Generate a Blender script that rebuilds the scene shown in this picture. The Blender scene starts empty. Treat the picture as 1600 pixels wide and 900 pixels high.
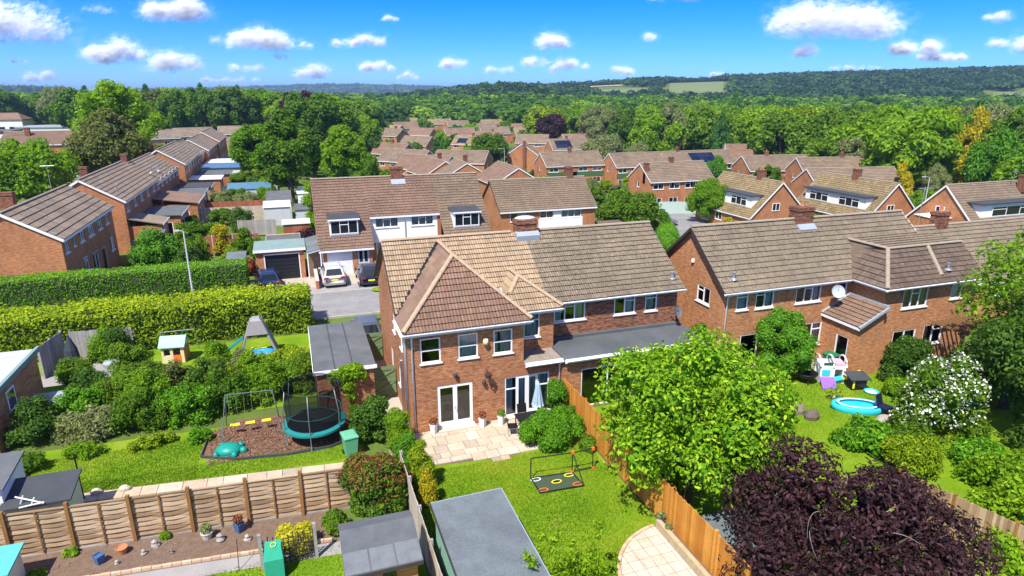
import bpy, bmesh, math, random
import numpy as np
from mathutils import Vector, Matrix
R = math.radians
SC = bpy.context.scene
C = SC.collection
# ---------------------------------------------------------------- camera, sky, sun, exposure
CAM_H = 15.0
cd = bpy.data.cameras.new('camera'); cam = bpy.data.objects.new('camera', cd); C.objects.link(cam)
cam.location = (0, 0, CAM_H); cam.rotation_euler = (R(90 - 16.96), 0, R(-19))
cd.sensor_width = 36; cd.lens = 22.5; cd.clip_start = 0.3; cd.clip_end = 30000
SC.camera = cam
SUN_EL, SUN_AZ = 56.0, 224.0          # azimuth clockwise from +Y: behind the camera and to its left
w = bpy.data.worlds.new('World'); SC.world = w; w.use_nodes = True
nt = w.node_tree; nt.nodes.clear()
sky = nt.nodes.new('ShaderNodeTexSky'); sky.sky_type = 'NISHITA'; sky.sun_disc = False
sky.sun_elevation = R(SUN_EL); sky.sun_rotation = R(SUN_AZ); sky.altitude = 1500
sky.air_density = 1.0; sky.dust_density = 0.0; sky.ozone_density = 4.0
hs = nt.nodes.new('ShaderNodeHueSaturation'); hs.inputs['Saturation'].default_value = 1.25; hs.inputs['Value'].default_value = 1.0
bg = nt.nodes.new('ShaderNodeBackground'); bg.inputs['Strength'].default_value = 0.15
wo = nt.nodes.new('ShaderNodeOutputWorld')
nt.links.new(sky.outputs[0], hs.inputs['Color']); tint = nt.nodes.new('ShaderNodeMix'); tint.data_type = 'RGBA'; tint.blend_type = 'MULTIPLY'; tint.inputs[0].default_value = 1.0; tint.inputs[7].default_value = (0.30, 0.49, 1.0, 1)
nt.links.new(hs.outputs[0], tint.inputs[6]); hs2 = nt.nodes.new('ShaderNodeHueSaturation'); hs2.inputs['Saturation'].default_value = 1.08
nt.links.new(tint.outputs[2], hs2.inputs['Color'])
# unseen white clouds added above the view for neutral fill light (the view's own clouds are objects)
def wn(t, **kw):
    x = nt.nodes.new(t)
    for k, v in kw.items(): setattr(x, k, v)
    return x
def wl(a, b): nt.links.new(a, b)
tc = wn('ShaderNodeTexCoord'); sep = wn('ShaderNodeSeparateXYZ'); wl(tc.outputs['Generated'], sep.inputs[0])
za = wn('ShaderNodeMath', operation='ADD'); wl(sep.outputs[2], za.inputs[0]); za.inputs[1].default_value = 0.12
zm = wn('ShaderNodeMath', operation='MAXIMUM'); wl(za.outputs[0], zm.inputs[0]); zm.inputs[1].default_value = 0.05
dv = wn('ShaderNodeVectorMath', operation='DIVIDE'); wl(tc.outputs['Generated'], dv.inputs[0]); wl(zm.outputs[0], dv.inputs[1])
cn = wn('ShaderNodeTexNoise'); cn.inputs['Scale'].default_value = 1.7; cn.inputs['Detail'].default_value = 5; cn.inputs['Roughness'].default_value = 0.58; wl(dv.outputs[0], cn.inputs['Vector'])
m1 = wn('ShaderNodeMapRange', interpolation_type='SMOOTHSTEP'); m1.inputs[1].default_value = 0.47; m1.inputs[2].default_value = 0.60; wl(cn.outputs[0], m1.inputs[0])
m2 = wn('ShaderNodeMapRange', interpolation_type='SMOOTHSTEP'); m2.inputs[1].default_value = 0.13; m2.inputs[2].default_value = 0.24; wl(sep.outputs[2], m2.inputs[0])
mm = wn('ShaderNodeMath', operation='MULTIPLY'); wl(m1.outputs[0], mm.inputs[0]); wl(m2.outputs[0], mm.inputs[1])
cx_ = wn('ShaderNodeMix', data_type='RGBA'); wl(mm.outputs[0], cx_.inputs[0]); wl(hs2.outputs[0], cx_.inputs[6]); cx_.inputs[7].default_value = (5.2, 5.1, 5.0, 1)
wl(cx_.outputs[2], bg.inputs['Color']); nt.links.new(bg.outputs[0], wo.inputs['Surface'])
sl = bpy.data.lights.new('sun', 'SUN'); sl.energy = 5.0; sl.angle = R(0.5); sl.color = (1.0, 0.955, 0.88)
so = bpy.data.objects.new('sun', sl); C.objects.link(so)
a, e = R(SUN_AZ), R(SUN_EL)
so.rotation_euler = Vector((-math.sin(a) * math.cos(e), -math.cos(a) * math.cos(e), -math.sin(e))).to_track_quat('-Z', 'Y').to_euler()
SC.view_settings.view_transform = 'Standard'; SC.view_settings.look = 'None'
SC.view_settings.exposure = 0.66; SC.view_settings.gamma = 1.0; SC.view_settings.use_curve_mapping = False
SC.cycles.max_bounces = 6; SC.cycles.diffuse_bounces = 4; SC.cycles.glossy_bounces = 3
SC.cycles.transmission_bounces = 4; SC.cycles.transparent_max_bounces = 48
SC.cycles.use_denoising = True

# ---------------------------------------------------------------- materials
class NG:
    def __init__(s, name):
        s.m = bpy.data.materials.new(name); s.m.use_nodes = True; s.t = s.m.node_tree; s.t.nodes.clear()
        s.out = s.n('ShaderNodeOutputMaterial')
    def n(s, typ, **kw):
        x = s.t.nodes.new(typ)
        for k, v in kw.items():
            if k.startswith('i_'):
                k = k[2:]; k = int(k) if k.isdigit() else k.replace('_', ' ')
                x.inputs[k].default_value = v
            else: setattr(x, k, v)
        return x
    def l(s, a, b): s.t.links.new(a, b)
    def ramp(s, fac, stops, interp='LINEAR'):
        r = s.n('ShaderNodeValToRGB'); cr = r.color_ramp; cr.interpolation = interp
        while len(cr.elements) < len(stops): cr.elements.new(0.5)
        for e_, (p, c) in zip(cr.elements, stops): e_.position = p; e_.color = (*c, 1)
        s.l(fac, r.inputs[0]); return r.outputs[0]
    def noise(s, scale, detail=4, rough=0.6, vec=None, dist=0):
        x = s.n('ShaderNodeTexNoise'); x.inputs['Scale'].default_value = scale; x.inputs['Detail'].default_value = detail
        x.inputs['Roughness'].default_value = rough; x.inputs['Distortion'].default_value = dist
        if vec: s.l(vec, x.inputs['Vector'])
        return x.outputs[0]
    def mix(s, fac, a, b, mode='MIX'):
        x = s.n('ShaderNodeMix', data_type='RGBA', blend_type=mode)
        for sock, v in ((x.inputs[0], fac), (x.inputs[6], a), (x.inputs[7], b)):
            if hasattr(v, 'is_output'): s.l(v, sock)
            elif isinstance(v, (int, float)): sock.default_value = v
            else: sock.default_value = (*v, 1)
        return x.outputs[2]
    def bsdf(s, col, rough=0.8, spec=0.3, metal=0, bump=None, bs=0.3, bd=0.02):
        p = s.n('ShaderNodeBsdfPrincipled'); p.inputs['Roughness'].default_value = rough; p.inputs['Metallic'].default_value = metal
        p.inputs['Specular IOR Level'].default_value = spec
        if hasattr(col, 'is_output'): s.l(col, p.inputs['Base Color'])
        else: p.inputs['Base Color'].default_value = (*col, 1)
        if bump is not None:
            b = s.n('ShaderNodeBump'); b.inputs['Strength'].default_value = bs; b.inputs['Distance'].default_value = bd
            s.l(bump, b.inputs['Height']); s.l(b.outputs[0], p.inputs['Normal'])
        return p
    def fin(s, sh): s.l(sh if hasattr(sh, 'is_output') else sh.outputs[0], s.out.inputs['Surface']); return s.m
    def obj(s): return s.n('ShaderNodeTexCoord').outputs['Object']
    def pos(s): return s.n('ShaderNodeNewGeometry').outputs['Position']
    def attr(s, name): x = s.n('ShaderNodeAttribute'); x.attribute_name = name; return x.outputs['Fac']
    def rnd(s): return s.n('ShaderNodeObjectInfo').outputs['Random']

MATS = {}
def lerp3(a, b, t): return tuple(x + (y - x) * t for x, y in zip(a, b))
def plain(name, col, rough=0.7, var=0.18, scale=3.0, spec=0.3, metal=0, bump=0.0, fine=40.0):
    if name in MATS: return MATS[name]
    g = NG(name); p = g.pos()
    n = g.noise(scale, 5, 0.65, p); n2 = g.noise(fine, 2, 0.6, p)
    lo = tuple(max(0, c * (1 - var)) for c in col); hi = tuple(min(1, c * (1 + var)) for c in col)
    c = g.ramp(n, [(0.25, lo), (0.75, hi)])
    c = g.mix(0.35, c, g.ramp(n2, [(0.3, lo), (0.7, hi)]))
    MATS[name] = g.fin(g.bsdf(c, rough, spec, metal, n2 if bump else None, bump, 0.01)); return MATS[name]
def brick(name, c1, c2, mortar, dark=0.5):
    g = NG(name); uv = g.n('ShaderNodeUVMap').outputs[0]
    b = g.n('ShaderNodeTexBrick', offset=0.5); g.l(uv, b.inputs['Vector'])
    b.inputs['Scale'].default_value = 1.0; b.inputs['Brick Width'].default_value = 0.235; b.inputs['Row Height'].default_value = 0.082
    b.inputs['Mortar Size'].default_value = 0.009; b.inputs['Mortar Smooth'].default_value = 0.2; b.inputs['Bias'].default_value = -0.1
    b.inputs['Color1'].default_value = (*c1, 1); b.inputs['Color2'].default_value = (*c2, 1); b.inputs['Mortar'].default_value = (*mortar, 1)
    # every brick gets its own tone: noise sampled on a brick-sized lattice
    mp = g.n('ShaderNodeMapping'); mp.inputs['Scale'].default_value = (1 / 0.235, 1 / 0.082, 1); g.l(uv, mp.inputs[0])
    wn = g.n('ShaderNodeTexNoise'); wn.inputs['Scale'].default_value = 0.83; wn.inputs['Detail'].default_value = 1; g.l(mp.outputs[0], wn.inputs['Vector'])
    c = g.mix(g.ramp(wn.outputs[0], [(0.36, (0, 0, 0)), (0.7, (1, 1, 1))]), b.outputs['Color'], tuple(x * dark for x in c2), 'MIX')
    big = g.noise(0.55, 5, 0.65, g.pos())
    c = g.mix(0.75, c, g.ramp(big, [(0.3, (0.62, 0.60, 0.60)), (0.5, (1, 1, 1)), (0.72, (1.22, 1.16, 1.1))]), 'MULTIPLY')
    MATS[name] = g.fin(g.bsdf(c, 0.88, 0.2, 0, b.outputs['Fac'], -0.6, 0.012)); return MATS[name]
def tile(name, ramp, lichen, amount=0.5, lum=1.0):
    g = NG(name); p = g.pos()
    c = g.ramp(g.attr('tv'), ramp)
    n1 = g.noise(1.1, 6, 0.7, p); n2 = g.noise(9, 5, 0.7, p); n3 = g.noise(0.35, 3, 0.6, p)
    c = g.mix(g.ramp(n2, [(0.5, (0, 0, 0)), (0.72, (amount,) * 3)]), c, lichen)
    nm = g.noise(2.4, 6, 0.75, p, 0.4); c = g.mix(g.ramp(nm, [(0.57, (0, 0, 0)), (0.72, (0.55,) * 3)]), c, (0.17, 0.155, 0.075))
    ns = g.noise(3.6, 3, 0.8, p); c = g.mix(g.ramp(ns, [(0.66, (0, 0, 0)), (0.74, (0.5,) * 3)]), c, tuple(min(0.75, 1.9 * v) for v in lichen))
    c = g.mix(0.8, c, g.ramp(n1, [(0.25, (0.72, 0.72, 0.73)), (0.55, (1.0, 1.0, 1.0)), (0.8, (1.25, 1.22, 1.17))]), 'MULTIPLY')
    c = g.mix(0.7, c, g.ramp(n3, [(0.3, (0.78, 0.78, 0.8)), (0.7, (1.15, 1.13, 1.1))]), 'MULTIPLY')
    MATS[name] = g.fin(g.bsdf(c, 0.85, 0.25, 0, n2, 0.25, 0.02)); return MATS[name]
def leafm(name, dark, mid, light, trans=0.45, objvar=0.25, rough=0.55):
    g = NG(name)
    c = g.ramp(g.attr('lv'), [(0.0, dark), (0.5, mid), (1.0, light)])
    r = g.rnd()
    c = g.mix(1.0, c, g.ramp(r, [(0, (1 - objvar, 1 - objvar * 0.6, 0.8)), (0.5, (1, 1, 1)), (1, (1 + objvar, 1 + objvar * 0.7, 1.0))]), 'MULTIPLY')
    p = g.bsdf(c, rough, 0.10)
    t = g.n('ShaderNodeBsdfTranslucent'); g.l(g.mix(1.0, c, (1.15, 1.25, 0.7), 'MULTIPLY'), t.inputs['Color'])
    m = g.n('ShaderNodeMixShader'); m.inputs[0].default_value = trans; g.l(p.outputs[0], m.inputs[1]); g.l(t.outputs[0], m.inputs[2])
    MATS[name] = g.fin(m); return MATS[name]
def M(n): return MATS[n]

brick('brick_red', (0.448, 0.189, 0.080), (0.368, 0.134, 0.053), (0.464, 0.351, 0.226), 0.72)
brick('brick_brown', (0.320, 0.126, 0.063), (0.208, 0.076, 0.041), (0.336, 0.250, 0.172), 0.6)
brick('brick_orange', (0.496, 0.220, 0.089), (0.424, 0.166, 0.064), (0.480, 0.359, 0.226), 0.78)
brick('brick_far', (0.480, 0.198, 0.078), (0.416, 0.151, 0.058), (0.448, 0.328, 0.203), 0.82)
brick('brick_buff', (0.48, 0.31, 0.15), (0.40, 0.25, 0.12), (0.45, 0.38, 0.28), 0.75)
brick('brick_chimney', (0.288, 0.108, 0.056), (0.200, 0.072, 0.037), (0.264, 0.203, 0.156))
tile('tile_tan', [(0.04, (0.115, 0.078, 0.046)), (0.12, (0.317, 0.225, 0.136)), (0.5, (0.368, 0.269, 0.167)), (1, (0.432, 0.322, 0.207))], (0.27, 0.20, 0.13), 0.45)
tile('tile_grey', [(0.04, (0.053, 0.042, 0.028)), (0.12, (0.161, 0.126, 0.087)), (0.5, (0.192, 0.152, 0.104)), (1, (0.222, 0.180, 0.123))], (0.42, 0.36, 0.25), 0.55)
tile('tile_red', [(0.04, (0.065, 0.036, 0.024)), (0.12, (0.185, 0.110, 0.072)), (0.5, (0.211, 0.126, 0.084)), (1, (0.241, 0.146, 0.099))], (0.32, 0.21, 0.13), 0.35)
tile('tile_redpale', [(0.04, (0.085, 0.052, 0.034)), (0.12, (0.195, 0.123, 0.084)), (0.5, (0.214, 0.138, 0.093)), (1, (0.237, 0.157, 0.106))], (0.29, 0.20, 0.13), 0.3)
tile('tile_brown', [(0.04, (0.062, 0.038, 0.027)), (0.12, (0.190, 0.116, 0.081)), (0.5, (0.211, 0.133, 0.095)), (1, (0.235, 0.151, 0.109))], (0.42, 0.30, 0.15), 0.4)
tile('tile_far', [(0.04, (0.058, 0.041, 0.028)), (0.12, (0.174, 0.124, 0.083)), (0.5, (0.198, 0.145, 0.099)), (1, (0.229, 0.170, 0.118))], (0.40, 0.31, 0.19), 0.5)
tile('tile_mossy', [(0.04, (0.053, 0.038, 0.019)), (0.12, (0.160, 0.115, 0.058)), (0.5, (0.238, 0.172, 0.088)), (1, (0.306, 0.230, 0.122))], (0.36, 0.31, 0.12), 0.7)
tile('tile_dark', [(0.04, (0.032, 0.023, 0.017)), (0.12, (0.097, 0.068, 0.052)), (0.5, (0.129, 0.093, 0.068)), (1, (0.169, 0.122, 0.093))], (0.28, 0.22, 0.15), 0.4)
plain('upvc', (0.80, 0.80, 0.79), 0.35, 0.03)
plain('render_white', (0.80, 0.79, 0.77), 0.8, 0.04, 1.2)
plain('dark_trim', (0.05, 0.04, 0.035), 0.6, 0.2)
plain('lead', (0.30, 0.34, 0.38), 0.5, 0.2, 4, 0.5)
plain('stone', (0.50, 0.45, 0.38), 0.85, 0.15, 5)
plain('ridge_tan', (0.40, 0.285, 0.185), 0.85, 0.3, 6)
plain('ridge_grey', (0.30, 0.245, 0.18), 0.85, 0.3, 6)
plain('curtain_green', (0.60, 0.70, 0.62), 0.9, 0.15)
plain('curtain_blue', (0.68, 0.79, 0.81), 0.9, 0.12)
plain('curtain_pale', (0.84, 0.84, 0.80), 0.9, 0.12)
plain('felt_grey', (0.11, 0.118, 0.122), 0.85, 0.38, 1.1, 0.2, bump=0.3)
plain('felt_dark', (0.055, 0.06, 0.066), 0.8, 0.25, 1.4, 0.25, bump=0.3)
plain('felt_blue', (0.135, 0.156, 0.163), 0.92, 0.45, 0.7, 0.12, bump=0.3, fine=22)
plain('felt_green', (0.19, 0.27, 0.25), 0.85, 0.2, 1.5)
plain('membrane', (0.095, 0.105, 0.11), 0.75, 0.42, 0.6, 0.25)
plain('black', (0.012, 0.012, 0.013), 0.45, 0.2)
plain('metal_grey', (0.42, 0.43, 0.44), 0.4, 0.1, 3, 0.5, 0.6)
plain('terracotta', (0.45, 0.19, 0.09), 0.8, 0.2)
def glass():
    g = NG('glass'); t = g.n('ShaderNodeBsdfTransparent'); t.inputs[0].default_value = (0.93, 0.95, 0.94, 1)
    s = g.n('ShaderNodeBsdfGlossy'); s.inputs['Roughness'].default_value = 0.03; s.inputs[0].default_value = (0.9, 0.95, 1, 1)
    f = g.n('ShaderNodeFresnel'); f.inputs[0].default_value = 1.9
    m = g.n('ShaderNodeMixShader'); g.l(f.outputs[0], m.inputs[0]); g.l(t.outputs[0], m.inputs[1]); g.l(s.outputs[0], m.inputs[2])
    MATS['glass'] = g.fin(m)
glass()
g_ = NG('carglass'); MATS['carglass'] = g_.fin(g_.bsdf((0.012, 0.018, 0.022), 0.05, 0.6))
g_ = NG('solar'); MATS['solar'] = g_.fin(g_.bsdf(g_.ramp(g_.attr('tv'), [(0, (0.008, 0.012, 0.03)), (1, (0.02, 0.026, 0.05))]), 0.18, 0.5))

# ---------------------------------------------------------------- mesh helpers
class MB:
    def __init__(s): s.v, s.f, s.m, s.uv, s.tv = [], [], [], [], []
    def face(s, pts, mi=0, uv=None, tv=0.5):
        i = len(s.v); s.v += [tuple(p) for p in pts]; s.f.append(tuple(range(i, i + len(pts)))); s.m.append(mi)
        s.uv.append(uv or [(0, 0)] * len(pts)); s.tv.append(tv)
    def box(s, a, b, mi=0, tv=0.5):
        (x0, y0, z0), (x1, y1, z1) = a, b
        c = [(x0, y0, z0), (x1, y0, z0), (x1, y1, z0), (x0, y1, z0), (x0, y0, z1), (x1, y0, z1), (x1, y1, z1), (x0, y1, z1)]
        i = len(s.v); s.v += c
        for q in ((0, 3, 2, 1), (4, 5, 6, 7), (0, 1, 5, 4), (1, 2, 6, 5), (2, 3, 7, 6), (3, 0, 4, 7)):
            s.f.append(tuple(i + k for k in q)); s.m.append(mi); s.tv.append(tv)
            P = [c[k] for k in q]
            if q in ((0, 3, 2, 1), (4, 5, 6, 7)): s.uv.append([(p[0], p[1]) for p in P])
            elif q in ((0, 1, 5, 4), (2, 3, 7, 6)): s.uv.append([(p[0], p[2]) for p in P])
            else: s.uv.append([(p[1], p[2]) for p in P])
    def obox(s, O, U, V, N, mi=0, tv=0.5):          # oriented box: corner O and three edge vectors
        O, U, V, N = map(Vector, (O, U, V, N))
        c = [O, O + U, O + U + V, O + V]; d = [p + N for p in c]
        s.face([c[3], c[2], c[1], c[0]], mi, None, tv); s.face(d, mi, None, tv)
        for k in range(4): s.face([c[k], c[(k + 1) % 4], d[(k + 1) % 4], d[k]], mi, None, tv)
    def bar(s, A, B, wd, ht=None, mi=0, tv=0.5):    # square bar from A to B
        A, B = Vector(A), Vector(B); ht = ht or wd; d = B - A
        up = Vector((0, 0, 1)) if abs(d.normalized().z) < 0.95 else Vector((0, 1, 0))
        x = d.cross(up).normalized() * wd; y = x.cross(d).normalized() * ht
        s.obox(A - x / 2 - y / 2, x, d, y, mi, tv)
    def tube(s, pts, r, seg=8, mi=0, cap=True, tv=0.5):
        pts = [Vector(p) for p in pts]; rs = r if isinstance(r, (list, tuple)) else [r] * len(pts); rings = []
        for k, p in enumerate(pts):
            d = (pts[min(k + 1, len(pts) - 1)] - pts[max(k - 1, 0)]).normalized()
            up = Vector((0, 0, 1)) if abs(d.z) < 0.9 else Vector((0, 1, 0))
            x = d.cross(up).normalized(); y = x.cross(d).normalized(); i = len(s.v)
            s.v += [tuple(p + (x * math.cos(2 * math.pi * j / seg) + y * math.sin(2 * math.pi * j / seg)) * rs[k]) for j in range(seg)]
            rings.append(i)
        for a_, b_ in zip(rings, rings[1:]):
            for j in range(seg):
                s.f.append((a_ + j, a_ + (j + 1) % seg, b_ + (j + 1) % seg, b_ + j)); s.m.append(mi); s.uv.append([(0, 0)] * 4); s.tv.append(tv)
        if cap:
            for rr in (rings[0], rings[-1]):
                s.f.append(tuple(rr + j for j in range(seg))); s.m.append(mi); s.uv.append([(0, 0)] * seg); s.tv.append(tv)
    def lathe(s, prof, c=(0, 0, 0), seg=16, mi=0, sx=1, sy=1, tv=0.5):
        s.tube_rings([[(c[0] + r * sx * math.cos(2 * math.pi * j / seg), c[1] + r * sy * math.sin(2 * math.pi * j / seg), c[2] + z) for j in range(seg)] for r, z in prof], mi, tv)
    def tube_rings(s, rings, mi=0, tv=0.5, close=True, cap=True):
        idx = []
        for r in rings: idx.append(len(s.v)); s.v += [tuple(p) for p in r]
        n = len(rings[0])
        for a_, b_ in zip(idx, idx[1:]):
            for j in range(n if close else n - 1):
                s.f.append((a_ + j, a_ + (j + 1) % n, b_ + (j + 1) % n, b_ + j)); s.m.append(mi); s.uv.append([(0, 0)] * 4); s.tv.append(tv)
        if cap:
            for i in (idx[0], idx[-1]):
                s.f.append(tuple(i + j for j in range(n))); s.m.append(mi); s.uv.append([(0, 0)] * n); s.tv.append(tv)
    def mesh(s, name, mats):
        me = bpy.data.meshes.new(name); me.from_pydata(s.v, [], s.f)
        for m in (mats if isinstance(mats, (list, tuple)) else [mats]): me.materials.append(M(m) if isinstance(m, str) else m)
        me.polygons.foreach_set('material_index', s.m)
        ul = me.uv_layers.new(name='UVMap'); fl = [c for u in s.uv for p in u for c in p]; ul.data.foreach_set('uv', fl)
        at = me.attributes.new('tv', 'FLOAT', 'FACE'); at.data.foreach_set('value', s.tv)
        return me
    def build(s, name, mats, parent=None, smooth=False, kind=None, loc=None):
        me = s.mesh(name, mats)
        if smooth: me.polygons.foreach_set('use_smooth', [True] * len(me.polygons))
        return link(name, me, parent, kind, loc)
def link(name, me, parent=None, kind=None, loc=None):
    o = bpy.data.objects.new(name, me); C.objects.link(o)
    if parent: o.parent = parent
    if kind: o['kind'] = kind
    if loc: o.location = loc
    return o
def tag(o, label, cat, group=None):
    o['label'] = label; o['category'] = cat
    if group: o['group'] = group
    return o
def empty(name, label, cat, loc=(0, 0, 0), rz=0, group=None):
    o = link(name, None, None, None, loc); o.rotation_euler = (0, 0, rz); o.empty_display_size = 0.3; return tag(o, label, cat, group)
def copy_tree(o, parent=None):
    c = o.copy(); C.objects.link(c); c.parent = parent
    for ch in list(o.children): copy_tree(ch, c)
    return c
def npmesh(name, V, F, attr, mat, aname='lv', smooth=False):
    me = bpy.data.meshes.new(name); n, k = F.shape
    me.vertices.add(len(V)); me.vertices.foreach_set('co', np.ascontiguousarray(V, dtype=np.float32).ravel())
    me.loops.add(n * k); me.loops.foreach_set('vertex_index', np.ascontiguousarray(F, dtype=np.int32).ravel())
    me.polygons.add(n); me.polygons.foreach_set('loop_start', np.arange(0, n * k, k, dtype=np.int32))
    me.update(calc_edges=True)
    at = me.attributes.new(aname, 'FLOAT', 'FACE'); at.data.foreach_set('value', np.ascontiguousarray(attr, dtype=np.float32))
    if smooth: me.polygons.foreach_set('use_smooth', [True] * n)
    me.materials.append(M(mat) if isinstance(mat, str) else mat)
    return me
# ---------------------------------------------------------------- terrain
A19 = R(19); C19, S19 = math.cos(A19), math.sin(A19)
PR = [(0, 0), (56, 0), (64, -1.3), (72, -2.4), (90, -3.9), (111, -5), (147, -6.5), (200, -8), (260, -9), (430, -9), (620, -3), (800, 1), (1000, 2), (1e6, 2)]
def sst(a, b, x):
    t = max(0.0, min(1.0, (x - a) / (b - a))); return t * t * (3 - 2 * t)
def pw(tab, x):
    for (a, za), (b, zb) in zip(tab, tab[1:]):
        if x <= b: return za + (zb - za) * max(0, (x - a)) / (b - a)
    return tab[-1][1]
RIDGE = [(-0.2, 0), (-0.05, 6), (0.04, 16), (0.08, 22), (0.2, 29), (0.384, 36), (0.6, 44), (0.8, 51), (1.2, 54), (2, 40)]
def ground(x, y):
    d = x * S19 + y * C19; l = x * C19 - y * S19
    if d < 50: return 0.0
    v = pw(PR, d); t = l / d
    lf = 0.2 + 0.8 * sst(-0.42, -0.12, t)
    z = v * lf if v < 0 else v
    # wooded ridge on the right, a low wooded hill in the middle, and far blue hills on the left
    z += pw(RIDGE, t) * sst(640, 1250, d) * (1 - 0.7 * sst(1500, 2600, d))
    z += 13 * sst(560, 760, d) * (1 - sst(820, 1050, d)) * math.exp(-((t + 0.02) / 0.11) ** 2)
    z += 10 * sst(1400, 2000, d) * (1 - sst(2200, 3000, d)) * (1 - sst(-0.75, -0.6, t))
    z += 34 * sst(3200, 4600, d) * math.exp(-((t + 0.25) / 0.17) ** 2)
    z += 16 * sst(3200, 4600, d) * (1 - sst(-0.1, 0.1, t))
    return z
def wpt(d, t): return (d * (S19 + t * C19), d * (C19 - t * S19))     # forward distance, lateral tangent -> ground plan
def drape(name, pts_uv, mat, dz, label=None):
    mb = MB()
    for q in pts_uv: mb.face([(x, y, ground(x, y) + dz) for x, y in q])
    o = mb.build(name, mat, None, False, 'structure'); return o
def sheet(name, poly, mat, z, kind='structure'):
    mb = MB(); mb.face([(x, y, z) for x, y in poly]); return mb.build(name, mat, None, False, kind)

# ---------------------------------------------------------------- foliage
ICO = None
def ico_np():
    global ICO
    if ICO is None:
        bm = bmesh.new(); bmesh.ops.create_icosphere(bm, subdivisions=1, radius=1)
        bm.verts.ensure_lookup_table()
        ICO = (np.array([v.co[:] for v in bm.verts]), np.array([[v.index for v in f.verts] for f in bm.faces])); bm.free()
    return ICO
def unit(v): return v / np.maximum(1e-6, np.linalg.norm(v, axis=1, keepdims=True))
def leaves(rng, blobs, n, L, W=0.55, core=0.8, up=0.35, droop=0.25, jit=0.18, low=-0.55, order=0.55, squash=None):
    """leaf-sized quads spread over the outside of a crown made of blobs (x,y,z,r)"""
    B = np.array(blobs, float); wt = B[:, 3] ** 2; idx = rng.choice(len(B), int(n * 1.6), p=wt / wt.sum())
    d = unit(rng.normal(size=(len(idx), 3))); d[:, 2] = np.where(d[:, 2] < low, -d[:, 2], d[:, 2])
    b = B[idx]; p = b[:, :3] + d * b[:, 3:4] * (1 - jit * rng.random((len(idx), 1)) ** 0.7 * 2 + jit * 0.5)
    if squash is not None: p[:, 2] = b[:, 2] + (p[:, 2] - b[:, 2]) * squash
    keep = np.ones(len(p), bool)
    for q in B:
        ins = np.linalg.norm(p - q[:3], axis=1) < q[3] * 0.72
        keep &= ~ins
    k = np.where(keep)[0]
    if len(k) > n: k = k[:n]
    p, d = p[k], d[k]; m = len(p)
    nrm = unit(d * order + np.array([0, 0, up]) + rng.normal(size=(m, 3)) * 0.42)
    ax = unit(np.cross(nrm, rng.normal(size=(m, 3)))); ax[:, 2] -= droop; ax = unit(ax)
    sd = unit(np.cross(nrm, ax)); s = L * (0.65 + 0.7 * rng.random((m, 1)))
    a0 = p - ax * s * 0.5; a1 = p + sd * s * W * 0.5 + nrm * s * 0.10; a2 = p + ax * s * 0.5; a3 = p - sd * s * W * 0.5 + nrm * s * 0.10
    V = np.stack([a0, a1, a2, a3], 1).reshape(-1, 3); F = np.arange(m * 4).reshape(-1, 4)
    lv = np.clip(0.5 + rng.normal(size=m) * 0.24, 0, 1)
    if core:
        iv, jf = ico_np(); cv, cf, o = [], [], len(V)
        for q in B:
            vv = iv * (q[3] * core * (0.9 + 0.2 * rng.random((len(iv), 1)))) + q[:3]
            if squash is not None: vv[:, 2] = q[2] + (vv[:, 2] - q[2]) * squash
            cv.append(vv); cf.append(np.concatenate([jf, jf[:, 2:3]], 1) + o); o += len(iv)
        cf = np.concatenate(cf); V = np.concatenate([V] + cv)
        return V, F, lv, cf
    return V, F, lv, None
def leaf_mesh(name, rng, blobs, n, L, mat, **kw):
    V, F, lv, cf = leaves(rng, blobs, n, L, **kw)
    me = bpy.data.meshes.new(name)
    nq = len(F); nt = 0 if cf is None else len(cf)
    me.vertices.add(len(V)); me.vertices.foreach_set('co', V.astype(np.float32).ravel())
    li = F.ravel(); 
    if nt: li = np.concatenate([li, cf[:, :3].ravel()])
    me.loops.add(len(li)); me.loops.foreach_set('vertex_index', li.astype(np.int32))
    me.polygons.add(nq + nt)
    ls = np.concatenate([np.arange(nq) * 4, nq * 4 + np.arange(nt) * 3]); me.polygons.foreach_set('loop_start', ls.astype(np.int32))
    me.update(calc_edges=True)
    at = me.attributes.new('lv', 'FLOAT', 'FACE'); at.data.foreach_set('value', np.concatenate([lv, np.full(nt, 0.3)]).astype(np.float32))
    me.materials.append(M(mat)); return me
def crown_blobs(rng, rx, ry, z0, z1, n, rb, shape='round', hollow=0.45):
    """clump centres through a crown volume"""
    out = []; zc, rz = (z0 + z1) / 2, (z1 - z0) / 2
    while len(out) < n:
        d = rng.normal(size=3); d /= np.linalg.norm(d); r = hollow + (1 - hollow) * rng.random() ** 0.6
        x, y, z = d * r
        if shape == 'round': k = 1
        elif shape == 'cone': h = (z + 1) / 2; k = max(0.05, 1.15 * (1 - h) ** 0.8)
        elif shape == 'egg': k = 1.0 - 0.35 * max(0, z)
        elif shape == 'dome': z = abs(z) * 1.2 - 0.35; k = 1
        rr = rb * (0.7 + 0.6 * rng.random()) * (0.55 + 0.45 * k)
        s = 1 - 0.55 * rr / max(rx, 0.1)
        out.append((x * rx * k * s, y * ry * k * s, zc + z * (rz - rr * 0.6), rr))
    return out
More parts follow.
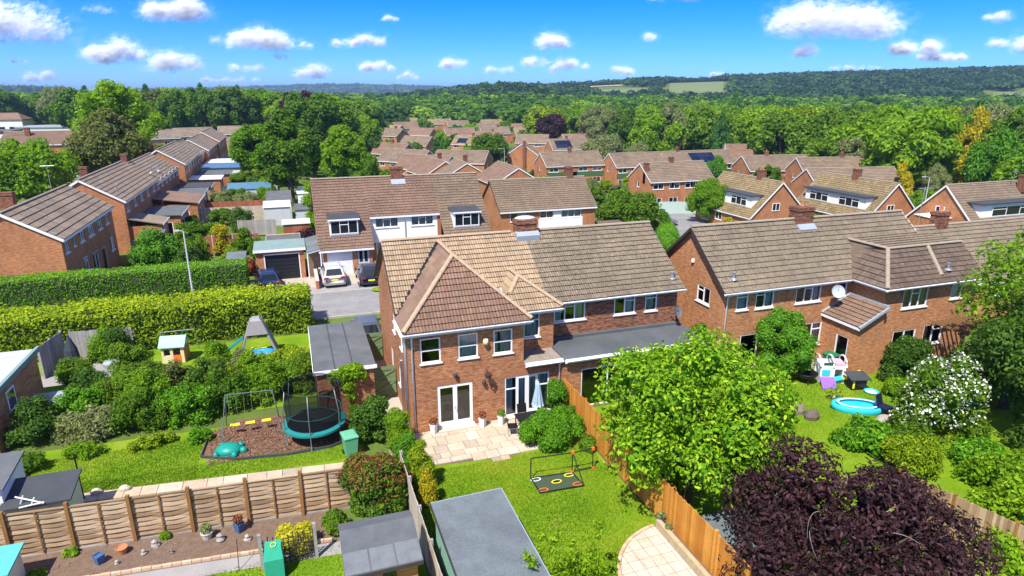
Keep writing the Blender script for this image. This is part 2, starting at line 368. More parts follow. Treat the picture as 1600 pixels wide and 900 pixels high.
def trunk_mesh(name, rng, h, r, top, spread=1.0, limbs=5, mat='bark'):
    mb = MB(); pts = [(0, 0, -0.3)]; x = y = 0
    for k in range(1, 5): x += rng.normal() * 0.05 * h * 0.3; y += rng.normal() * 0.05 * h * 0.3; pts.append((x, y, h * k / 4))
    mb.tube(pts, [r * 1.35, r, r * 0.9, r * 0.75, r * 0.55], 8)
    for k in range(limbs):
        a_ = 2 * math.pi * (k + rng.random() * 0.6) / limbs; z = h * (0.55 + 0.4 * rng.random()); e_ = spread * (0.5 + 0.5 * rng.random())
        p0 = (x * z / h, y * z / h, z); p1 = (p0[0] + math.cos(a_) * e_ * 0.5, p0[1] + math.sin(a_) * e_ * 0.5, z + (top - z) * 0.35)
        p2 = (p0[0] + math.cos(a_) * e_, p0[1] + math.sin(a_) * e_, z + (top - z) * 0.75)
        mb.tube([p0, p1, p2], [r * 0.5, r * 0.33, r * 0.14], 6)
    return mb.mesh(name, mat)
plain('bark', (0.10, 0.075, 0.055), 0.9, 0.35, 6, bump=0.5)
plain('bark_grey', (0.30, 0.26, 0.24), 0.9, 0.3, 6, bump=0.5)
leafm('leaf_mid', (0.047, 0.103, 0.009), (0.119, 0.227, 0.015), (0.230, 0.372, 0.026))
leafm('leaf_bright', (0.081, 0.166, 0.008), (0.191, 0.346, 0.014), (0.338, 0.512, 0.024), 0.5)
leafm('leaf_lime', (0.050, 0.135, 0.006), (0.165, 0.35, 0.012), (0.44, 0.58, 0.026), .36, .08)
leafm('leaf_dark', (0.030, 0.072, 0.010), (0.074, 0.152, 0.018), (0.147, 0.264, 0.030), 0.35)
leafm('leaf_conifer', (0.022, 0.072, 0.016), (0.056, 0.152, 0.026), (0.120, 0.272, 0.045), 0.25)
leafm('leaf_cypress', (0.037, 0.120, 0.010), (0.092, 0.248, 0.015), (0.202, 0.416, 0.026), 0.3, 0.1)
leafm('leaf_olive', (0.058, 0.072, 0.018), (0.124, 0.150, 0.034), (0.221, 0.254, 0.065), 0.35, 0.1)
leafm('leaf_gold', (0.196, 0.172, 0.009), (0.425, 0.368, 0.017), (0.667, 0.575, 0.040), 0.4, 0.12)
leafm('leaf_yellowgreen', (0.095, 0.165, 0.008), (0.235, 0.345, 0.013), (0.45, 0.54, 0.022), 0.4, 0.06)
leafm('leaf_hedge', (0.046, 0.136, 0.009), (0.120, 0.304, 0.015), (0.258, 0.512, 0.028), 0.4, 0.06)
leafm('leaf_purple', (0.018, 0.009, 0.011), (0.050, 0.021, 0.029), (0.125, 0.06, 0.07), 0.28, 0.05)
leafm('leaf_redtip', (0.103, 0.032, 0.017), (0.253, 0.081, 0.040), (0.414, 0.172, 0.081), 0.35, 0.05)
leafm('leaf_grey', (0.105, 0.130, 0.052), (0.209, 0.247, 0.089), (0.359, 0.390, 0.146), 0.4, 0.1)
leafm('leaf_lemon', (0.242, 0.220, 0.013), (0.506, 0.484, 0.022), (0.726, 0.682, 0.066), 0.4, 0.05)
leafm('petal_white', (0.550, 0.580, 0.450), (0.780, 0.800, 0.700), (0.800, 0.800, 0.800), 0.3, 0.02)

def plant(name, label, cat, x, y, blobs, n, L, mat, seed, trunk=None, z=None, group=None, **kw):
    """a shrub or tree of its own: Empty > crown (and trunk)"""
    rng = np.random.default_rng(seed); gz = ground(x, y) if z is None else z
    o = empty(name, label, cat, (x, y, gz), 0, group)
    link('crown', leaf_mesh('crown', rng, blobs, n, L, mat, **kw), o)
    if trunk:
        tm = trunk_mesh('trunk', rng, trunk[0], trunk[1], trunk[2], trunk[3] if len(trunk) > 3 else 1.0, 5, trunk[4] if len(trunk) > 4 else 'bark')
        link('trunk', tm, o)
    return o
def bush_blobs(seed, rx, ry, h, n, rb, base=0.0):
    rng = np.random.default_rng(seed); out = []
    for _ in range(n):
        d = rng.normal(size=3); d /= np.linalg.norm(d); d[2] = abs(d[2]); r = 0.35 + 0.6 * rng.random() ** 0.5
        rr = rb * (0.7 + 0.6 * rng.random())
        out.append((d[0] * r * max(0.1, rx - rr * 0.7), d[1] * r * max(0.1, ry - rr * 0.7), base + rr * 0.5 + d[2] * r * max(0.1, h - base - rr * 1.3), rr))
    out.append((0, 0, base + h * 0.35, min(rx, ry, h) * 0.6)); return out
def hedge(name, label, x0, x1, y0, y1, h, n, L, mat, seed, lump=0.12, cell=0.5):
    """clipped hedge: leaf quads over the top and faces of a box with a solid leafy core"""
    rng = np.random.default_rng(seed)
    o = empty(name, label, 'hedge', ((x0 + x1) / 2, (y0 + y1) / 2, 0))
    lx, ly = x1 - x0, y1 - y0; P, N = [], []
    areas = [lx * ly, lx * h, lx * h, ly * h, ly * h]; tot = sum(areas)
    for k, ar in enumerate(areas):
        m = int(n * ar / tot); u, v = rng.random(m), rng.random(m)
        if k == 0: p = np.stack([(u - .5) * lx, (v - .5) * ly, np.full(m, h)], 1); nn = (0, 0, 1)
        elif k in (1, 2): sgn = -1 if k == 1 else 1; p = np.stack([(u - .5) * lx, np.full(m, sgn * ly / 2), v * h], 1); nn = (0, sgn, 0.1)
        else: sgn = -1 if k == 3 else 1; p = np.stack([np.full(m, sgn * lx / 2), (u - .5) * ly, v * h], 1); nn = (sgn, 0, 0.1)
        P.append(p); N.append(np.tile(nn, (m, 1)).astype(float))
    P, N = np.concatenate(P), np.concatenate(N); m = len(P)
    wob = np.sin(P[:, 0] * 2.1 + 1) * np.cos(P[:, 2] * 2.7 + P[:, 1]) + np.sin(P[:, 0] * 0.9 + P[:, 2] * 1.3) + 0.7 * np.sin(P[:, 0] * 5.3 + P[:, 1] * 4.1 + P[:, 2] * 4.7)
    P = P + N * (wob * lump * 0.5 + rng.normal(size=m) * lump * 0.7)[:, None]
    nrm = unit(N * 0.6 + np.array([0, 0, 0.35]) + rng.normal(size=(m, 3)) * 0.45)
    ax = unit(np.cross(nrm, rng.normal(size=(m, 3)))); sd = np.cross(nrm, ax); s = L * (0.6 + 0.8 * rng.random((m, 1)))
    V = np.stack([P - ax * s * .5, P + sd * s * .28 + nrm * s * .1, P + ax * s * .5, P - sd * s * .28 + nrm * s * .1], 1).reshape(-1, 3)
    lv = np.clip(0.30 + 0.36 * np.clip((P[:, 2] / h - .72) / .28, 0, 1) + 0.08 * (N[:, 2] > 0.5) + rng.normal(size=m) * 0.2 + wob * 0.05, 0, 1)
    link('foliage', npmesh('foliage', V, np.arange(m * 4).reshape(-1, 4), lv, mat), o)
    mb = MB(); q = lump * 0.9; mb.box((-lx / 2 + q, -ly / 2 + q, -0.05), (lx / 2 - q, ly / 2 - q, h - q)); link('twig_core', mb.mesh('twig_core', 'hedge_core'), o)
    return o
plain('hedge_core', (0.045, 0.06, 0.015), 0.9, 0.4, 4)
plain('hedge_core_brown', (0.12, 0.08, 0.04), 0.9, 0.4, 4)

# ---------------------------------------------------------------- roofs
CUT = {1: (0, 1), 3: (0, .4, .86, 1), 4: (0, .3, .6, .86, 1)}
def tile_plane(mb, O, U, V, poly, gauge=0.34, tw=0.30, segs=4, lift=0.06, amp=0.026, rng=random, mi=0, skew=0.0):
    """courses of profiled tiles over a convex polygon given in (u,v) metres on the plane O,U,V"""
    O, U, V = Vector(O), Vector(U).normalized(), Vector(V).normalized(); N = U.cross(V)
    if N.z < 0: N = -N
    vs = [p[1] for p in poly]; v0, v1 = min(vs), max(vs); nrow = max(1, round((v1 - v0) / gauge)); gv = (v1 - v0) / nrow
    def span(v):
        xs = []
        for (a, b), (c, d) in zip(poly, poly[1:] + poly[:1]):
            if abs(b - d) < 1e-9:
                if abs(v - b) < 1e-6: xs += [a, c]
            elif min(b, d) - 1e-6 <= v <= max(b, d) + 1e-6: xs.append(a + (c - a) * (v - b) / (d - b))
        return (min(xs), max(xs)) if xs else (0, 0)
    pat = [0, 0.9, 1.0, 0.9, 0, 0, 0, 0][:8] if segs > 2 else None
    for r in range(nrow):
        va, vb = v0 + r * gv, v0 + (r + 1) * gv
        la, ra = span(va + 1e-5); lb, rb = span(vb - 1e-5)
        lo, hi = min(la, lb), max(ra, rb); ncol = max(1, math.ceil((hi - lo) / tw)); st = math.floor(lo / tw) * tw
        for c in range(ncol + 1):
            tv = 0.14 + 0.86 * rng.random()
            for s in range(segs):
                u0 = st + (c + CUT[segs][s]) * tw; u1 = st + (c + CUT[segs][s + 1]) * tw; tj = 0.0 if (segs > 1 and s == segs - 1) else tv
                a0, a1 = min(max(u0, la), ra), min(max(u1, la), ra); b0, b1 = min(max(u0, lb), rb), min(max(u1, lb), rb)
                if a1 - a0 < 1e-4 and b1 - b0 < 1e-4: continue
                if segs == 1: h0 = h1 = 0
                else: h0, h1 = (amp * (1 if 0 < s < segs - 1 else 0), amp * (1 if s < segs - 2 else 0))
                jl = (tv - 0.5) * 0.012
                pa0, pa1 = O + U * a0 + V * va + N * (lift + h0 + jl), O + U * a1 + V * va + N * (lift + h1 + jl)
                pb0, pb1 = O + U * b0 + V * (vb + 0.02) + N * (h0 + 0.004), O + U * b1 + V * (vb + 0.02) + N * (h1 + 0.004)
                mb.face([pa0, pa1, pb1, pb0], mi, None, tj)
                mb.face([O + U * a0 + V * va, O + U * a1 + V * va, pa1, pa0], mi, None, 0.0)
def caps(mb, A, B, r=0.13, step=0.42, mi=0):
    """a line of half-round ridge or hip tiles"""
    A, B = Vector(A), Vector(B); L = (B - A).length; n = max(1, round(L / step)); d = (B - A) / n
    x = d.cross(Vector((0, 0, 1))).normalized(); y = x.cross(d).normalized()
    if y.z < 0: y = -y
    for k in range(n):
        tv = random.random(); P0, P1 = A + d * k, A + d * (k + 1.04)
        for j in range(6):
            a0, a1 = math.pi * j / 6, math.pi * (j + 1) / 6; r1 = r * 0.92; r0 = r * 1.03
            mb.face([P0 + x * math.cos(a0) * r0 + y * math.sin(a0) * r0 * .8, P0 + x * math.cos(a1) * r0 + y * math.sin(a1) * r0 * .8,
                     P1 + x * math.cos(a1) * r1 + y * math.sin(a1) * r1 * .8, P1 + x * math.cos(a0) * r1 + y * math.sin(a0) * r1 * .8], mi, None, tv)
        mb.face([P0 + x * math.cos(math.pi * j / 6) * r * 1.03 + y * math.sin(math.pi * j / 6) * r * .82 for j in range(7)], mi, None, tv)
def roof_poly(parent, pts, mat, gauge=0.34, tw=0.30, segs=4, thick=0.09, seed=0, deckmat=None, name='roof'):
    """a roof slope from 3D corners (first two along the eave): deck slab + tiles on it"""
    pts = [Vector(p) for p in pts]; O = pts[0]; U = (pts[1] - pts[0]).normalized()
    nn = U.cross(pts[2] - pts[0]).normalized()
    if nn.z < 0: nn = -nn
    V = nn.cross(U).normalized()
    if V.z < 0: V = -V
    uv = [((p - O).dot(U), (p - O).dot(V)) for p in pts]
    mb = MB(); n = len(pts); lo = [p - nn * thick for p in pts]; hi = [p - nn * 0.004 for p in pts]
    mb.face(hi); mb.face(list(reversed(lo)))
    for k in range(n): mb.face([lo[k], lo[(k + 1) % n], hi[(k + 1) % n], hi[k]])
    d = mb.build(name, deckmat or mat, parent)
    t = MB(); tile_plane(t, O, U, V, uv, gauge, tw, segs, rng=random.Random(seed)); t.build('roof_tiles', mat, d, False, 'stuff')
    return d

# ---------------------------------------------------------------- walls and windows
SIDES = {'S': ((1, 0), (0, -1)), 'E': ((0, 1), (1, 0)), 'N': ((-1, 0), (0, 1)), 'W': ((0, -1), (-1, 0))}
def wall_panel(mb, O, side, width, h, ops, mi=0, depth=0.12, gable=None, zb=0.0):
    """a wall face with real openings and reveals; ops = (u0,z0,w,h)"""
    (ux, uy), (nx, ny) = SIDES[side]; O = Vector(O); U = Vector((ux, uy, 0)); Nn = Vector((nx, ny, 0))
    ops = [o for o in ops if o[1] + o[3] <= h]
    us = sorted({0, width, *[o[0] for o in ops], *[o[0] + o[2] for o in ops]}); zs = sorted({zb, h, *[o[1] for o in ops], *[o[1] + o[3] for o in ops]})
    off = O.x * abs(ux) + O.y * abs(uy)
    def P(u, z, dd=0): return O + U * u + Vector((0, 0, z)) - Nn * dd
    def UV(u, z): return (u + off, z)
    for u0, u1 in zip(us, us[1:]):
        for z0, z1 in zip(zs, zs[1:]):
            cu, cz = (u0 + u1) / 2, (z0 + z1) / 2
            if any(o[0] < cu < o[0] + o[2] and o[1] < cz < o[1] + o[3] for o in ops): continue
            mb.face([P(u0, z0), P(u1, z0), P(u1, z1), P(u0, z1)], mi, [UV(u0, z0), UV(u1, z0), UV(u1, z1), UV(u0, z1)])
    for u0, z0, w_, h_ in ops:
        q = [(u0, z0), (u0 + w_, z0), (u0 + w_, z0 + h_), (u0, z0 + h_)]
        for k in range(4):
            a_, b_ = q[k], q[(k + 1) % 4]
            mb.face([P(*a_), P(*a_, depth), P(*b_, depth), P(*b_)], mi, [(a_[0], a_[1]), (a_[0] + .12, a_[1]), (b_[0] + .12, b_[1]), (b_[0], b_[1])])
    if gable:
        c, zt = gable; mb.face([P(0, h), P(width, h), P(c, zt)], mi, [UV(0, h), UV(width, h), UV(c, zt)])
def window(parent, O, side, u0, z0, w_, h_, lay='2', curtain=None, detail=True, name='window', fmat='upvc', sill=True, depth=0.09, rng=random, gm='glass'):
    """lay: one char per light. 1 plain, t = top fanlight, s = sash (mid rail), d = full-height door leaf"""
    (ux, uy), (nx, ny) = SIDES[side]; O = Vector(O); U = Vector((ux, uy, 0)); Nn = Vector((nx, ny, 0)); Z = Vector((0, 0, 1))
    B = O + U * u0 + Z * z0 - Nn * depth; mb = MB(); ft = 0.062 if detail else 0.08; fd = 0.07
    def bar(u, z, dw, dh, proud=0.0): mb.obox(B + U * u + Z * z, U * dw, Z * dh, Nn * (fd + proud))
    bar(0, 0, w_, ft); bar(0, h_ - ft, w_, ft); bar(0, ft, ft, h_ - 2 * ft); bar(w_ - ft, ft, ft, h_ - 2 * ft)
    n = len(lay); cw = (w_ - 2 * ft) / n; panes = []
    for k, ch in enumerate(lay):
        a_ = ft + k * cw
        if k: bar(a_ - ft * 0.45, ft, ft * 0.9, h_ - 2 * ft, 0.004)
        l_, r_ = a_ + (ft * .45 if k else 0), a_ + cw - (ft * .45 if k < n - 1 else 0)
        if ch == 't': bar(l_, h_ * 0.68, r_ - l_, ft * 0.8, 0.006); panes += [(l_, ft, r_, h_ * .68), (l_, h_ * .68 + ft * .8, r_, h_ - ft)]
        elif ch == 's': bar(l_, h_ * 0.5 - ft * .4, r_ - l_, ft * 0.8, 0.006); panes += [(l_, ft, r_, h_ * .5 - ft * .4), (l_, h_ * .5 + ft * .4, r_, h_ - ft)]
        elif ch == 'd':
            bar(l_, ft, .07, h_ - 2 * ft, 0.005); bar(r_ - .07, ft, .07, h_ - 2 * ft, 0.005); bar(l_ + .07, ft, r_ - l_ - .14, .14, 0.005); bar(l_ + .07, h_ - ft - .08, r_ - l_ - .14, .08, 0.005)
            panes.append((l_ + .07, ft + .14, r_ - .07, h_ - ft - .08))
        else: panes.append((l_, ft, r_, h_ - ft))
    if sill:
        mb.obox(B - U * 0.06 - Z * 0.06, U * (w_ + 0.12), Z * 0.055, Nn * (depth + 0.07))
    fr = mb.build(name, fmat, parent)
    if detail:
        for (a_, b_, c_, d_) in panes:
            p = MB(); q = B + Nn * 0.03; p.face([q + U * a_ + Z * b_, q + U * c_ + Z * b_, q + U * c_ + Z * d_, q + U * a_ + Z * d_]); p.build('pane', gm, fr)
    else:
        p = MB(); q = B + Nn * 0.03
        for (a_, b_, c_, d_) in panes: p.face([q + U * a_ + Z * b_, q + U * c_ + Z * b_, q + U * c_ + Z * d_, q + U * a_ + Z * d_])
        p.build('pane', gm, fr)
    if curtain:
        cm, spans = curtain if isinstance(curtain, tuple) else (curtain, ((0.02, 0.98),))
        q = B - Nn * 0.12
        for s0, s1 in spans:
            c = MB(); uu = s0 * w_; k = 0; step = 0.05 if detail else 0.2; e_ = s1 * w_; pts = []
            while uu <= e_ + 1e-6: pts.append((uu, 0.035 * math.sin(k * 1.9) + 0.012 * math.sin(k * 5.1))); uu += step; k += 1
            for (p0, n0), (p1, n1) in zip(pts, pts[1:]):
                c.face([q + U * p0 + Nn * n0 + Z * 0.02, q + U * p1 + Nn * n1 + Z * 0.02, q + U * p1 + Nn * n1 + Z * (h_ - .03), q + U * p0 + Nn * n0 + Z * (h_ - .03)])
            c.build('curtain', cm, fr)
    return fr
def chimney(parent, x, y, z0, z1, w_=0.9, d_=0.6, pots=2, mat='brick_chimney'):
    mb = MB(); mb.box((x - w_ / 2, y - d_ / 2, z0), (x + w_ / 2, y + d_ / 2, z1 - .22)); mb.box((x - w_ / 2 - .05, y - d_ / 2 - .05, z1 - .217), (x + w_ / 2 + .05, y + d_ / 2 + .05, z1 - .1)); mb.box((x - w_ / 2 - .02, y - d_ / 2 - .02, z1 - .097), (x + w_ / 2 + .02, y + d_ / 2 + .02, z1))
    c = mb.build('chimney', mat, parent)
    for k in range(pots):
        p = MB(); px = x + (k - (pots - 1) / 2) * w_ * 0.5; p.lathe([(.12, 0), (.13, .06), (.10, .1), (.095, .3), (.115, .34), (.115, .36), (.08, .36)], (px, y, z1), 10); p.build('chimney_pot', 'terracotta', c)
    f = MB(); f.box((x - w_ / 2 - .12, y - d_ / 2 - .12, z0), (x + w_ / 2 + .12, y + d_ / 2 + .12, z0 + .03)); return c
def pipe(parent, pts, r=0.038, mat='upvc', name='downpipe'):
    mb = MB(); mb.tube(pts, r, 8, 0); return mb.build(name, mat, parent, True)
def gutter(parent, A, B, mat='upvc', r=0.07):
    mb = MB(); A, B = Vector(A), Vector(B); d = (B - A).normalized(); x = d.cross(Vector((0, 0, 1))).normalized()
    prof = [(math.cos(math.pi + math.pi * j / 6) * r, math.sin(math.pi + math.pi * j / 6) * r) for j in range(7)]
    for (a0, b0), (a1, b1) in zip(prof, prof[1:]):
        mb.face([A + x * a0 + Vector((0, 0, b0)), B + x * a0 + Vector((0, 0, b0)), B + x * a1 + Vector((0, 0, b1)), A + x * a1 + Vector((0, 0, b1))])
    return mb.build('gutter', mat, parent)
def house(name, label, x0, x1, y0, y1, g, he, hr, axis='x', rz=0, ov=0.28, wall='brick_far', roof='tile_far', wins=(), chims=(), detail=False,
          barge='upvc', cat='house', group=None, gauge=None, tw=None, segs=None, seed=1, found=1.5, solar=None, verge=0.12, curt=None, extra_ops=None):
    """a gabled house; windows: (side,u0,z0,w,h,layout[,curtain])"""
    cx, cy = (x0 + x1) / 2, (y0 + y1) / 2; lx, ly = x1 - x0, y1 - y0
    o = empty(name, label, cat, (cx, cy, g), rz, group); rg = random.Random(seed)
    a, b = -lx / 2, -ly / 2; ops = {s: [] for s in 'SENW'}
    for w_ in wins: ops[w_[0]].append(w_[1:5])
    for s, q in (extra_ops or []): ops[s].append(q)
    mb = MB(); gx = axis == 'x'
    wall_panel(mb, (a, b, 0), 'S', lx, he, ops['S'], zb=-found, gable=None if gx else (lx / 2, hr))
    wall_panel(mb, (-a, b, 0), 'E', ly, he, ops['E'], zb=-found, gable=(ly / 2, hr) if gx else None)
    wall_panel(mb, (-a, -b, 0), 'N', lx, he, ops['N'], zb=-found, gable=None if gx else (lx / 2, hr))
    wall_panel(mb, (a, -b, 0), 'W', ly, he, ops['W'], zb=-found, gable=(ly / 2, hr) if gx else None)
    mb.build('wall', wall, o)
    org = {'S': (a, b, 0), 'E': (-a, b, 0), 'N': (-a, -b, 0), 'W': (a, -b, 0)}
    for w_ in wins:
        cu = w_[6] if len(w_) > 6 else (rg.choice(['curtain_pale', None, ('curtain_pale', ((0.02, .3), (.7, .98))), ('curtain_green', ((0.02, .25), (.75, .98)))]) if not detail else None)
        window(o, org[w_[0]], w_[0], *w_[1:5], lay=w_[5] if len(w_) > 5 else '11', detail=detail, rng=rg, **({'curtain': cu} if w_[2] + w_[4] <= he else {'depth': -.02, 'gm': 'carglass'}))
    hl = (ly if gx else lx) / 2; sl_ = (hr - he) / hl; dz = sl_ * ov
    G, T, S_ = gauge or (0.34 if detail else 0.42), tw or (0.30 if detail else 0.75), segs or (4 if detail else 1)
    if gx:
        q = verge
        roof_poly(o, [(a - q, b - ov, he - dz + .06), (-a + q, b - ov, he - dz + .06), (-a + q, 0, hr + .06), (a - q, 0, hr + .06)], roof, G, T, S_, seed=seed)
        roof_poly(o, [(-a + q, -b + ov, he - dz + .06), (a - q, -b + ov, he - dz + .06), (a - q, 0, hr + .06), (-a + q, 0, hr + .06)], roof, G, T, S_, seed=seed + 1)
        rd = ((a - q, 0, hr + .08), (-a + q, 0, hr + .08))
        eav = [((a - q, b - ov, he - dz), (-a + q, b - ov, he - dz)), ((a - q, -b + ov, he - dz), (-a + q, -b + ov, he - dz))]
        vg = [[(s * (-a + q + .005), t * (-b + ov), he - dz), (s * (-a + q + .005), 0, hr)] for s in (-1, 1) for t in (-1, 1)]
    else:
        q = verge
        roof_poly(o, [(a - ov, -b + q, he - dz + .06), (a - ov, b - q, he - dz + .06), (0, b - q, hr + .06), (0, -b + q, hr + .06)], roof, G, T, S_, seed=seed)
        roof_poly(o, [(-a + ov, b - q, he - dz + .06), (-a + ov, -b + q, he - dz + .06), (0, -b + q, hr + .06), (0, b - q, hr + .06)], roof, G, T, S_, seed=seed + 1)
        rd = ((0, b - q, hr + .08), (0, -b + q, hr + .08))
        eav = [((a - ov, b - q, he - dz), (a - ov, -b + q, he - dz)), ((-a + ov, b - q, he - dz), (-a + ov, -b + q, he - dz))]
        vg = [[(t * (-a + ov), s * (-b + q + .005), he - dz), (0, s * (-b + q + .005), hr)] for s in (-1, 1) for t in (-1, 1)]
    r_ = MB(); caps(r_, *rd, 0.13, 0.45 if detail else 1.2); r_.build('ridge', 'ridge_grey', o, False, 'stuff')
    for A_, B_ in eav:
        f = MB(); f.bar(Vector(A_) + Vector((0, 0, -.05)), Vector(B_) + Vector((0, 0, -.05)), .04, .17); f.build('fascia', 'upvc', o)
    for A_, B_ in vg:
        f = MB(); f.bar(Vector(A_) + Vector((0, 0, -.03)), Vector(B_) + Vector((0, 0, -.03)), .04, .18); f.build('bargeboard', barge, o)
    for c in chims: chimney(o, c[0] - cx, c[1] - cy, c[2], c[3], *(c[4:]))
    if solar:                              # (u0,u1,v0,v1,cols,rows) on the front or left slope
        u0, u1, v0, v1, nc, nr = solar
        if gx: P0, U_, V_ = Vector((a, b - ov, he - dz + .06)), Vector((1, 0, 0)), Vector((0, hl + ov, hr - he + dz)).normalized()
        else: P0, U_, V_ = Vector((a - ov, -b, he - dz + .06)), Vector((0, -1, 0)), Vector((hl + ov, 0, hr - he + dz)).normalized()
        nn = U_.cross(V_); nn = nn if nn.z > 0 else -nn
        for i in range(nc):
            for j in range(nr):
                du, dv = (u1 - u0) / nc, (v1 - v0) / nr; m = MB()
                m.obox(P0 + U_ * (u0 + i * du + .02) + V_ * (v0 + j * dv + .02) + nn * .07, U_ * (du - .04), V_ * (dv - .04), nn * .04, 0, rg.random()); m.build('solar_panel', 'solar', o)
    return o
# ================================================================ THE SETTING
def groundmat():
    g = NG('meadow'); p = g.pos()
    n1 = g.noise(0.02, 5, 0.6, p); n2 = g.noise(0.6, 6, 0.7, p)
    c = g.ramp(n1, [(0.3, (0.075, 0.13, 0.022)), (0.5, (0.11, 0.17, 0.03)), (0.7, (0.16, 0.20, 0.04))])
    c = g.mix(g.ramp(n2, [(0.4, (0, 0, 0)), (0.7, (0.6, 0.6, 0.6))]), c, (0.085, 0.075, 0.035))
    MATS['meadow'] = g.fin(g.bsdf(c, 0.95, 0.03))
    g = NG('lawn'); p = g.pos()
    n1 = g.noise(0.45, 5, 0.65, p); n2 = g.noise(7, 5, 0.7, p); n3 = g.noise(60, 2, 0.7, p)
    c = g.ramp(n1, [(0.28, (0.11, 0.215, 0.010)), (0.5, (0.175, 0.285, 0.014)), (0.72, (0.27, 0.335, 0.028))])
    c = g.mix(g.ramp(n2, [(0.35, (0, 0, 0)), (0.75, (0.55,) * 3)]), c, (0.085, 0.175, 0.008))
    nd = g.noise(0.9, 6, 0.75, p, 0.6); c = g.mix(g.ramp(nd, [(0.60, (0, 0, 0)), (0.74, (0.75,) * 3)]), c, (0.36, 0.32, 0.09)); ne = g.noise(2.2, 5, 0.7, p); c = g.mix(g.ramp(ne, [(0.62, (0, 0, 0)), (0.72, (0.6,) * 3)]), c, (0.05, 0.13, 0.006))
    c = g.mix(0.4, c, g.ramp(n3, [(0.3, (0.6, 0.6, 0.5)), (0.7, (1.4, 1.35, 1.2))]), 'MULTIPLY')
    MATS['lawn'] = g.fin(g.bsdf(c, 0.95, 0.03, 0, n3, 0.5, 0.03))
    g = NG('tarmac'); p = g.pos(); n1 = g.noise(0.5, 5, 0.7, p); n3 = g.noise(45, 2, 0.7, p)
    c = g.ramp(n1, [(0.3, (0.19, 0.185, 0.18)), (0.7, (0.29, 0.28, 0.265))])
    c = g.mix(0.3, c, g.ramp(n3, [(0.3, (0.5,) * 3), (0.7, (1.5,) * 3)]), 'MULTIPLY'); MATS['tarmac'] = g.fin(g.bsdf(c, 0.9, 0.2))
groundmat()
plain('concrete', (0.42, 0.37, 0.30), 0.9, 0.2, 0.8); plain('pavement', (0.30, 0.28, 0.255), 0.9, 0.2, 0.9); plain('kerbstone', (0.38, 0.36, 0.33), 0.9, 0.2)
plain('soil', (0.16, 0.105, 0.07), 0.95, 0.45, 5, bump=0.8, fine=25); plain('mulch', (0.17, 0.085, 0.05), 0.95, 0.55, 9, bump=0.9, fine=30)
plain('wheat', (0.50, 0.37, 0.17), 0.9, 0.12, 0.05); plain('pasture', (0.15, 0.19, 0.06), 0.9, 0.15, 0.02)
# ground: one sheet to the horizon
ds = [-150, -40, 0, 30, 50, 56, 60, 64, 68, 72, 80, 90, 100, 111, 125, 147, 170, 200, 230, 260, 300, 350, 430, 520, 620, 700, 780, 860, 950, 1050, 1150, 1250, 1400, 1600, 1900, 2200, 2600, 3200, 3700, 4200, 4700, 5600, 7000]
NT = 120; V = []; F = []
for d in ds:
    for k in range(NT + 1):
        t = -1.9 + 3.8 * k / NT; l = t * max(d, 110); x, y = d * S19 + l * C19, d * C19 - l * S19
        V.append((x, y, ground(x, y) if d > 0 else 0))
for i in range(len(ds) - 1):
    for k in range(NT): a_ = i * (NT + 1) + k; F.append((a_, a_ + 1, a_ + NT + 2, a_ + NT + 1))
me = bpy.data.meshes.new('ground'); me.from_pydata(V, [], F); me.materials.append(M('meadow')); me.polygons.foreach_set('use_smooth', [True] * len(F))
link('ground', me, None, 'structure')
def strip(name, cl, hw, mat, dz, kind='structure', step=2.0, off=0.0):
    """a draped ribbon along a centre line"""
    pts = [Vector((*p, 0)) for p in cl]; P = []
    for a_, b_ in zip(pts, pts[1:]):
        n = max(1, int((b_ - a_).length / step)); P += [a_ + (b_ - a_) * k / n for k in range(n)]
    P.append(pts[-1]); L = []
    for k, p in enumerate(P):
        d = (P[min(k + 2, len(P) - 1)] - P[max(k - 2, 0)]).normalized(); nn = Vector((-d.y, d.x, 0)); c = p + nn * off; L.append((c + nn * hw, c - nn * hw))
    mb = MB()
    for (a0, a1), (b0, b1) in zip(L, L[1:]): mb.face([(q.x, q.y, ground(q.x, q.y) + dz) for q in (a0, a1, b1, b0)])
    return mb.build(name, mat, None, False, kind)
ROAD = [(-25, 46.7), (20, 46.7), (29, 47.6), (35, 51.5), (40, 57.5), (46, 66), (53, 76.5), (60, 88), (64, 100)]
strip('road', ROAD, 2.9, 'tarmac', 0.05)
strip('pavement', ROAD[:], 0.85, 'pavement', 0.10, off=4.0); strip('verge', ROAD[2:], 1.3, 'lawn', 0.07, off=-4.4)
for s in (-1, 1): 
    mb = MB(); q = [Vector((*p, 0)) for p in ROAD[:4]]
    for a_, b_ in zip(q, q[1:]):
        n = int((b_ - a_).length / 0.95); d = (b_ - a_) / n; nn = Vector((-d.y, d.x, 0)).normalized()
        for k in range(n):
            if a_.x + d.x * k < -3: continue
            mb.obox(a_ + d * k + nn * s * 2.9 + Vector((0, 0, 0)), d * 0.985, nn * s * 0.13, (0, 0, 0.14))
    mb.build('kerb', 'kerbstone', None, False, 'structure')
sheet('driveway', [(1.3, 50.8), (8.4, 50.8), (8.4, 57), (1.3, 57)], 'concrete', 0.06)
sheet('side_driveway', [(-3.9, 50.8), (1.2, 50.8), (1.2, 55), (-3.9, 55)], 'concrete', 0.056)
o = sheet('tarmac_patch', [(4.4, 50.3), (5.0, 50.3), (5.0, 51.9), (4.4, 51.9)], 'felt_dark', 0.118)
mb = MB(); mb.lathe([(0.0, .13), (.75, .13), (.78, .17), (.66, .2), (.0, .21)], (6.0, 49.2, 0), 20, 0, 1, 0.75); mb.build('verge_island', ['lawn'], None, False, 'structure')
strip('estate_road', [(-75, 152), (-52, 160), (-36, 152), (-27, 130), (-26.5, 108), (-26, 80), (-26, 40)], 3.0, 'tarmac', 0.06)
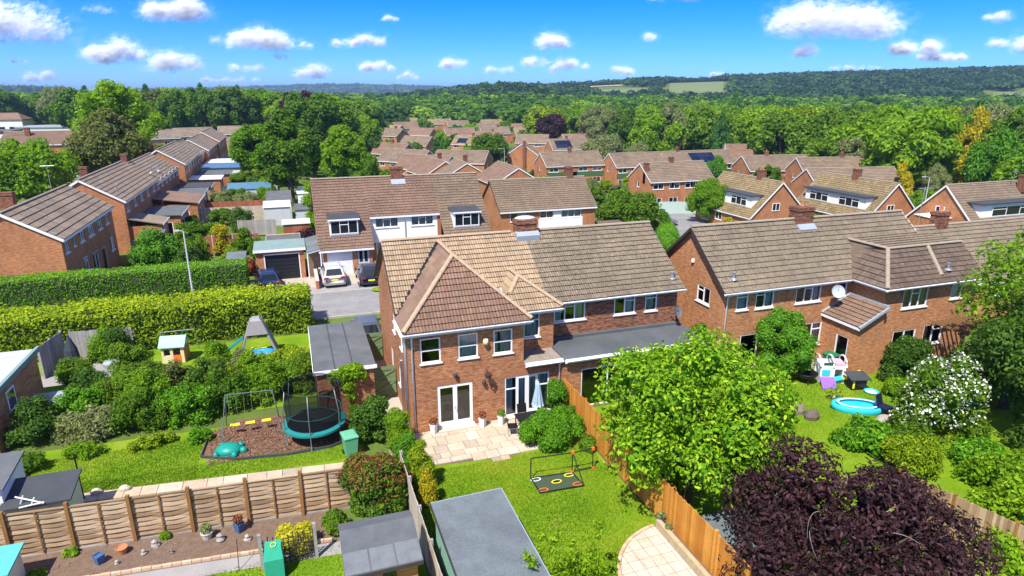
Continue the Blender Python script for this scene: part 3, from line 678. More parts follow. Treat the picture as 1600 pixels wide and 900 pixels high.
strip('grass_bank', [(-60, 152), (-44, 163), (-36, 160), (-30, 150)], 1.6, 'lawn', 0.1, off=3.0)
strip('footpath', [(-30, 48.2), (-3, 48.2)], 0.6, 'pavement', 0.09)
# lawns
sheet('lawn', [(3.2, 6), (11.5, 6), (11.5, 23.4), (3.2, 23.4)], 'lawn', 0.030)
sheet('play_lawn', [(-12.5, 22.6), (1.2, 21.6), (2.6, 29.5), (-12.5, 30)], 'lawn', 0.026)
sheet('rear_lawn', [(-14, 31), (2.5, 31), (0.2, 41.2), (-15, 41.4)], 'lawn', 0.022)
sheet('near_lawn', [(-8, 10), (3.0, 10), (3.0, 19.9), (-8, 20.6)], 'lawn', 0.034)
sheet('neighbour_lawn', [(11.7, 9), (34, 9), (34, 26.5), (11.7, 25.8)], 'lawn', 0.028)
sheet('garden_border', [(-11, 20.5), (0.4, 19.7), (0.6, 21.6), (-11, 22.45)], 'soil', 0.038)
sheet('side_passage', [(2.95, 24.0), (4.2, 24.0), (4.2, 36), (2.95, 36)], 'concrete', 0.033)
sheet('neighbour_path', [(24.2, 26.0), (29.0, 26.0), (29.5, 27.0), (24.0, 27.0)], 'concrete', 0.036)
strip('border_path', [(-9, 20.15), (-4.5, 19.8), (0.6, 19.35)], 0.33, 'pavement', 0.048)
# fields on the far slope
def fieldpatch(name, d0, d1, t0, t1, mat):
    mb = MB(); n = 10
    for i in range(n):
        for j in range(6):
            q = [wpt(d0 + (d1 - d0) * jj / 6, t0 + (t1 - t0) * ii / n) for ii, jj in ((i, j), (i + 1, j), (i + 1, j + 1), (i, j + 1))]
            mb.face([(x, y, ground(x, y) + 0.8) for x, y in q])
    mb.build(name, mat, None, False, 'structure')
fieldpatch('wheat_field', 1130, 1250, 0.075, 0.165, 'wheat'); fieldpatch('wheat_field', 1215, 1290, 0.245, 0.30, 'wheat')
fieldpatch('pasture', 900, 1150, 0.235, 0.315, 'pasture'); fieldpatch('pasture', 880, 1020, 0.12, 0.20, 'pasture')
fieldpatch('pasture', 760, 850, 0.72, 0.9, 'pasture'); fieldpatch('pasture', 480, 640, -0.80, -0.66, 'pasture')

def fix(root):
    for ch in root.children: ch.location = ch.location - root.location
    return root
# ================================================================ THE BRICK HOUSE WITH THE REAR WING
H = empty('brick_house', 'red brick house with hipped brown rear wing and two white french doors', 'house', (7.9, 28.3, 0))
mb = MB(); HE = 5.0
low = [(5.42 - 4.2, .14, 1.66, 2.08), (8.66 - 4.2, .12, 2.26, 2.04)]
wall_panel(mb, (4.2, 26.2, 0), 'S', 7.3, 2.72, low, zb=-.3)
up = [(4.72 - 4.2, 3.42, .92, 1.18), (6.45 - 4.2, 3.42, .92, 1.18), (8.12 - 4.2, 3.42, .92, 1.18)]
wall_panel(mb, (4.2, 26.2, 0), 'S', 5.4, 5.0, up, zb=2.72)
wall_panel(mb, (9.6, 26.2, 0), 'E', 2.1, 5.0, [], zb=2.5)
wall_panel(mb, (9.6, 27.4, 0), 'S', 2.0, 5.05, [(.42, 3.55, .85, 1.25)], zb=2.5)
wall_panel(mb, (11.6, 27.4, 0), 'E', 1.0, 5.05, [], zb=2.5)
wops = [(9.5 - 2.2, 3.5, .6, 1.0), (9.5 - 4.3, 3.6, .6, .9), (9.5 - 5.6, .2, .9, 2.0), (9.5 - 3.2, 1.2, .55, .9)]
wall_panel(mb, (4.2, 35.7, 0), 'W', 9.5, 5.0, wops, zb=-.3)
mb.face([(4.2, 35.7, 5), (4.2, 28.2, 5), (4.2, 32, 7.72)], 0, [(0, 5), (7.5, 5), (3.75, 7.7)])
wall_panel(mb, (11.6, 35.7, 0), 'N', 7.4, 5.0, [], zb=-.3)
mb.build('wall', 'brick_red', H)
window(H, (4.2, 26.2, 0), 'S', *low[0], lay='dd', name='french_door', sill=True)
window(H, (4.2, 26.2, 0), 'S', *low[1], lay='tddt', name='french_door', curtain=('curtain_blue', ((.02, .2), (.26, .46), (.56, .74), (.8, .98))))
for k, q in enumerate(up): window(H, (4.2, 26.2, 0), 'S', *q, lay='s', curtain=(None, 'curtain_green', ('curtain_green', ((.02, .3), (.42, .98))))[k])
window(H, (9.6, 27.4, 0), 'S', .42, 3.55, .85, 1.25, lay='t', curtain='curtain_green')
for q in wops: window(H, (4.2, 35.7, 0), 'W', *q, lay='1')
# brick-on-edge lintels over the doors and windows
for (x0, x1, z) in ((5.3, 7.2, 2.23), (8.56, 11.0, 2.17)):
    n = int((x1 - x0) / .085)
    mb = MB()
    for k in range(n): mb.box((x0 + k * .085, 26.188, z), (x0 + k * .085 + .07, 26.25, z + .215), 0, random.random())
    mb.build('soldier_course', 'brick_orange_plain' if 'brick_orange_plain' in MATS else plain('brick_orange_plain', (0.38, 0.15, 0.07), .9, .3, 12), H, False, 'stuff')
mb = MB(); mb.box((5.35, 25.75, .0), (7.15, 26.19, .13)); mb.build('door_step', 'stone', H)
mb = MB(); mb.box((8.55, 25.95, .0), (11.0, 26.19, .11)); mb.build('door_step', 'stone', H)
for x in (6.2, 6.3):
    mb = MB(); mb.box((x - .012, 26.02, 1.02), (x + .012, 26.1, 1.18)); mb.build('door_handle', 'metal_grey', H)
# roofs
roof_poly(H, [(4.02, 27.95, 4.97), (11.6, 27.95, 4.97), (11.6, 32, 7.8), (4.02, 32, 7.8)], 'tile_tan', .335, .125, 3, seed=3)
roof_poly(H, [(11.6, 36.05, 4.97), (4.02, 36.05, 4.97), (4.02, 32, 7.8), (11.6, 32, 7.8)], 'tile_tan', .335, .125, 3, seed=4)
AP = (6.92, 28.72, 7.62); RE = (6.92, 31.75, 7.62)
roof_poly(H, [(3.95, 25.88, 5.02), (9.88, 25.88, 5.02), AP], 'tile_red', .33, .15, 3, seed=5)
roof_poly(H, [(3.95, 28.15, 5.02), (3.95, 25.88, 5.02), AP, RE], 'tile_redpale', .33, .9, 1, seed=6)
roof_poly(H, [(9.88, 25.88, 5.02), (9.88, 28.15, 5.02), RE, AP], 'tile_red', .33, .15, 3, seed=7)
A2 = (10.2, 28.72, 6.3); R2 = (10.2, 29.95, 6.3)
roof_poly(H, [(8.5, 27.08, 5.02), (11.95, 27.08, 5.02), A2], 'tile_tan', .33, .125, 3, seed=8)
roof_poly(H, [(8.5, 28.1, 5.02), (8.5, 27.08, 5.02), A2, R2], 'tile_tan', .33, .9, 1, seed=9)
roof_poly(H, [(11.95, 27.08, 5.02), (11.95, 28.1, 5.02), R2, A2], 'tile_grey', .33, .125, 3, seed=10)
rt = MB(); up_ = Vector((0, 0, .07))
for A_, B_ in (((3.95, 25.88, 5.05), AP), ((9.88, 25.88, 5.05), AP), (AP, RE), ((4.02, 32, 7.78), (10.9, 32, 7.78)), ((11.95, 27.08, 5.05), A2), (A2, R2), ((9.5, 27.95, 5.65), A2)):
    caps(rt, Vector(A_) + up_, Vector(B_) + up_, .12, .4)
rt.build('ridge_tiles', 'ridge_tan', H, False, 'stuff')
mb = MB(); mb.obox((8.75, 27.6, 5.35), (.45, .0, .14), (.0, .75, .42), (0, 0, .05)); mb.build('lead_flashing', 'lead', H)
mb = MB(); mb.bar((4.0, 28.1, 5.12), (6.85, 31.7, 7.68), .16, .03); mb.build('valley_lead', 'black', H)
mb = MB(); mb.bar((9.6, 28.15, 5.6), (10.1, 29.9, 6.3), .1, .03); mb.build('valley_lead', 'lead', H)
# fascias, gutters, pipes, bargeboards
for A_, B_ in (((3.95, 25.93, 4.93), (9.88, 25.93, 4.93)), ((3.98, 25.93, 4.93), (3.98, 28.2, 4.93)), ((9.85, 25.93, 4.93), (9.85, 27.1, 4.93)), ((9.88, 27.12, 4.93), (11.93, 27.12, 4.93))):
    mb = MB(); mb.bar(A_, B_, .05, .2); mb.build('fascia', 'upvc', H)
mb = MB(); mb.box((3.97, 25.9, 4.86), (9.86, 26.19, 4.88)); mb.build('soffit', 'upvc', H)
gutter(H, (3.9, 25.82, 5.0), (9.95, 25.82, 5.0)); gutter(H, (3.86, 25.85, 5.0), (3.86, 28.1, 5.0)); gutter(H, (9.9, 27.02, 5.0), (12.0, 27.02, 5.0))
pipe(H, [(4.32, 25.85, 4.95), (4.32, 26.0, 4.75), (4.34, 26.14, 4.6), (4.34, 26.14, .05)])
pipe(H, [(3.85, 26.6, 4.95), (4.12, 26.7, 4.6), (4.12, 26.7, .05)], .05); pipe(H, [(4.1, 27.9, 3.0), (4.1, 27.9, .05)], .055)
for p0, p1 in (((4.0, 27.95, 4.9), (4.0, 32, 7.73)), ((4.0, 36.05, 4.9), (4.0, 32, 7.73))):
    mb = MB(); mb.bar(p0, p1, .04, .16); mb.build('bargeboard', 'dark_trim', H)
# low mossy flat roof beside the wing
mb = MB(); mb.box((9.6, 25.95, 2.72), (11.5, 27.4, 2.86)); mb.build('porch_roof', plain('mossy_felt', (0.26, 0.22, 0.17), .95, .4, 4, bump=.5), H)
mb = MB(); mb.box((9.6, 25.9, 2.66), (11.52, 25.948, 2.88)); mb.build('fascia', 'upvc', H); gutter(H, (9.62, 25.83, 2.78), (11.55, 25.83, 2.78))
pipe(H, [(11.42, 25.85, 2.72), (11.42, 26.1, 2.5), (11.42, 26.14, .05)])
chimney(H, 11.75, 32.0, 7.0, 8.5, 1.1, .7, 0); 
mb = MB(); mb.lathe([(.56, 0), (.6, .07), (.46, .13), (.3, .17), (.1, .18)], (11.75, 32, 8.49), 10, 0, 1, .65); mb.build('chimney_cap', 'stone', H)
mb = MB(); mb.obox((11.1, 31.42, 7.42), (1.3, 0, 0), (0, .3, .21), (0, -.04, .28)); mb.build('lead_flashing', 'lead', H)
# lamps and hooks on the rear wall
mb = MB(); mb.lathe([(.0, -.16), (.1, -.14), (.14, 0), (.1, .14), (.0, .16)], (7.72, 26.1, 4.15), 12); mb.build('wall_lamp', plain('lamp_cream', (.75, .62, .38), .5, .1), H, True)
for x, z in ((6.25, 2.62), (7.6, 2.05)):
    mb = MB(); mb.lathe([(.05, 0), (.09, .05), (.1, .16), (.03, .2)], (x, 26.06, z), 10); mb.build('wall_lamp', 'dark_trim', H, True)
mb = MB(); mb.bar((7.75, 26.19, 2.75), (7.75, 25.85, 2.75), .03); mb.lathe([(.02, -.35), (.12, -.3), (.17, -.12), (.17, -.1)], (7.75, 25.86, 2.75), 10); mb.build('hanging_basket', 'dark_trim', H)
mb = MB(); mb.bar((8.05, 26.19, 1.8), (8.05, 26.05, 1.75), .06); mb.build('outside_tap', 'terracotta', H)
fix(H)
# ---- attached house on the right, grey roof and flat-roofed extension
H = empty('attached_house', 'brown brick house with weathered grey roof and long dark flat-roofed extension', 'house', (15.4, 28.3, 0))
mb = MB(); ops = [(12.0 - 11.6, 3.82, 1.75, 1.08), (15.4 - 11.6, 3.82, 1.25, 1.02), (17.25 - 11.6, 3.82, .72, 1.02)]
wall_panel(mb, (11.6, 28.3, 0), 'S', 7.6, 5.0, ops, zb=-.3)
wall_panel(mb, (19.2, 28.3, 0), 'E', 7.4, 5.0, [], zb=-.3, gable=(3.7, 7.72)); wall_panel(mb, (19.2, 35.7, 0), 'N', 7.6, 5.0, [], zb=-.3)
mb.build('wall', 'brick_brown', H)
for q, l, c in zip(ops, ('1t1', '1t', 't'), (('curtain_green', ((.02, .28), (.7, .98))), ('curtain_pale', ((.55, .98),)), 'curtain_green')): window(H, (11.6, 28.3, 0), 'S', *q, lay=l, curtain=c)
roof_poly(H, [(11.6, 27.95, 4.97), (19.42, 27.95, 4.97), (19.42, 32, 7.8), (11.6, 32, 7.8)], 'tile_grey', .335, .125, 3, seed=13)
roof_poly(H, [(19.42, 36.05, 4.97), (11.6, 36.05, 4.97), (11.6, 32, 7.8), (19.42, 32, 7.8)], 'tile_grey', .335, .125, 3, seed=14)
rt = MB(); caps(rt, (12.4, 32, 7.85), (19.4, 32, 7.85), .12, .42); rt.build('ridge_tiles', 'ridge_grey', H, False, 'stuff')
mb = MB(); mb.bar((11.95, 28.0, 4.9), (19.42, 28.0, 4.9), .05, .17); mb.build('fascia', 'upvc', H); gutter(H, (12.0, 27.88, 4.96), (19.5, 27.88, 4.96), 'upvc')
mb = MB(); eo = [(12.5 - 11.5, .1, 2.9, 2.05)]; wall_panel(mb, (11.5, 25.95, 0), 'S', 7.75, 2.75, eo, zb=-.3); wall_panel(mb, (19.25, 25.95, 0), 'E', 2.4, 2.75, [], zb=-.3); wall_panel(mb, (11.5, 28.3, 0), 'W', 2.35, 2.75, [], zb=-.3)
mb.build('extension_wall', 'brick_red', H); window(H, (11.5, 25.95, 0), 'S', *eo[0], lay='11', name='patio_door', sill=False)
mb = MB(); mb.box((11.53, 25.72, 2.76), (19.45, 28.3, 2.9)); mb.build('flat_roof', 'membrane', H)
for x in (13.1, 14.7, 16.3, 17.9): mb = MB(); mb.box((x, 25.74, 2.9), (x + .09, 28.2, 2.908)); mb.build('roof_seam', 'membrane', H)
mb = MB(); mb.box((11.55, 28.1, 2.9), (19.3, 28.298, 3.05)); mb.build('upstand', 'membrane', H)
mb = MB(); mb.box((11.53, 25.67, 2.68), (19.45, 25.718, 2.88)); mb.build('fascia', 'upvc', H); gutter(H, (11.6, 25.62, 2.82), (19.45, 25.62, 2.82))
dish = MB(); dish.lathe([(.02, .0), (.25, .04), (.36, .12), (.37, .12), (.25, .06), (.02, .02)], (0, 0, 0), 16); dish.bar((0, 0, 0), (.0, .0, -.35), .04); dish.bar((0, 0, .02), (.0, .3, .28), .02)
dm = dish.mesh('satellite_dish', plain('dish_grey', (.14, .15, .16), .5, .1)); d = link('satellite_dish', dm, H); d.location = (18.95, 27.9, 3.75); d.rotation_euler = (R(65), 0, R(35))
mb = MB(); mb.lathe([(.22, 0), (.2, .05), (.1, .06), (.1, .3), (.13, .32), (.13, .4), (0, .42)], (19.0, 28.6, 5.4), 10); mb.build('flue', 'metal_grey', H)
fix(H)
# ================================================================ THE BRICK HOUSE ON THE RIGHT
H = empty('corner_house', 'orange brick house on the right with grey roof and hipped rear wing', 'house', (30, 27, 0))
mb = MB(); ops = [(22.0 - 21.2, 3.78, .75, 1.02), (23.25 - 21.2, 3.74, 1.2, 1.08), (25.95 - 21.2, 3.74, 1.75, 1.14), (26.75 - 21.2, 1.08, 1.35, 1.38), (22.5 - 21.2, .3, 1.2, 2.0), (28.75 - 21.2, 3.9, .8, 1.0)]
wall_panel(mb, (21.2, 26.9, 0), 'S', 15.2, 5.0, ops, zb=-.5)
gops = [(33.3 - 29.35, 3.75, 1.2, .95)]
wall_panel(mb, (21.2, 33.3, 0), 'W', 6.4, 5.0, gops, zb=-.5, gable=(3.2, 7.7)); wall_panel(mb, (36.4, 26.9, 0), 'E', 6.4, 5.0, [], zb=-.5, gable=(3.2, 7.7)); wall_panel(mb, (36.4, 33.3, 0), 'N', 15.2, 5.0, [], zb=-.5)
wp = [(31.15 - 29.8, 3.6, 1.85, 1.15), (34.75 - 29.8, 3.8, .85, .9), (30.9 - 29.8, .15, 1.7, 2.15), (33.2 - 29.8, 1.2, 1.45, 1.2)]
wall_panel(mb, (29.8, 24.6, 0), 'S', 6.8, 5.0, wp, zb=-.5); wall_panel(mb, (29.8, 26.9, 0), 'W', 2.3, 5.0, [], zb=-.5); wall_panel(mb, (36.6, 24.6, 0), 'E', 2.3, 5.0, [], zb=-.5)
wall_panel(mb, (28.1, 26.9, 0), 'W', 2.5, 3.0, [(1.1, .1, .85, 2.05)], zb=-.5); wall_panel(mb, (28.1, 24.4, 0), 'S', 1.7, 3.0, [], zb=-.5, gable=(1.7, 3.9))
mb.build('wall', 'brick_orange', H)
for q, l, c in zip(ops, ('t', 't1', '1t1', '1t', '1', '1'), ('curtain_green', ('curtain_green', ((.55, .98),)), ('curtain_green', ((.66, .98),)), ('curtain_pale', ((.7, .98),)), None, None)): window(H, (21.2, 26.9, 0), 'S', *q, lay=l, curtain=c)
window(H, (21.2, 33.3, 0), 'W', *gops[0], lay='t1'); window(H, (28.1, 26.9, 0), 'W', 1.1, .1, .85, 2.05, lay='1', name='back_door', sill=False)
for q, l, n_, c in zip(wp, ('1t1', '1', '11', '1t'), ('window', 'window', 'patio_door', 'window'), (('curtain_green', ((.02, .25), (.75, .98))), 'curtain_pale', ('curtain_blue', ((.5, .98),)), None)): window(H, (29.8, 24.6, 0), 'S', *q, lay=l, name=n_, sill=n_ == 'window', curtain=c)
roof_poly(H, [(20.98, 26.58, 4.9), (36.55, 26.58, 4.9), (36.55, 30.1, 7.78), (20.98, 30.1, 7.78)], 'tile_grey', .36, .15, 3, seed=23)
roof_poly(H, [(36.55, 33.62, 4.9), (20.98, 33.62, 4.9), (20.98, 30.1, 7.78), (36.55, 30.1, 7.78)], 'tile_grey', .36, .15, 3, seed=24)
W1 = (31.25, 26.15, 6.6)
roof_poly(H, [(29.5, 24.28, 4.95), (36.9, 24.28, 4.95), (36.9, 26.15, 6.6), W1], 'tile_dark', .33, .15, 3, seed=25)
roof_poly(H, [(29.5, 26.75, 4.95), (29.5, 24.28, 4.95), W1, (31.05, 28.7, 6.62)], 'tile_dark', .33, .15, 3, seed=26)
roof_poly(H, [W1, (36.9, 26.15, 6.6), (36.9, 28.7, 6.65), (31.05, 28.7, 6.65)], 'tile_grey', .4, .15, 3, seed=27)
roof_poly(H, [(27.92, 26.9, 3.0), (27.92, 24.2, 3.0), (29.8, 24.2, 3.95), (29.8, 26.9, 3.95)], 'tile_brown', .3, .15, 3, seed=28)
rt = MB()
for A_, B_ in (((20.98, 30.1, 7.84), (36.5, 30.1, 7.84)), ((29.5, 24.28, 5.02), (31.25, 26.15, 6.67)), ((31.25, 26.15, 6.67), (31.05, 28.7, 6.7)), ((31.25, 26.15, 6.67), (36.9, 26.15, 6.67)), ((33.75, 24.6, 5.3), (34.2, 26.15, 6.67))): caps(rt, A_, B_, .12, .42)
rt.build('ridge_tiles', 'ridge_grey', H, False, 'stuff')
for A_, B_ in (((20.98, 26.62, 4.84), (29.5, 26.62, 4.84)), ((29.55, 24.3, 4.88), (29.55, 26.6, 4.88)), ((29.5, 24.33, 4.88), (36.9, 24.33, 4.88)), ((27.95, 24.2, 2.92), (27.95, 26.9, 2.92))):
    mb = MB(); mb.bar(A_, B_, .05, .17); mb.build('fascia', 'upvc', H)
gutter(H, (20.9, 26.5, 4.92), (29.5, 26.5, 4.92)); gutter(H, (29.42, 26.5, 4.95), (29.42, 24.2, 4.95)); gutter(H, (29.4, 24.2, 4.95), (37, 24.2, 4.95))
mb = MB(); mb.bar((29.78, 24.2, 4.0), (29.78, 26.88, 4.0), .12, .1); mb.build('lead_flashing', 'lead', H)
mb = MB(); mb.bar((27.9, 24.2, 2.98), (29.8, 24.2, 3.93), .1, .14); mb.build('bargeboard', 'lead', H); mb = MB(); mb.bar((27.9, 26.86, 3.06), (29.8, 26.86, 4.0), .16, .05); mb.build('lead_flashing', 'lead', H)
pipe(H, [(21.35, 26.5, 4.88), (21.35, 26.82, 4.6), (21.35, 26.84, .05)]); pipe(H, [(36.3, 24.25, 4.9), (36.3, 24.52, 4.6), (36.3, 24.54, .05)])
for p0, p1 in (((20.96, 26.58, 4.84), (20.96, 30.1, 7.72)), ((20.96, 33.62, 4.84), (20.96, 30.1, 7.72)), ((36.57, 26.58, 4.84), (36.57, 30.1, 7.72))):
    mb = MB(); mb.bar(p0, p1, .04, .14); mb.build('bargeboard', 'dark_trim' if p0[0] < 30 else 'upvc', H)
chimney(H, 28.6, 30.1, 6.9, 8.55, 1.1, .8, 1); mb = MB(); mb.obox((28.0, 29.4, 7.2), (1.25, 0, 0), (0, .34, .28), (0, -.05, .1)); mb.build('lead_flashing', 'lead', H)
for x, y, z in ((21.9, 27.2, 5.45), (34.4, 24.8, 5.5)):
    mb = MB(); mb.lathe([(.2, 0), (.16, .08), (.07, .1), (.07, .34), (.1, .36), (.1, .42), (0, .44)], (x, y, z), 10); mb.build('flue', 'metal_grey', H)
d = link('satellite_dish', dish.mesh('satellite_dish', plain('dish_pale', (.4, .44, .48), .5, .1)), H); d.location = (28.35, 26.4, 4.35); d.rotation_euler = (R(65), 0, R(-20))
mb = MB(); mb.lathe([(.0, -.13), (.1, -.08), (.1, .08), (.0, .13)], (21.15, 29.9, 5.9), 8); mb.build('alarm_box', 'upvc', H)
fix(H)
house('grey_roof_house', 'grey roofed brick house behind the bright tree at the right edge', 37.0, 54, 27.4, 35, 0, 3.6, 6.3, wall='brick_orange', roof='tile_grey', detail=False, gauge=.36, tw=.15, segs=3, seed=31,
      wins=[('S', 1.2, 2.3, 1.4, 1.0, '1t'), ('S', 5, 2.3, 1.6, 1.0, '1t1')], chims=[(41.5, 31.2, 5.4, 7.3, .9, .7, 1)])
# ================================================================ HOUSE ACROSS THE ROAD (white panels, catslide roof, dormers)
plain('garage_white', (.78, .78, .76), .45, .03); plain('door_grey', (.50, .56, .62), .5, .06); plain('garage_black', (.016, .018, .022), .4, .2)
plain('brick_plain', (0.36, 0.145, 0.07), .9, .3, 10)
H = empty('dormer_house', 'pair of houses with white panels, brown catslide roof and two dormers', 'house', (9.2, 58, 0))
mb = MB(); gop = [(2.32 - 1.8, .02, 2.1, 2.2), (4.88 - 1.8, .1, .95, 2.05)]
wall_panel(mb, (1.8, 54.85, 0), 'S', 4.3, 2.5, gop, zb=-1); wall_panel(mb, (6.1, 54.85, 0), 'E', 2.1, 2.5, [], zb=-1)
fo = [(6.75 - 6.1, .3, .8, 1.9), (9.4 - 6.1, .9, 1.8, 1.2)]; wall_panel(mb, (6.1, 57, 0), 'S', 6.6, 2.2, fo, zb=-1)
wall_panel(mb, (12.7, 57, 0), 'W', 2.1, 2.5, [], zb=-1); wall_panel(mb, (12.7, 54.85, 0), 'S', 4.1, 2.5, [(.6, .1, 2.1, 2.1)], zb=-1)
for x, sd in ((1.8, 'W'), (16.8, 'E')):
    mb.face([(x, 54.85, -1), (x, 62.5, -1), (x, 62.5, 4.8), (x, 59.8, 7.55), (x, 54.85, 2.5)], 0, [(0, -1), (7.6, -1), (7.6, 4.8), (5, 7.6), (0, 2.5)])
wall_panel(mb, (16.8, 62.5, 0), 'N', 15, 4.8, [], zb=-2)
mb.build('wall', 'brick_far', H)
mb = MB(); po = [(6.75 - 6.1, 3.5, 2.05, 1.0), (9.95 - 6.1, 3.5, 2.05, 1.0)]; wall_panel(mb, (6.1, 56.9, 0), 'S', 6.6, 4.62, po, zb=2.15)
mb.face([(6.1, 56.9, 2.15), (12.7, 56.9, 2.15), (12.7, 57.0, 2.15), (6.1, 57.0, 2.15)]); mb.build('white_panel', 'render_white', H)
mb = MB(); mb.box((12.35, 56.86, 2.2), (12.7, 56.898, 4.6)); mb.build('brick_pier', 'brick_plain', H)
for q, l in zip(po, ('1t1', '1t1')): window(H, (6.1, 56.9, 0), 'S', *q, lay=l, curtain='curtain_green')
window(H, (6.1, 57, 0), 'S', *fo[0], lay='1', name='side_light', curtain='curtain_green'); window(H, (6.1, 57, 0), 'S', *fo[1], lay='11', curtain='curtain_pale')
pipe(H, [(9.4, 56.82, 4.5), (9.4, 56.84, 2.2)], .04)
def garage_door(parent, O, w_, h_, mat, rows=1, name='garage_door'):
    mb = MB(); O = Vector(O)
    mb.obox(O, (w_, 0, 0), (0, 0, h_), (0, .05, 0))
    if rows > 1:
        for k in range(rows): mb.obox(O + Vector((.03, -.025, h_ * k / rows + .02)), (w_ - .06, 0, 0), (0, 0, h_ / rows - .035), (0, .028, 0))
    else:
        n = int(w_ / .16)
        for k in range(n): mb.obox(O + Vector((.04 + k * (w_ - .08) / n, -.02, .06)), ((w_ - .08) / n - .02, 0, 0), (0, 0, h_ - .12), (0, .022, 0))
    return mb.build(name, mat, parent)
garage_door(H, (2.32, 54.9, .02), 2.1, 2.2, 'garage_white')
mb = MB(); mb.box((4.88, 54.88, .1), (5.83, 54.94, 2.15)); dr = mb.build('front_door', 'door_grey', H)
for x in (5.0, 5.42): mb = MB(); mb.box((x, 54.865, 1.05), (x + .27, 54.878, 2.0)); mb.build('pane', 'carglass', dr)
garage_door(H, (13.3, 54.9, .1), 2.1, 2.1, 'garage_white')
zs = lambda Y: 7.6 - (59.8 - Y)
roof_poly(H, [(1.65, 54.5, zs(54.5)), (6.25, 54.5, zs(54.5)), (6.25, 59.8, 7.6), (1.65, 59.8, 7.6)], 'tile_brown', .30, .13, 3, seed=41)
roof_poly(H, [(6.25, 56.72, zs(56.72)), (12.55, 56.72, zs(56.72)), (12.55, 59.8, 7.6), (6.25, 59.8, 7.6)], 'tile_brown', .30, .13, 3, seed=42)
roof_poly(H, [(12.55, 54.5, zs(54.5)), (16.95, 54.5, zs(54.5)), (16.95, 59.8, 7.6), (12.55, 59.8, 7.6)], 'tile_far', .30, .13, 3, seed=43)
roof_poly(H, [(16.95, 62.8, 4.6), (1.65, 62.8, 4.6), (1.65, 59.8, 7.6), (16.95, 59.8, 7.6)], 'tile_far', .4, .4, 1, seed=44)
rt = MB(); caps(rt, (1.65, 59.8, 7.66), (16.95, 59.8, 7.66), .12, .42); rt.build('ridge_tiles', 'ridge_grey', H, False, 'stuff')
for A_, B_ in (((1.65, 54.48, 2.22), (6.25, 54.48, 2.22)), ((6.25, 56.7, 4.45), (12.55, 56.7, 4.45)), ((12.55, 54.48, 2.22), (16.95, 54.48, 2.22))):
    mb = MB(); mb.bar(A_, B_, .06, .16); mb.build('fascia', 'upvc', H)
for x0, x1 in ((2.75, 5.15), (13.55, 15.95)):
    D = MB(); D.box((x0, 55.42, 3.3), (x1, 57.6, 4.7)); dz = D.build('dormer', 'render_white', H)
    t = MB(); t.obox((x0 - .14, 55.22, 4.7), (x1 - x0 + .28, 0, 0), (0, 2.4, .3), (0, 0, .07)); t.build('dormer_roof', 'felt_dark', dz)
    f = MB(); f.box((x0 - .14, 55.19, 4.66), (x1 + .14, 55.218, 4.78)); f.build('fascia', 'upvc', dz)
    window(dz, (x0, 55.42, 0), 'S', .06, 3.48, x1 - x0 - .12, 1.14, lay='1t1', depth=-.02, curtain=None, sill=True, gm='carglass')
chimney(H, 9.3, 59.9, 7.0, 8.5, 1.1, .7, 0); mb = MB(); mb.obox((8.7, 59.1, 6.95), (1.3, 0, 0), (0, .4, .4), (0, -.04, .06)); mb.build('lead_flashing', 'lead', H)
pipe(H, [(1.95, 54.6, 2.2), (1.95, 54.75, .05)], .05)
fix(H)
# flat-roofed garage with the black door, and the blue-grey carport beside it
H = empty('garage', 'brick garage with wide black door and green felt roof', 'garage', (-1.3, 56, 0))
mb = MB(); wall_panel(mb, (-3.3, 54.9, 0), 'S', 3.8, 2.55, [(.7, .0, 2.65, 2.2)], zb=-1); wall_panel(mb, (.5, 54.9, 0), 'E', 3, 2.55, [], zb=-1); wall_panel(mb, (-3.3, 57.9, 0), 'W', 3, 2.55, [], zb=-1); wall_panel(mb, (.5, 57.9, 0), 'N', 3.8, 2.55, [], zb=-1)
mb.build('wall', 'brick_far', H); garage_door(H, (-2.6, 55.0, 0), 2.65, 2.2, 'garage_black', 7)
for a_, b_ in (((-2.68, 54.87, 0), (-2.6, 54.95, 2.28)), ((.05, 54.87, 0), (.13, 54.95, 2.28)), ((-2.595, 54.87, 2.2), (.045, 54.95, 2.28))): mb = MB(); mb.box(a_, b_); mb.build('door_frame', 'upvc', H)
mb = MB(); mb.obox((-3.45, 54.7, 2.57), (4.1, 0, 0), (0, 3.3, .12), (0, 0, .12)); mb.build('roof', 'felt_green', H); mb = MB(); mb.box((-3.45, 54.66, 2.5), (.65, 54.698, 2.7)); mb.build('fascia', 'upvc', H)
fix(H)
H = empty('carport', 'blue-grey lean-to carport roof between the garage and the dormer house', 'carport', (1.2, 56, 0))
mb = MB(); mb.obox((.68, 53.9, 2.35), (1.15, .6, .12), (-.05, 4.2, .35), (0, 0, .06)); mb.build('roof', 'felt_blue', H)
mb = MB(); mb.obox((.68, 53.88, 2.26), (1.15, .6, .12), (0, .04, 0), (0, 0, .1)); mb.build('fascia', 'upvc', H)
for k in range(14): mb = MB(); mb.box((.75, 54.9, .05 + k * .16), (1.78, 54.93, .195 + k * .16)); mb.build('slat', plain('slat_brown', (.20, .13, .09), .8, .25), H)
for x in (.7, 1.75): mb = MB(); mb.box((x, 54.3, 0), (x + .08, 54.38, 2.3)); mb.build('post', 'upvc', H)
fix(H)
H = tag(MB_ := None or empty('garden_wall', 'low brick wall between the two driveways across the road', 'wall', (1.25, 52.5, 0)), 'low brick wall between the two driveways across the road', 'wall')
mb = MB(); mb.box((-.1, -1.6, 0), (.12, 2.2, .75)); mb.build('wall', 'brick_plain', H); mb = MB(); mb.box((-.13, -1.62, .752), (.15, 2.22, .8)); mb.build('coping', 'stone', H)
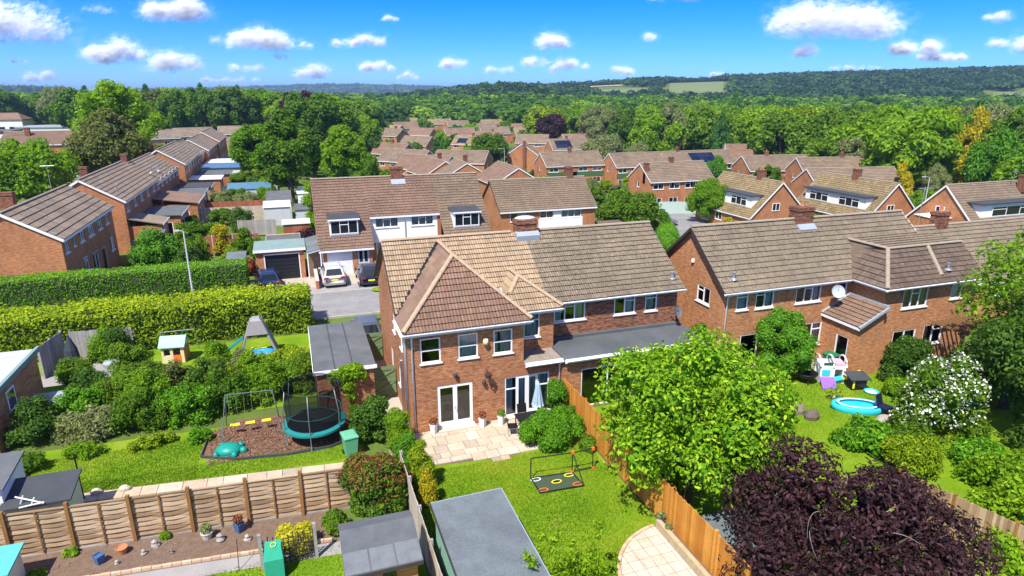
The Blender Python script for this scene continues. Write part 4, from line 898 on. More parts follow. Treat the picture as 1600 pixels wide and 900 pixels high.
house('flat_garage', 'small grey felt-roofed outbuilding behind the black-door garage', -2.4, .2, 58.6, 61.2, 0, 2.5, 2.75, wall='render_white', roof='felt_grey', ov=.15, cat='outbuilding', seed=3, gauge=3, tw=3)

# ================================================================ second row and beyond
hb = house('panel_house', 'brick house with white upper panels directly behind the dormer house', 21.7, 33.4, 67.1, 74.4, -2.6, 5.1, 7.9, wall='brick_far', roof='tile_far', gauge=.34, tw=.14, segs=3, detail=True, seed=51,
      wins=[('S', 1.2, 3.7, 1.85, 1.3, '11', ('curtain_pale', ((.5, .98),))), ('S', 4.75, 3.9, 1.65, 1.1, '1t', None), ('S', 7.4, 3.85, 2.5, 1.2, 't1t', 'curtain_pale')], chims=[(31.6, 70.9, 6.6, 9.2, .8, .8, 0)], barge='dark_trim')
def panel(root, side, u0, z0, w_, h_, mat, name='cladding'):
    """a thin board on a wall of a house made by house(): stands 4 cm proud"""
    b = [c for c in root.children if c.name.startswith('wall')][0].bound_box; xs = [p[0] for p in b]; ys = [p[1] for p in b]
    a, c = min(xs), min(ys); org = {'S': (a, c, 0), 'W': (a, -c, 0), 'E': (-a, c, 0)}[side]
    (ux, uy), (nx, ny) = SIDES[side]; O = Vector(org) + Vector((ux, uy, 0)) * u0 + Vector((0, 0, z0)); m = MB(); m.obox(O, Vector((ux, uy, 0)) * w_, (0, 0, h_), Vector((nx, ny, 0)) * .05); return m.build(name, mat, root)
panel(hb, 'S', 4.6, 2.7, 5.5, 1.15, 'render_white'); panel(hb, 'S', 6.42, 3.86, .96, 1.2, 'render_white'); 
mb = MB(); mb.obox((-5.6, -4.6, 2.3), (11.3, 0, 0), (0, .95, .35), (0, 0, .1)); mb.build('porch_roof', 'tile_brown', hb)
plain('clad_green', (.055, .13, .05), .7, .12, 2); plain('clad_grey', (.5, .52, .54), .7, .08)
def semi(name, label, x0, x1, y0, y1, g, clad=None, he=5.2, hr=7.9, seed=1, chims=1, roof='tile_far', wall='brick_far', solar=None, wwin=True, rz=0, group=None, barge='upvc'):
    n = max(2, int((x1 - x0) / 3.2)); w_ = (x1 - x0) / n; wins = []
    for k in range(n):
        wins.append(('S', k * w_ + w_ * .17, 3.7, w_ * .66, 1.15, '1t' if k % 2 else 't1'))
        wins.append(('S', k * w_ + w_ * .2, .9 if k % 2 else .1, w_ * .55, 1.3 if k % 2 else 2.05, '11'))
    if wwin: wins += [('W', (y1 - y0) * .42, 3.7, .7, 1.0, '1')]
    ch = [] if not chims else [((x0 + x1) / 2 + random.Random(seed).uniform(-2, 2), (y0 + y1) / 2, hr - .6, hr + 1.0, .8, .6, 1)]
    h = house(name, label, x0, x1, y0, y1, g, he, hr, wall=wall, roof=roof, wins=wins, chims=ch, seed=seed, solar=solar, rz=rz, group=group, barge=barge)
    if clad: panel(h, 'S', .15, 2.45, x1 - x0 - .3, 1.15, clad)
    return h
h = semi('green_panel_house', 'brick house with green cladding under its upstairs windows, nearer the chimneyed roofs', 57.3, 72.5, 141.5, 149.5, -6.7, 'clad_green', seed=61)
panel(h, 'S', 6.6, 0, 1.3, 5.1, 'brick_plain', 'brick_pier')
h = semi('green_panel_terrace', 'long brick terrace with green cladding and a black solar array on its roof', 72.6, 106.5, 135.5, 143.5, -6.8, 'clad_green', seed=62, solar=(21.2, 28.2, .6, 4.2, 6, 2))
h = semi('brick_pair', 'two-storey brick house with four upstairs windows behind the pale green fence', 59.5, 72.6, 98.4, 106.2, -5.0, None, seed=63)
chimney(h, -6.2, -1.6, 4.5, 8.2, .7, .8, 0)
semi('solar_house', 'brown roofed house with a square black solar panel block', 84.3, 97.5, 202.5, 210.5, -8.3, None, he=5.0, hr=8.2, seed=64, solar=(1.6, 7.4, 1.0, 4.6, 4, 2))
h = house('solar_bungalow', 'low house with solar panels on its left slope at the wood edge', 110.5, 121, 210, 224, -8.7, 4.4, 7.0, axis='y', rz=R(-32), seed=65, solar=(1.5, 8.5, .8, 5.0, 5, 2), wins=[('S', 2, 1, 1.8, 1.3, '11'), ('W', 2, 1, 1.8, 1.3, '11'), ('W', 6, 1, 1.8, 1.3, '11')], wall='brick_far')
# gable-fronted houses stepping down the middle street
for k, (x, y, L_, Wd, rz, lab) in enumerate((
        (29.5, 199, 14, 9, -48, 'gabled house at the top of the row below the dark tree'),
        (30.0, 172, 14, 9, -48, 'gabled house second from the top of the stepped row'),
        (31.0, 151, 13, 9, -45, 'gabled house third from the top of the stepped row'),
        (33.3, 129, 10, 9.5, 0, 'house with a wide gable facing front just behind the dormer house roof'),
        (38.6, 114.5, 12, 9, 0, 'brick gabled house with white verge behind the panel house'),
        (44, 168, 14, 10, -30, 'brown roof with two chimneys in the middle of the stepped row'),
        (30, 138, 12, 9, 8, 'long low roof with a pale vent behind the dormer house'))):
    ax = 'x' if rz < -20 else 'y'
    hx, hy = (L_ / 2, Wd / 2) if ax == 'x' else (Wd / 2, L_ / 2); g = ground(x, y)
    house('gabled_house', lab, x - hx, x + hx, y - hy, y + hy, g, 4.9, 7.6, axis=ax, rz=R(rz), seed=70 + k, roof='tile_far' if k % 2 else 'tile_brown',
          wins=[('S', 1.2, 3.5, 1.6, 1.0, '11'), ('S', 4.8, 3.5, 1.6, 1.0, '11'), ('E', 3, 3.4, 1.2, 1.0, '1')], chims=[(x + 1, y, 6.5, 8.8, .8, .6, 1)] if k % 3 == 0 else [])
house('tall_gable_house', 'tall brick gable with an outside chimney and solar panels on its left slope', 64.5, 73.5, 184, 196, -8.0, 5.2, 8.4, axis='y', rz=R(-22), seed=80, wins=[('W', 2, 3.6, 1.4, 1.1, '11'), ('W', 6, 3.6, 1.4, 1.1, '11')], solar=(1, 8, .8, 4.6, 5, 2), chims=[(69.6, 183.7, 0, 9.3, .9, .7, 0)])
FAR = [(62, 312, 12, 9, -40, 'b'), (50, 330, 12, 9, -40, 'r'), (47, 372, 13, 9, -45, 'b'), (46, 300, 12, 9, -50, 'b'), (79, 308, 15, 8, 3, 's'), (98, 312, 15, 8, 3, 's'), (100, 394, 14, 8, 5, 's'),
       (124, 400, 14, 9, 5, 's'), (95, 420, 15, 9, 2, 's'), (68, 250, 11, 9, -40, 'r'), (48, 250, 12, 9, -42, 'b'), (95, 250, 13, 9, -30, 'r'), (112, 298, 16, 9, -8, 's'), (84, 276, 12, 9, -25, 'r'), (113, 246, 13, 9, -6, 'b'), (122, 340, 15, 9, -10, 's'),
       (75, 430, 15, 9, 0, 's'), (50, 440, 15, 9, 0, 's'), (64, 372, 14, 9, 5, 's'), (106, 352, 15, 9, 5, 'b')]
FAR.sort(key=lambda q: (q[0] * C19 - q[1] * S19) / (q[0] * S19 + q[1] * C19))
ORD = ('leftmost', 'second from left', 'third from left', 'fourth from left', 'fifth from left', 'sixth from left', 'seventh from left', 'eighth from left', 'ninth from left', 'tenth from left', 'tenth from right', 'ninth from right', 'eighth from right', 'seventh from right', 'sixth from right', 'fifth from right', 'fourth from right', 'third from right', 'second from right', 'rightmost')
for k, (x, y, L_, Wd, rz, t_) in enumerate(FAR):
    g = ground(x, y); house('far_house', ORD[k] + ' of the small brown-roofed far houses below the wood', x - L_ / 2, x + L_ / 2, y - Wd / 2, y + Wd / 2, g, 4.8, 7.8, rz=R(rz), seed=90 + k, roof=('tile_far', 'tile_brown', 'tile_mossy')[k % 3], group='far houses of the estate',
          wins=[('S', L_ * .1, 3.4, L_ * .2, 1.1, '11'), ('S', L_ * .6, 3.4, L_ * .25, 1.1, '11'), ('E', 3, 3.2, 1.4, 1.1, '1')], gauge=.7, tw=1.5, chims=[(x + 2, y, 6.8, 8.9, .9, .7, 0)] if k % 2 else [], solar=(2, 6, 1, 4, 3, 2) if k in (11, 17) else None)
# chalet houses with white dormers on the right
def chalet(name, label, x0, x1, y0, y1, g, axis, seed, roof='tile_mossy', he=2.4, hr=7.0, dorm=(.8, .9), chim=None, side='W', gw=None):
    wins = [('S', (x1 - x0) * .36, 3.0, 1.3, 1.1, '11')] if axis == 'y' else [('W', (y1 - y0) * .4, 3.2, 1.2, 1.1, '11')]
    wins += [('W' if axis == 'y' else 'S', 1.5, .2, 2.0, 1.9, '11'), ('W' if axis == 'y' else 'S', 5, .7, 1.6, 1.2, '11')]
    h = house(name, label, x0, x1, y0, y1, g, he, hr, axis=axis, seed=seed, roof=roof, wins=wins, gauge=.36, tw=.2, segs=3, chims=[chim] if chim else [], verge=.2)
    lx, ly = x1 - x0, y1 - y0
    if axis == 'y': D = MB(); D.box((-lx / 2 + .9, -ly / 2 + 1.2, 3.2), (-lx / 2 + 4.0, ly / 2 - 1.0, 5.0)); d = D.build('dormer', 'render_white', h); t = MB(); t.box((-lx / 2 + .55, -ly / 2 + .9, 5.0), (-lx / 2 + 4.2, ly / 2 - .7, 5.18)); t.build('dormer_roof', 'felt_dark', d); L_ = ly - 2.2; org = (-lx / 2 + .9, ly / 2 - 1.0, 0); sd = 'W'
    else: D = MB(); D.box((-lx / 2 + 1.6, -ly / 2 + .9, 3.2), (lx / 2 - .6, -ly / 2 + 4.0, 5.0)); d = D.build('dormer', 'render_white', h); t = MB(); t.box((-lx / 2 + 1.2, -ly / 2 + .5, 5.0), (lx / 2 - .2, -ly / 2 + 4.2, 5.18)); t.build('dormer_roof', 'felt_dark', d); L_ = lx - 2.2; org = (-lx / 2 + 1.6, -ly / 2 + .9, 0); sd = 'S'
    for k in range(2): window(d, org, sd, L_ * (.08 + .5 * k), 3.45, L_ * .32, 1.25, lay='t1t', depth=-.02, detail=False, gm='carglass')
    return h
chalet('chalet_house', 'chalet house with long white dormer and white-edged brick gable, left of its twin', 60.9, 70.5, 73.4, 86.5, -4.1, 'y', 120, chim=(65.8, 78, 6.0, 8.3, .9, .9, 2))
chalet('chalet_house', 'chalet house with white dormer and golden mossy roof, right of its twin', 74.5, 84, 66.5, 80, -4.0, 'y', 121, chim=(79.2, 73.5, 6.0, 8.3, .9, .9, 2))
chalet('chalet_house', 'chalet house at the right edge with wide brick gable and white front dormer', 78.5, 104, 54.2, 63.5, -3.2, 'x', 122, roof='tile_far', chim=(90.5, 57.6, 5.8, 8.0, 1.1, .9, 1))
semi('brown_roof_house', 'brown roofed house with a brick gable behind the left chalet', 96, 111, 115, 124, -6.4, None, seed=123, rz=R(-12)); semi('brown_roof_house', 'brown roofed house with central chimney in front of the wood', 101, 117, 104, 112, -6.0, None, seed=124, rz=R(-14))
house('low_brown_roof', 'broad low brown roof behind the mossy chalet roof', 86, 103, 85.5, 93, -5.0, 4.6, 7.2, seed=125, rz=R(-10), wins=[('S', 2, 3.2, 2, 1, '11'), ('S', 9, 3.2, 2, 1, '11')])
h = house('timbered_house', 'dark brown steep-roofed house with black and white timbered dormers', 112, 126, 141, 152, -7.6, 3.4, 9.2, roof='tile_red', wall='render_white', seed=126, wins=[('S', 2, 1, 1.6, 1.2, '11')], rz=R(-20))
for x in (-3.2, 2.6):
    m = MB(); m.face([(x - 1.2, -4.2, 4.2), (x + 1.2, -4.2, 4.2), (x + 1.2, -4.2, 5.3), (x, -4.2, 6.8), (x - 1.2, -4.2, 5.3)]); dd = m.build('dormer_gable', 'render_white', h)
    for s in (-1, 1):
        m = MB(); m.obox((x, -4.5, 6.95), (s * 1.5, 0, -1.9), (0, 3.6, 0), (0, 0, .12)); m.build('dormer_roof', 'tile_red', dd)
        m = MB(); m.bar((x + s * .6, -4.23, 4.2), (x + s * .6, -4.23, 5.7), .12); m.build('timber', 'black', dd)
    m = MB(); m.bar((x - 1.1, -4.23, 5.1), (x + 1.1, -4.23, 5.1), .12); m.build('timber', 'black', dd)
# ================================================================ terrace down the left side
def rowhouse(name, label, x0, x1, y0, y1, g, he, hr, seed, wins=None, **kw):
    if wins is None:
        n = max(2, int((y1 - y0) / 3.0)); w_ = (y1 - y0) / n
        wins = [('E', k * w_ + .7, 3.75, 1.3, 1.15, '1t') for k in range(n)] + [('E', k * w_ + .6, .3, 1.6, 1.9, '11') for k in range(n)]
    return house(name, label, x0, x1, y0, y1, g, he, hr, axis='y', seed=seed, wins=wins, roof=kw.pop('roof', 'tile_dark2'), wall=kw.pop('wall', 'brick_far'), **kw)
tile('tile_dark2', [(.04, (.055, .042, .03)), (.12, (0.21, 0.162, 0.115)), (0.5, (0.255, 0.198, 0.142)), (1, (0.30, 0.236, 0.172))], (0.40, 0.33, 0.22), 0.35)
EW = [('E', y - 51.7, z0, w_, h_, l) for y, z0, w_, h_, l in ((52.2, 4.0, .9, 1.1, '11'), (54.2, 4.1, .5, 1.0, '1'), (55.9, 4.0, 1.1, 1.1, '1t'), (58.2, 3.95, 1.5, 1.15, '1t1'), (61.2, 3.95, 1.25, 1.15, '11'), (63.6, 3.95, 1.1, 1.05, '1t'), (55.7, 1.7, 1.2, 1.15, '1t'), (58.2, .1, 1.6, 2.5, '11'), (61.0, .1, 1.3, 2.3, '1'), (63.9, 1.5, 1.25, 1.2, '1t'))]
EW = [('E', *q[1:], ('curtain_pale', ((.02, .3),))) for q in EW]
rowhouse('end_house', 'end brick house of the left terrace, white verges and plain sunlit gable', -21.9, -15.6, 51.7, 66.2, 0, 5.25, 7.15, 130, EW, gauge=.55, tw=.35, segs=3, detail=True, ov=.22, chims=[(-20.2, 57.5, 6.0, 7.9, .9, .6, 0)])
house('gable_annexe', 'lower brick gable tucked against the left end house', -27, -21.6, 53.2, 60, 0, 4.6, 6.6, axis='y', seed=131, wall='brick_far', roof='tile_dark2', gauge=.55)
seg = [(70.6, 88.5, 0, 'second brick house of the left terrace, white verge along its gable'), (88.5, 107.5, -.25, 'third house of the left terrace, patchy grey roof'), (109, 128, -.5, 'fourth house of the left terrace with pale hip lines'), (128, 146, -.9, 'fifth house of the left terrace'), (146, 166, -1.1, 'sixth house of the left terrace'), (166, 187, -1.3, 'last house of the left terrace, high white-edged gable')]
for k, (y0, y1, g, lab) in enumerate(seg):
    sx = (0, -.2, .5, -.6, .1, .6)[k]
    rowhouse('terrace_house', lab, -22.3 + sx, -15.5 + sx, y0 + .05, y1 - .05, g, 5.0 + (0, -.35, .25, -.3, -.05, .55)[k], 7.1 + (0, -.35, .25, -.3, -.05, .55)[k], 132 + k, gauge=.5, tw=.35 if k < 2 else .7, segs=3 if k < 2 else 1, chims=[(-19.6, y0 + 5, 5.8, 7.9, .7, .55, 0)] if k < 3 else [], ov=.22)
    # soil vents and flues on the slope
for k, (x, y, z) in enumerate(((-16.4, 73, 5.6), (-16.5, 92, 5.5), (-16.3, 96, 5.3), (-16.4, 111, 5.2), (-16.5, 118, 5.3))):
    f = MB(); f.lathe([(.28, 0), (.2, .15), (.08, .2), (.08, .75), (.12, .78), (.12, .9), (0, .95)], (0, 0, 0), 8); f = f.build('flue_pipe', 'metal_grey', None, False, None, (x, y, z - .2)); tag(f, ('nearest', 'second', 'third', 'fourth', 'farthest')[k] + ' grey metal flue along the left terrace roofs', 'flue', 'flues on the left terrace')
# rear extensions of the terrace
plain('solarblue', (.06, .16, .24), .3, .1); plain('render_cream', (.62, .52, .36), .8, .06)
for k, (y0, y1, x1, h_, rm, wm, lab) in enumerate(((71, 74.5, -12.6, 2.6, 'tile_dark2', 'brick_far', 'low tiled rear extension of the second terrace house'), (76, 82, -11.6, 2.7, 'felt_grey', 'brick_far', 'dark flat rear extension of the second terrace house'), (84, 91, -10.8, 2.9, 'tile_brown', 'brick_far', 'brown tiled lean-to extension with a glazed door'), (93, 99, -11.2, 2.8, 'felt_grey', 'render_cream', 'cream walled flat extension halfway down the terrace'), (101, 106, -11, 2.8, 'felt_dark', 'brick_buff', 'buff brick flat extension beyond the cream one'),
        (111, 116, -10.5, 2.8, 'upvc', 'brick_far', 'white-roofed flat extension beyond the buff one'), (118, 124, -9.6, 2.8, 'felt_grey', 'brick_far', 'brick extension with a thin white roof edge'), (128, 136, -8.5, 2.9, 'solarblue', 'upvc', 'blue-roofed white conservatory far down the terrace'), (140, 148, -8.8, 2.8, 'upvc', 'brick_far', 'farthest white-roofed extension of the left terrace'))):
    g = ground(-13, y0); o = empty('rear_extension', lab, 'extension', (-15.5, y0, g)); w_ = x1 + 15.5; L_ = y1 - y0
    mb = MB(); wall_panel(mb, (0, 0, 0), 'S', w_, h_, [(w_ * .45, .2, w_ * .35, 1.9)], zb=-1); wall_panel(mb, (w_, 0, 0), 'E', L_, h_, [(L_ * .2, .2, L_ * .55, 1.9)], zb=-1); wall_panel(mb, (w_, L_, 0), 'N', w_, h_, [], zb=-1); mb.build('wall', wm, o)
    window(o, (0, 0, 0), 'S', w_ * .45, .2, w_ * .35, 1.9, lay='1', detail=False); window(o, (w_, 0, 0), 'E', L_ * .2, .2, L_ * .55, 1.9, lay='11', detail=False)
    mb = MB(); mb.obox((0, -.2, h_ + (.75 if 'tile' in rm else .12)), (w_ + .2, 0, -.72 if 'tile' in rm else -.06), (0, L_ + .4, 0), (0, 0, .1)); mb.build('roof', rm, o)
    mb = MB(); mb.box((w_ + .2, -.2, h_ - .02), (w_ + .24, L_ + .2, h_ + .14)); mb.build('fascia', 'upvc', o)
# houses, school roofs and sheds beyond the terrace on the left
house('hip_house', 'brick house with white corner pipe across the road beside the dark tree', -62, -48, 178, 190, -1.35, 5.0, 7.6, seed=150, wins=[('S', 1, 3.2, 1.2, 1.3, '1'), ('S', 3, .8, 1.6, 1.4, '11'), ('E', 1.5, 3.4, .8, 1.2, '1')], chims=[(-57, 182, 6, 8.6, 1, .8, 0)], roof='tile_brown')
for k, (x, y, lab) in enumerate(((-33, 198, 'buff brick house end nearest the big trees'), (-25, 208, 'buff brick house just left of the last terrace gable'), (-14, 216, 'brown roof peeping over the far end of the terrace'), (-4, 205, 'low brown roofed house at the far end of the left gardens'))):
    house('buff_house', lab, x - 5, x + 5, y - 4, y + 4, ground(x, y), 5.0, 6.9, rz=R(20 if k < 2 else 0), seed=155 + k, wall='brick_buff', roof='tile_dark2', wins=[('S', 1, 3.2, 1.4, 1.2, '11'), ('S', 6, 3.2, 1.4, 1.2, '11')])
for k, (x, y, lx, ly, h_, wm, rm, lab) in enumerate(((-92, 205, 26, 14, 5, 'upvc', 'felt_grey', 'long white-walled flat building behind the left tree'), (-66, 205, 12, 9, 5.4, 'upvc', 'upvc', 'white flat roof beside the brick hip house'), (-100, 262, 30, 12, 4.5, 'brick_far', 'felt_grey', 'grey flat roofed block at the left edge'), (-122, 345, 30, 14, 5.5, 'upvc', 'tile_brown', 'low white building with brown roof under the left treetops'), (-84, 300, 22, 16, 4.2, 'upvc', 'lead', 'pale blue-grey shed roof left of the tall tree'), (-78, 345, 22, 14, 5.5, 'brick_far', 'tile_brown', 'brown pitched roof behind the pale shed'))):
    o = empty('flat_roof_building', lab, 'building', (x, y, ground(x, y))); mb = MB(); mb.box((-lx / 2, -ly / 2, -1), (lx / 2, ly / 2, h_)); mb.build('wall', wm, o)
    for i in range(int(lx / 4)): w2 = MB(); w2.box((-lx / 2 + 1 + i * 4, -ly / 2 - .03, 1.2), (-lx / 2 + 3.4 + i * 4, -ly / 2 - .002, 2.8)); w2.build('window', 'carglass', o)
    mb = MB(); mb.box((-lx / 2 - .3, -ly / 2 - .3, h_ + .002), (lx / 2 + .3, ly / 2 + .3, h_ + .35)); mb.build('roof', rm, o)
    if 'tile' in rm: mb = MB(); mb.face([(-lx / 2, -ly / 2, h_ + .36), (lx / 2, -ly / 2, h_ + .36), (lx / 2 - 3, 0, h_ + 3), (-lx / 2 + 3, 0, h_ + 3)]); mb.face([(lx / 2, ly / 2, h_ + .36), (-lx / 2, ly / 2, h_ + .36), (-lx / 2 + 3, 0, h_ + 3), (lx / 2 - 3, 0, h_ + 3)]); mb.face([(-lx / 2, ly / 2, h_ + .36), (-lx / 2, -ly / 2, h_ + .36), (-lx / 2 + 3, 0, h_ + 3)]); mb.face([(lx / 2, -ly / 2, h_ + .36), (lx / 2, ly / 2, h_ + .36), (lx / 2 - 3, 0, h_ + 3)]); mb.build('pitched_roof', rm, o)
# far roofs among the trees on the left and middle horizon
for k, (d, t, rz) in enumerate(((420, -.46, 10), (470, -.41, -20), (520, -.335, 5), (560, -.255, 0), (600, -.36, 0), (430, .09, 0), (430, .56, 20), (520, .5, 0))):
    x, y = wpt(d, t); house('distant_house', ('farthest left', 'second', 'third', 'fourth', 'fifth', 'sixth', 'seventh', 'farthest right')[k] + ' tiny distant roof among the treetops, counted from the left', x - 9, x + 9, y - 5, y + 5, ground(x, y) + (5 if k < 5 else 4), 5, 8.5, rz=R(rz), seed=170 + k, roof='tile_brown', group='distant house roofs in the trees', gauge=1.2, tw=3, wins=[('S', 3, 2, 3, 1.4, '11'), ('S', 11, 2, 3, 1.4, '11')], found=9)
# ================================================================ PAVING
def objmat(name, stops, rough=.8, sc=8):
    g = NG(name); c = g.ramp(g.rnd(), stops, 'LINEAR'); n = g.noise(sc, 5, .7, g.pos()); n2 = g.noise(1.3, 4, .6, g.pos())
    c = g.mix(.55, c, g.ramp(n, [(.3, (.72, .70, .68)), (.7, (1.18, 1.16, 1.12))]), 'MULTIPLY'); c = g.mix(.5, c, g.ramp(n2, [(.35, (.8, .79, .77)), (.65, (1.1, 1.1, 1.08))]), 'MULTIPLY')
    MATS[name] = g.fin(g.bsdf(c, rough, .25, 0, n, .3, .01))
objmat('slab', [(0, (.46, .36, .25)), (.3, (.54, .46, .35)), (.6, (.49, .40, .29)), (.8, (.56, .49, .39)), (1, (.36, .30, .225))])
objmat('slab_pink', [(0, (.56, .46, .38)), (.5, (.62, .53, .45)), (1, (.52, .44, .36))])
objmat('edging', [(0, (.50, .34, .22)), (1, (.62, .46, .32))]); objmat('fence_orange', [(0, (.46, .18, .025)), (.5, (.58, .245, .038)), (1, (.66, .31, .055))], .75, 12)
objmat('fence_grey', [(0, (.25, .155, .08)), (.5, (.38, .26, .15)), (1, (.50, .37, .23))], .8, 14); objmat('post_brown', [(0, (.25, .12, .035)), (1, (.33, .17, .05))], .8, 9)
objmat('fence_red', [(0, (.27, .085, .045)), (1, (.36, .13, .07))]); objmat('fence_pale', [(0, (.44, .36, .30)), (1, (.56, .48, .41))]); objmat('fence_silver', [(0, (.26, .25, .245)), (1, (.38, .36, .34))])
objmat('pebble', [(0, (.13, .10, .08)), (.5, (.22, .18, .15)), (1, (.40, .37, .33))])
def slab_obj(parent, x0, x1, y0, y1, z, h, mat, gap=.012):
    mb = MB(); mb.box((x0 + gap, y0 + gap, z), (x1 - gap, y1 - gap, z + h)); return mb.build('slab', mat, parent)
rg = random.Random(5)
P0 = sheet('patio', [(4.15, 23.35), (6.95, 23.0), (7.0, 22.75), (7.75, 22.75), (7.8, 22.95), (10.9, 23.4), (11.0, 26.15), (4.15, 26.15)], 'soil', .036)
y = 23.05
for w_ in (.62, .45, .62, .75, .45, .22):
    x = 4.17 - rg.random() * .3
    while x < 10.9:
        L_ = rg.choice((.45, .6, .75, .9, .6)); x1 = min(x + L_, 10.95); xs = max(x, 4.17)
        if x1 - xs > .12 and not (y < 23.2 and xs > 9.5): slab_obj(P0, xs, x1, y + (.25 if (y < 23.1 and xs < 5.6) else 0), min(y + w_, 26.12), .037, .035 + rg.random() * .008, 'slab')
        x += L_
    y += w_
for x0, x1 in ((6.98, 7.36), (7.36, 7.78)): slab_obj(P0, x0, x1, 22.72, 23.04, .037, .03, 'slab')
# round-ended patio by the fence
cx, cy, r_ = 11.5, 14.1, 2.72; P1 = sheet('round_patio', [(cx + (r_ + .02) * math.cos(R(a)), cy + (r_ + .02) * math.sin(R(a))) for a in range(92, 275, 6)] + [(11.45, 11.4), (11.45, 16.8)], 'soil', .038)
def clip_circle(poly):
    out = []
    def ins(p): return (p[0] - cx) ** 2 + (p[1] - cy) ** 2 <= r_ ** 2
    for a_, b_ in zip(poly, poly[1:] + poly[:1]):
        if ins(a_): out.append(a_)
        if ins(a_) != ins(b_):
            lo, hi = 0., 1.
            for _ in range(24):
                m = (lo + hi) / 2; q = (a_[0] + (b_[0] - a_[0]) * m, a_[1] + (b_[1] - a_[1]) * m)
                if ins(q) == ins(a_): lo = m
                else: hi = m
            out.append(q)
    return out
for i in range(8):
    for j in range(13):
        x0, y0 = 8.55 + i * .42, 11.4 + j * .45; x1, y1 = min(x0 + .42, 11.22), y0 + .45
        if x0 > 11.1: continue
        q = clip_circle([(x0 + .01, y0 + .01), (x1 - .01, y0 + .01), (x1 - .01, y1 - .01), (x0 + .01, y1 - .01)])
        if len(q) < 3: continue
        mb = MB(); n = len(q); mb.face([(*p, .075) for p in q])
        for k in range(n): mb.face([(*q[k], .036), (*q[(k + 1) % n], .036), (*q[(k + 1) % n], .075), (*q[k], .075)])
        mb.build('slab', 'slab_pink', P1)
for k in range(34):
    a0, a1 = R(96 + k * 4.6), R(96 + k * 4.6 + 4.3); mb = MB()
    q = [(cx + rr * math.cos(a), cy + rr * math.sin(a)) for rr, a in ((r_ + .015, a0), (r_ + .13, a0), (r_ + .13, a1), (r_ + .015, a1))]
    mb.face([(*p, .085) for p in q]); 
    for i in range(4): mb.face([(*q[i], .03), (*q[(i + 1) % 4], .03), (*q[(i + 1) % 4], .085), (*q[i], .085)])
    mb.build('edging_brick', 'edging', P1)
plain('sleeper', (.42, .33, .20), .85, .3, 5)
S0 = empty('sleeper_planter', 'pale timber sleeper edge along the round patio beside the orange fence', 'planter', (11.25, 15, 0))
for k, (y0, y1, z) in enumerate(((-3, -.6, .0), (-.58, 1.75, .0), (-3, .4, .2), (.42, 1.75, .2))): mb = MB(); mb.box((-.03, y0, z + .02), (.13, y1, z + .2)); mb.build('sleeper', 'sleeper', S0)
mb = MB(); mb.box((.131, -3, .02), (.3, 1.7, .28)); mb.build('soil', 'soil', S0)
# long slab path beside the woven fence
PP = sheet('slab_path', [(-9.2, 25.2), (.5, 24.15), (.5, 24.85), (-9.2, 25.95)], 'soil', .04); x = -9.1
while x < .4:
    L_ = rg.choice((.6, .9, .75)); yc = 25.2 - (x + 9.2) * .108
    mb = MB(); mb.obox((x + .01, yc + .02, .041), (L_ - .02, -L_ * .108, 0), (0, .62, 0), (0, 0, .035)); mb.build('slab', 'slab', PP); x += L_
for k in range(30):
    x = -8.8 + k * .3; yc = 20.55 - (x + 8.8) * .085
    mb = MB(); mb.obox((x, yc, .04), (.285, -.024, 0), (0, .1, 0), (0, 0, .09 + rg.random() * .02)); o = mb.build('edging_stone', 'edging', bpy.data.objects['border_path'])
# ================================================================ FENCES
def fence_run(name, label, A, B, h, bw, mat, post_every=1.83, postmat=None, rail=True, z0=0, capm=None, follow=False):
    A, B = Vector((*A, 0)), Vector((*B, 0)); L_ = (B - A).length; d = (B - A) / L_; nn = Vector((-d.y, d.x, 0)); ang = math.atan2(d.y, d.x)
    gz = ground(A.x, A.y) if follow else z0; o = empty(name, label, 'fence', (A.x, A.y, gz), ang); n = int(L_ / bw); r0 = random.Random(int(L_ * 100))
    vs = []
    for v in range(3): mb = MB(); mb.box((0, -.012, .04), (bw * .97, .012, h - .02 + v * .015)); vs.append(mb.mesh('board', mat))
    for k in range(n): b = link('board', vs[r0.randrange(3)], o); b.location = (k * bw, r0.uniform(-.006, .006), 0); b.rotation_euler = (0, 0, r0.uniform(-.03, .03))
    pm = MB(); pm.box((-.045, -.06, -.1), (.045, .06, h + .05)); pm = pm.mesh('post', postmat or mat)
    for k in range(int(L_ / post_every) + 1): p = link('post', pm, o); p.location = (k * post_every, .03, 0)
    if rail: mb = MB(); mb.box((0, .014, h * .25), (L_, .05, h * .25 + .07)); mb.build('rail', mat, o); mb = MB(); mb.box((0, .014, h * .8), (L_, .05, h * .8 + .07)); mb.build('rail', mat, o)
    if capm: mb = MB(); mb.box((0, -.04, h + .0), (L_, .04, h + .03)); mb.build('capping', capm, o)
    return o
fence_run('board_fence', 'orange close-board timber fence running down the right side of the lawn', (11.6, 26.0), (11.6, 10.5), 1.8, .125, 'fence_orange', 2.4)
fence_run('worn_fence', 'narrow weathered fence seen end-on between the two sheds', (3.05, 22.3), (3.1, 11), 1.55, .14, 'fence_pale', 1.83, 'fence_silver')
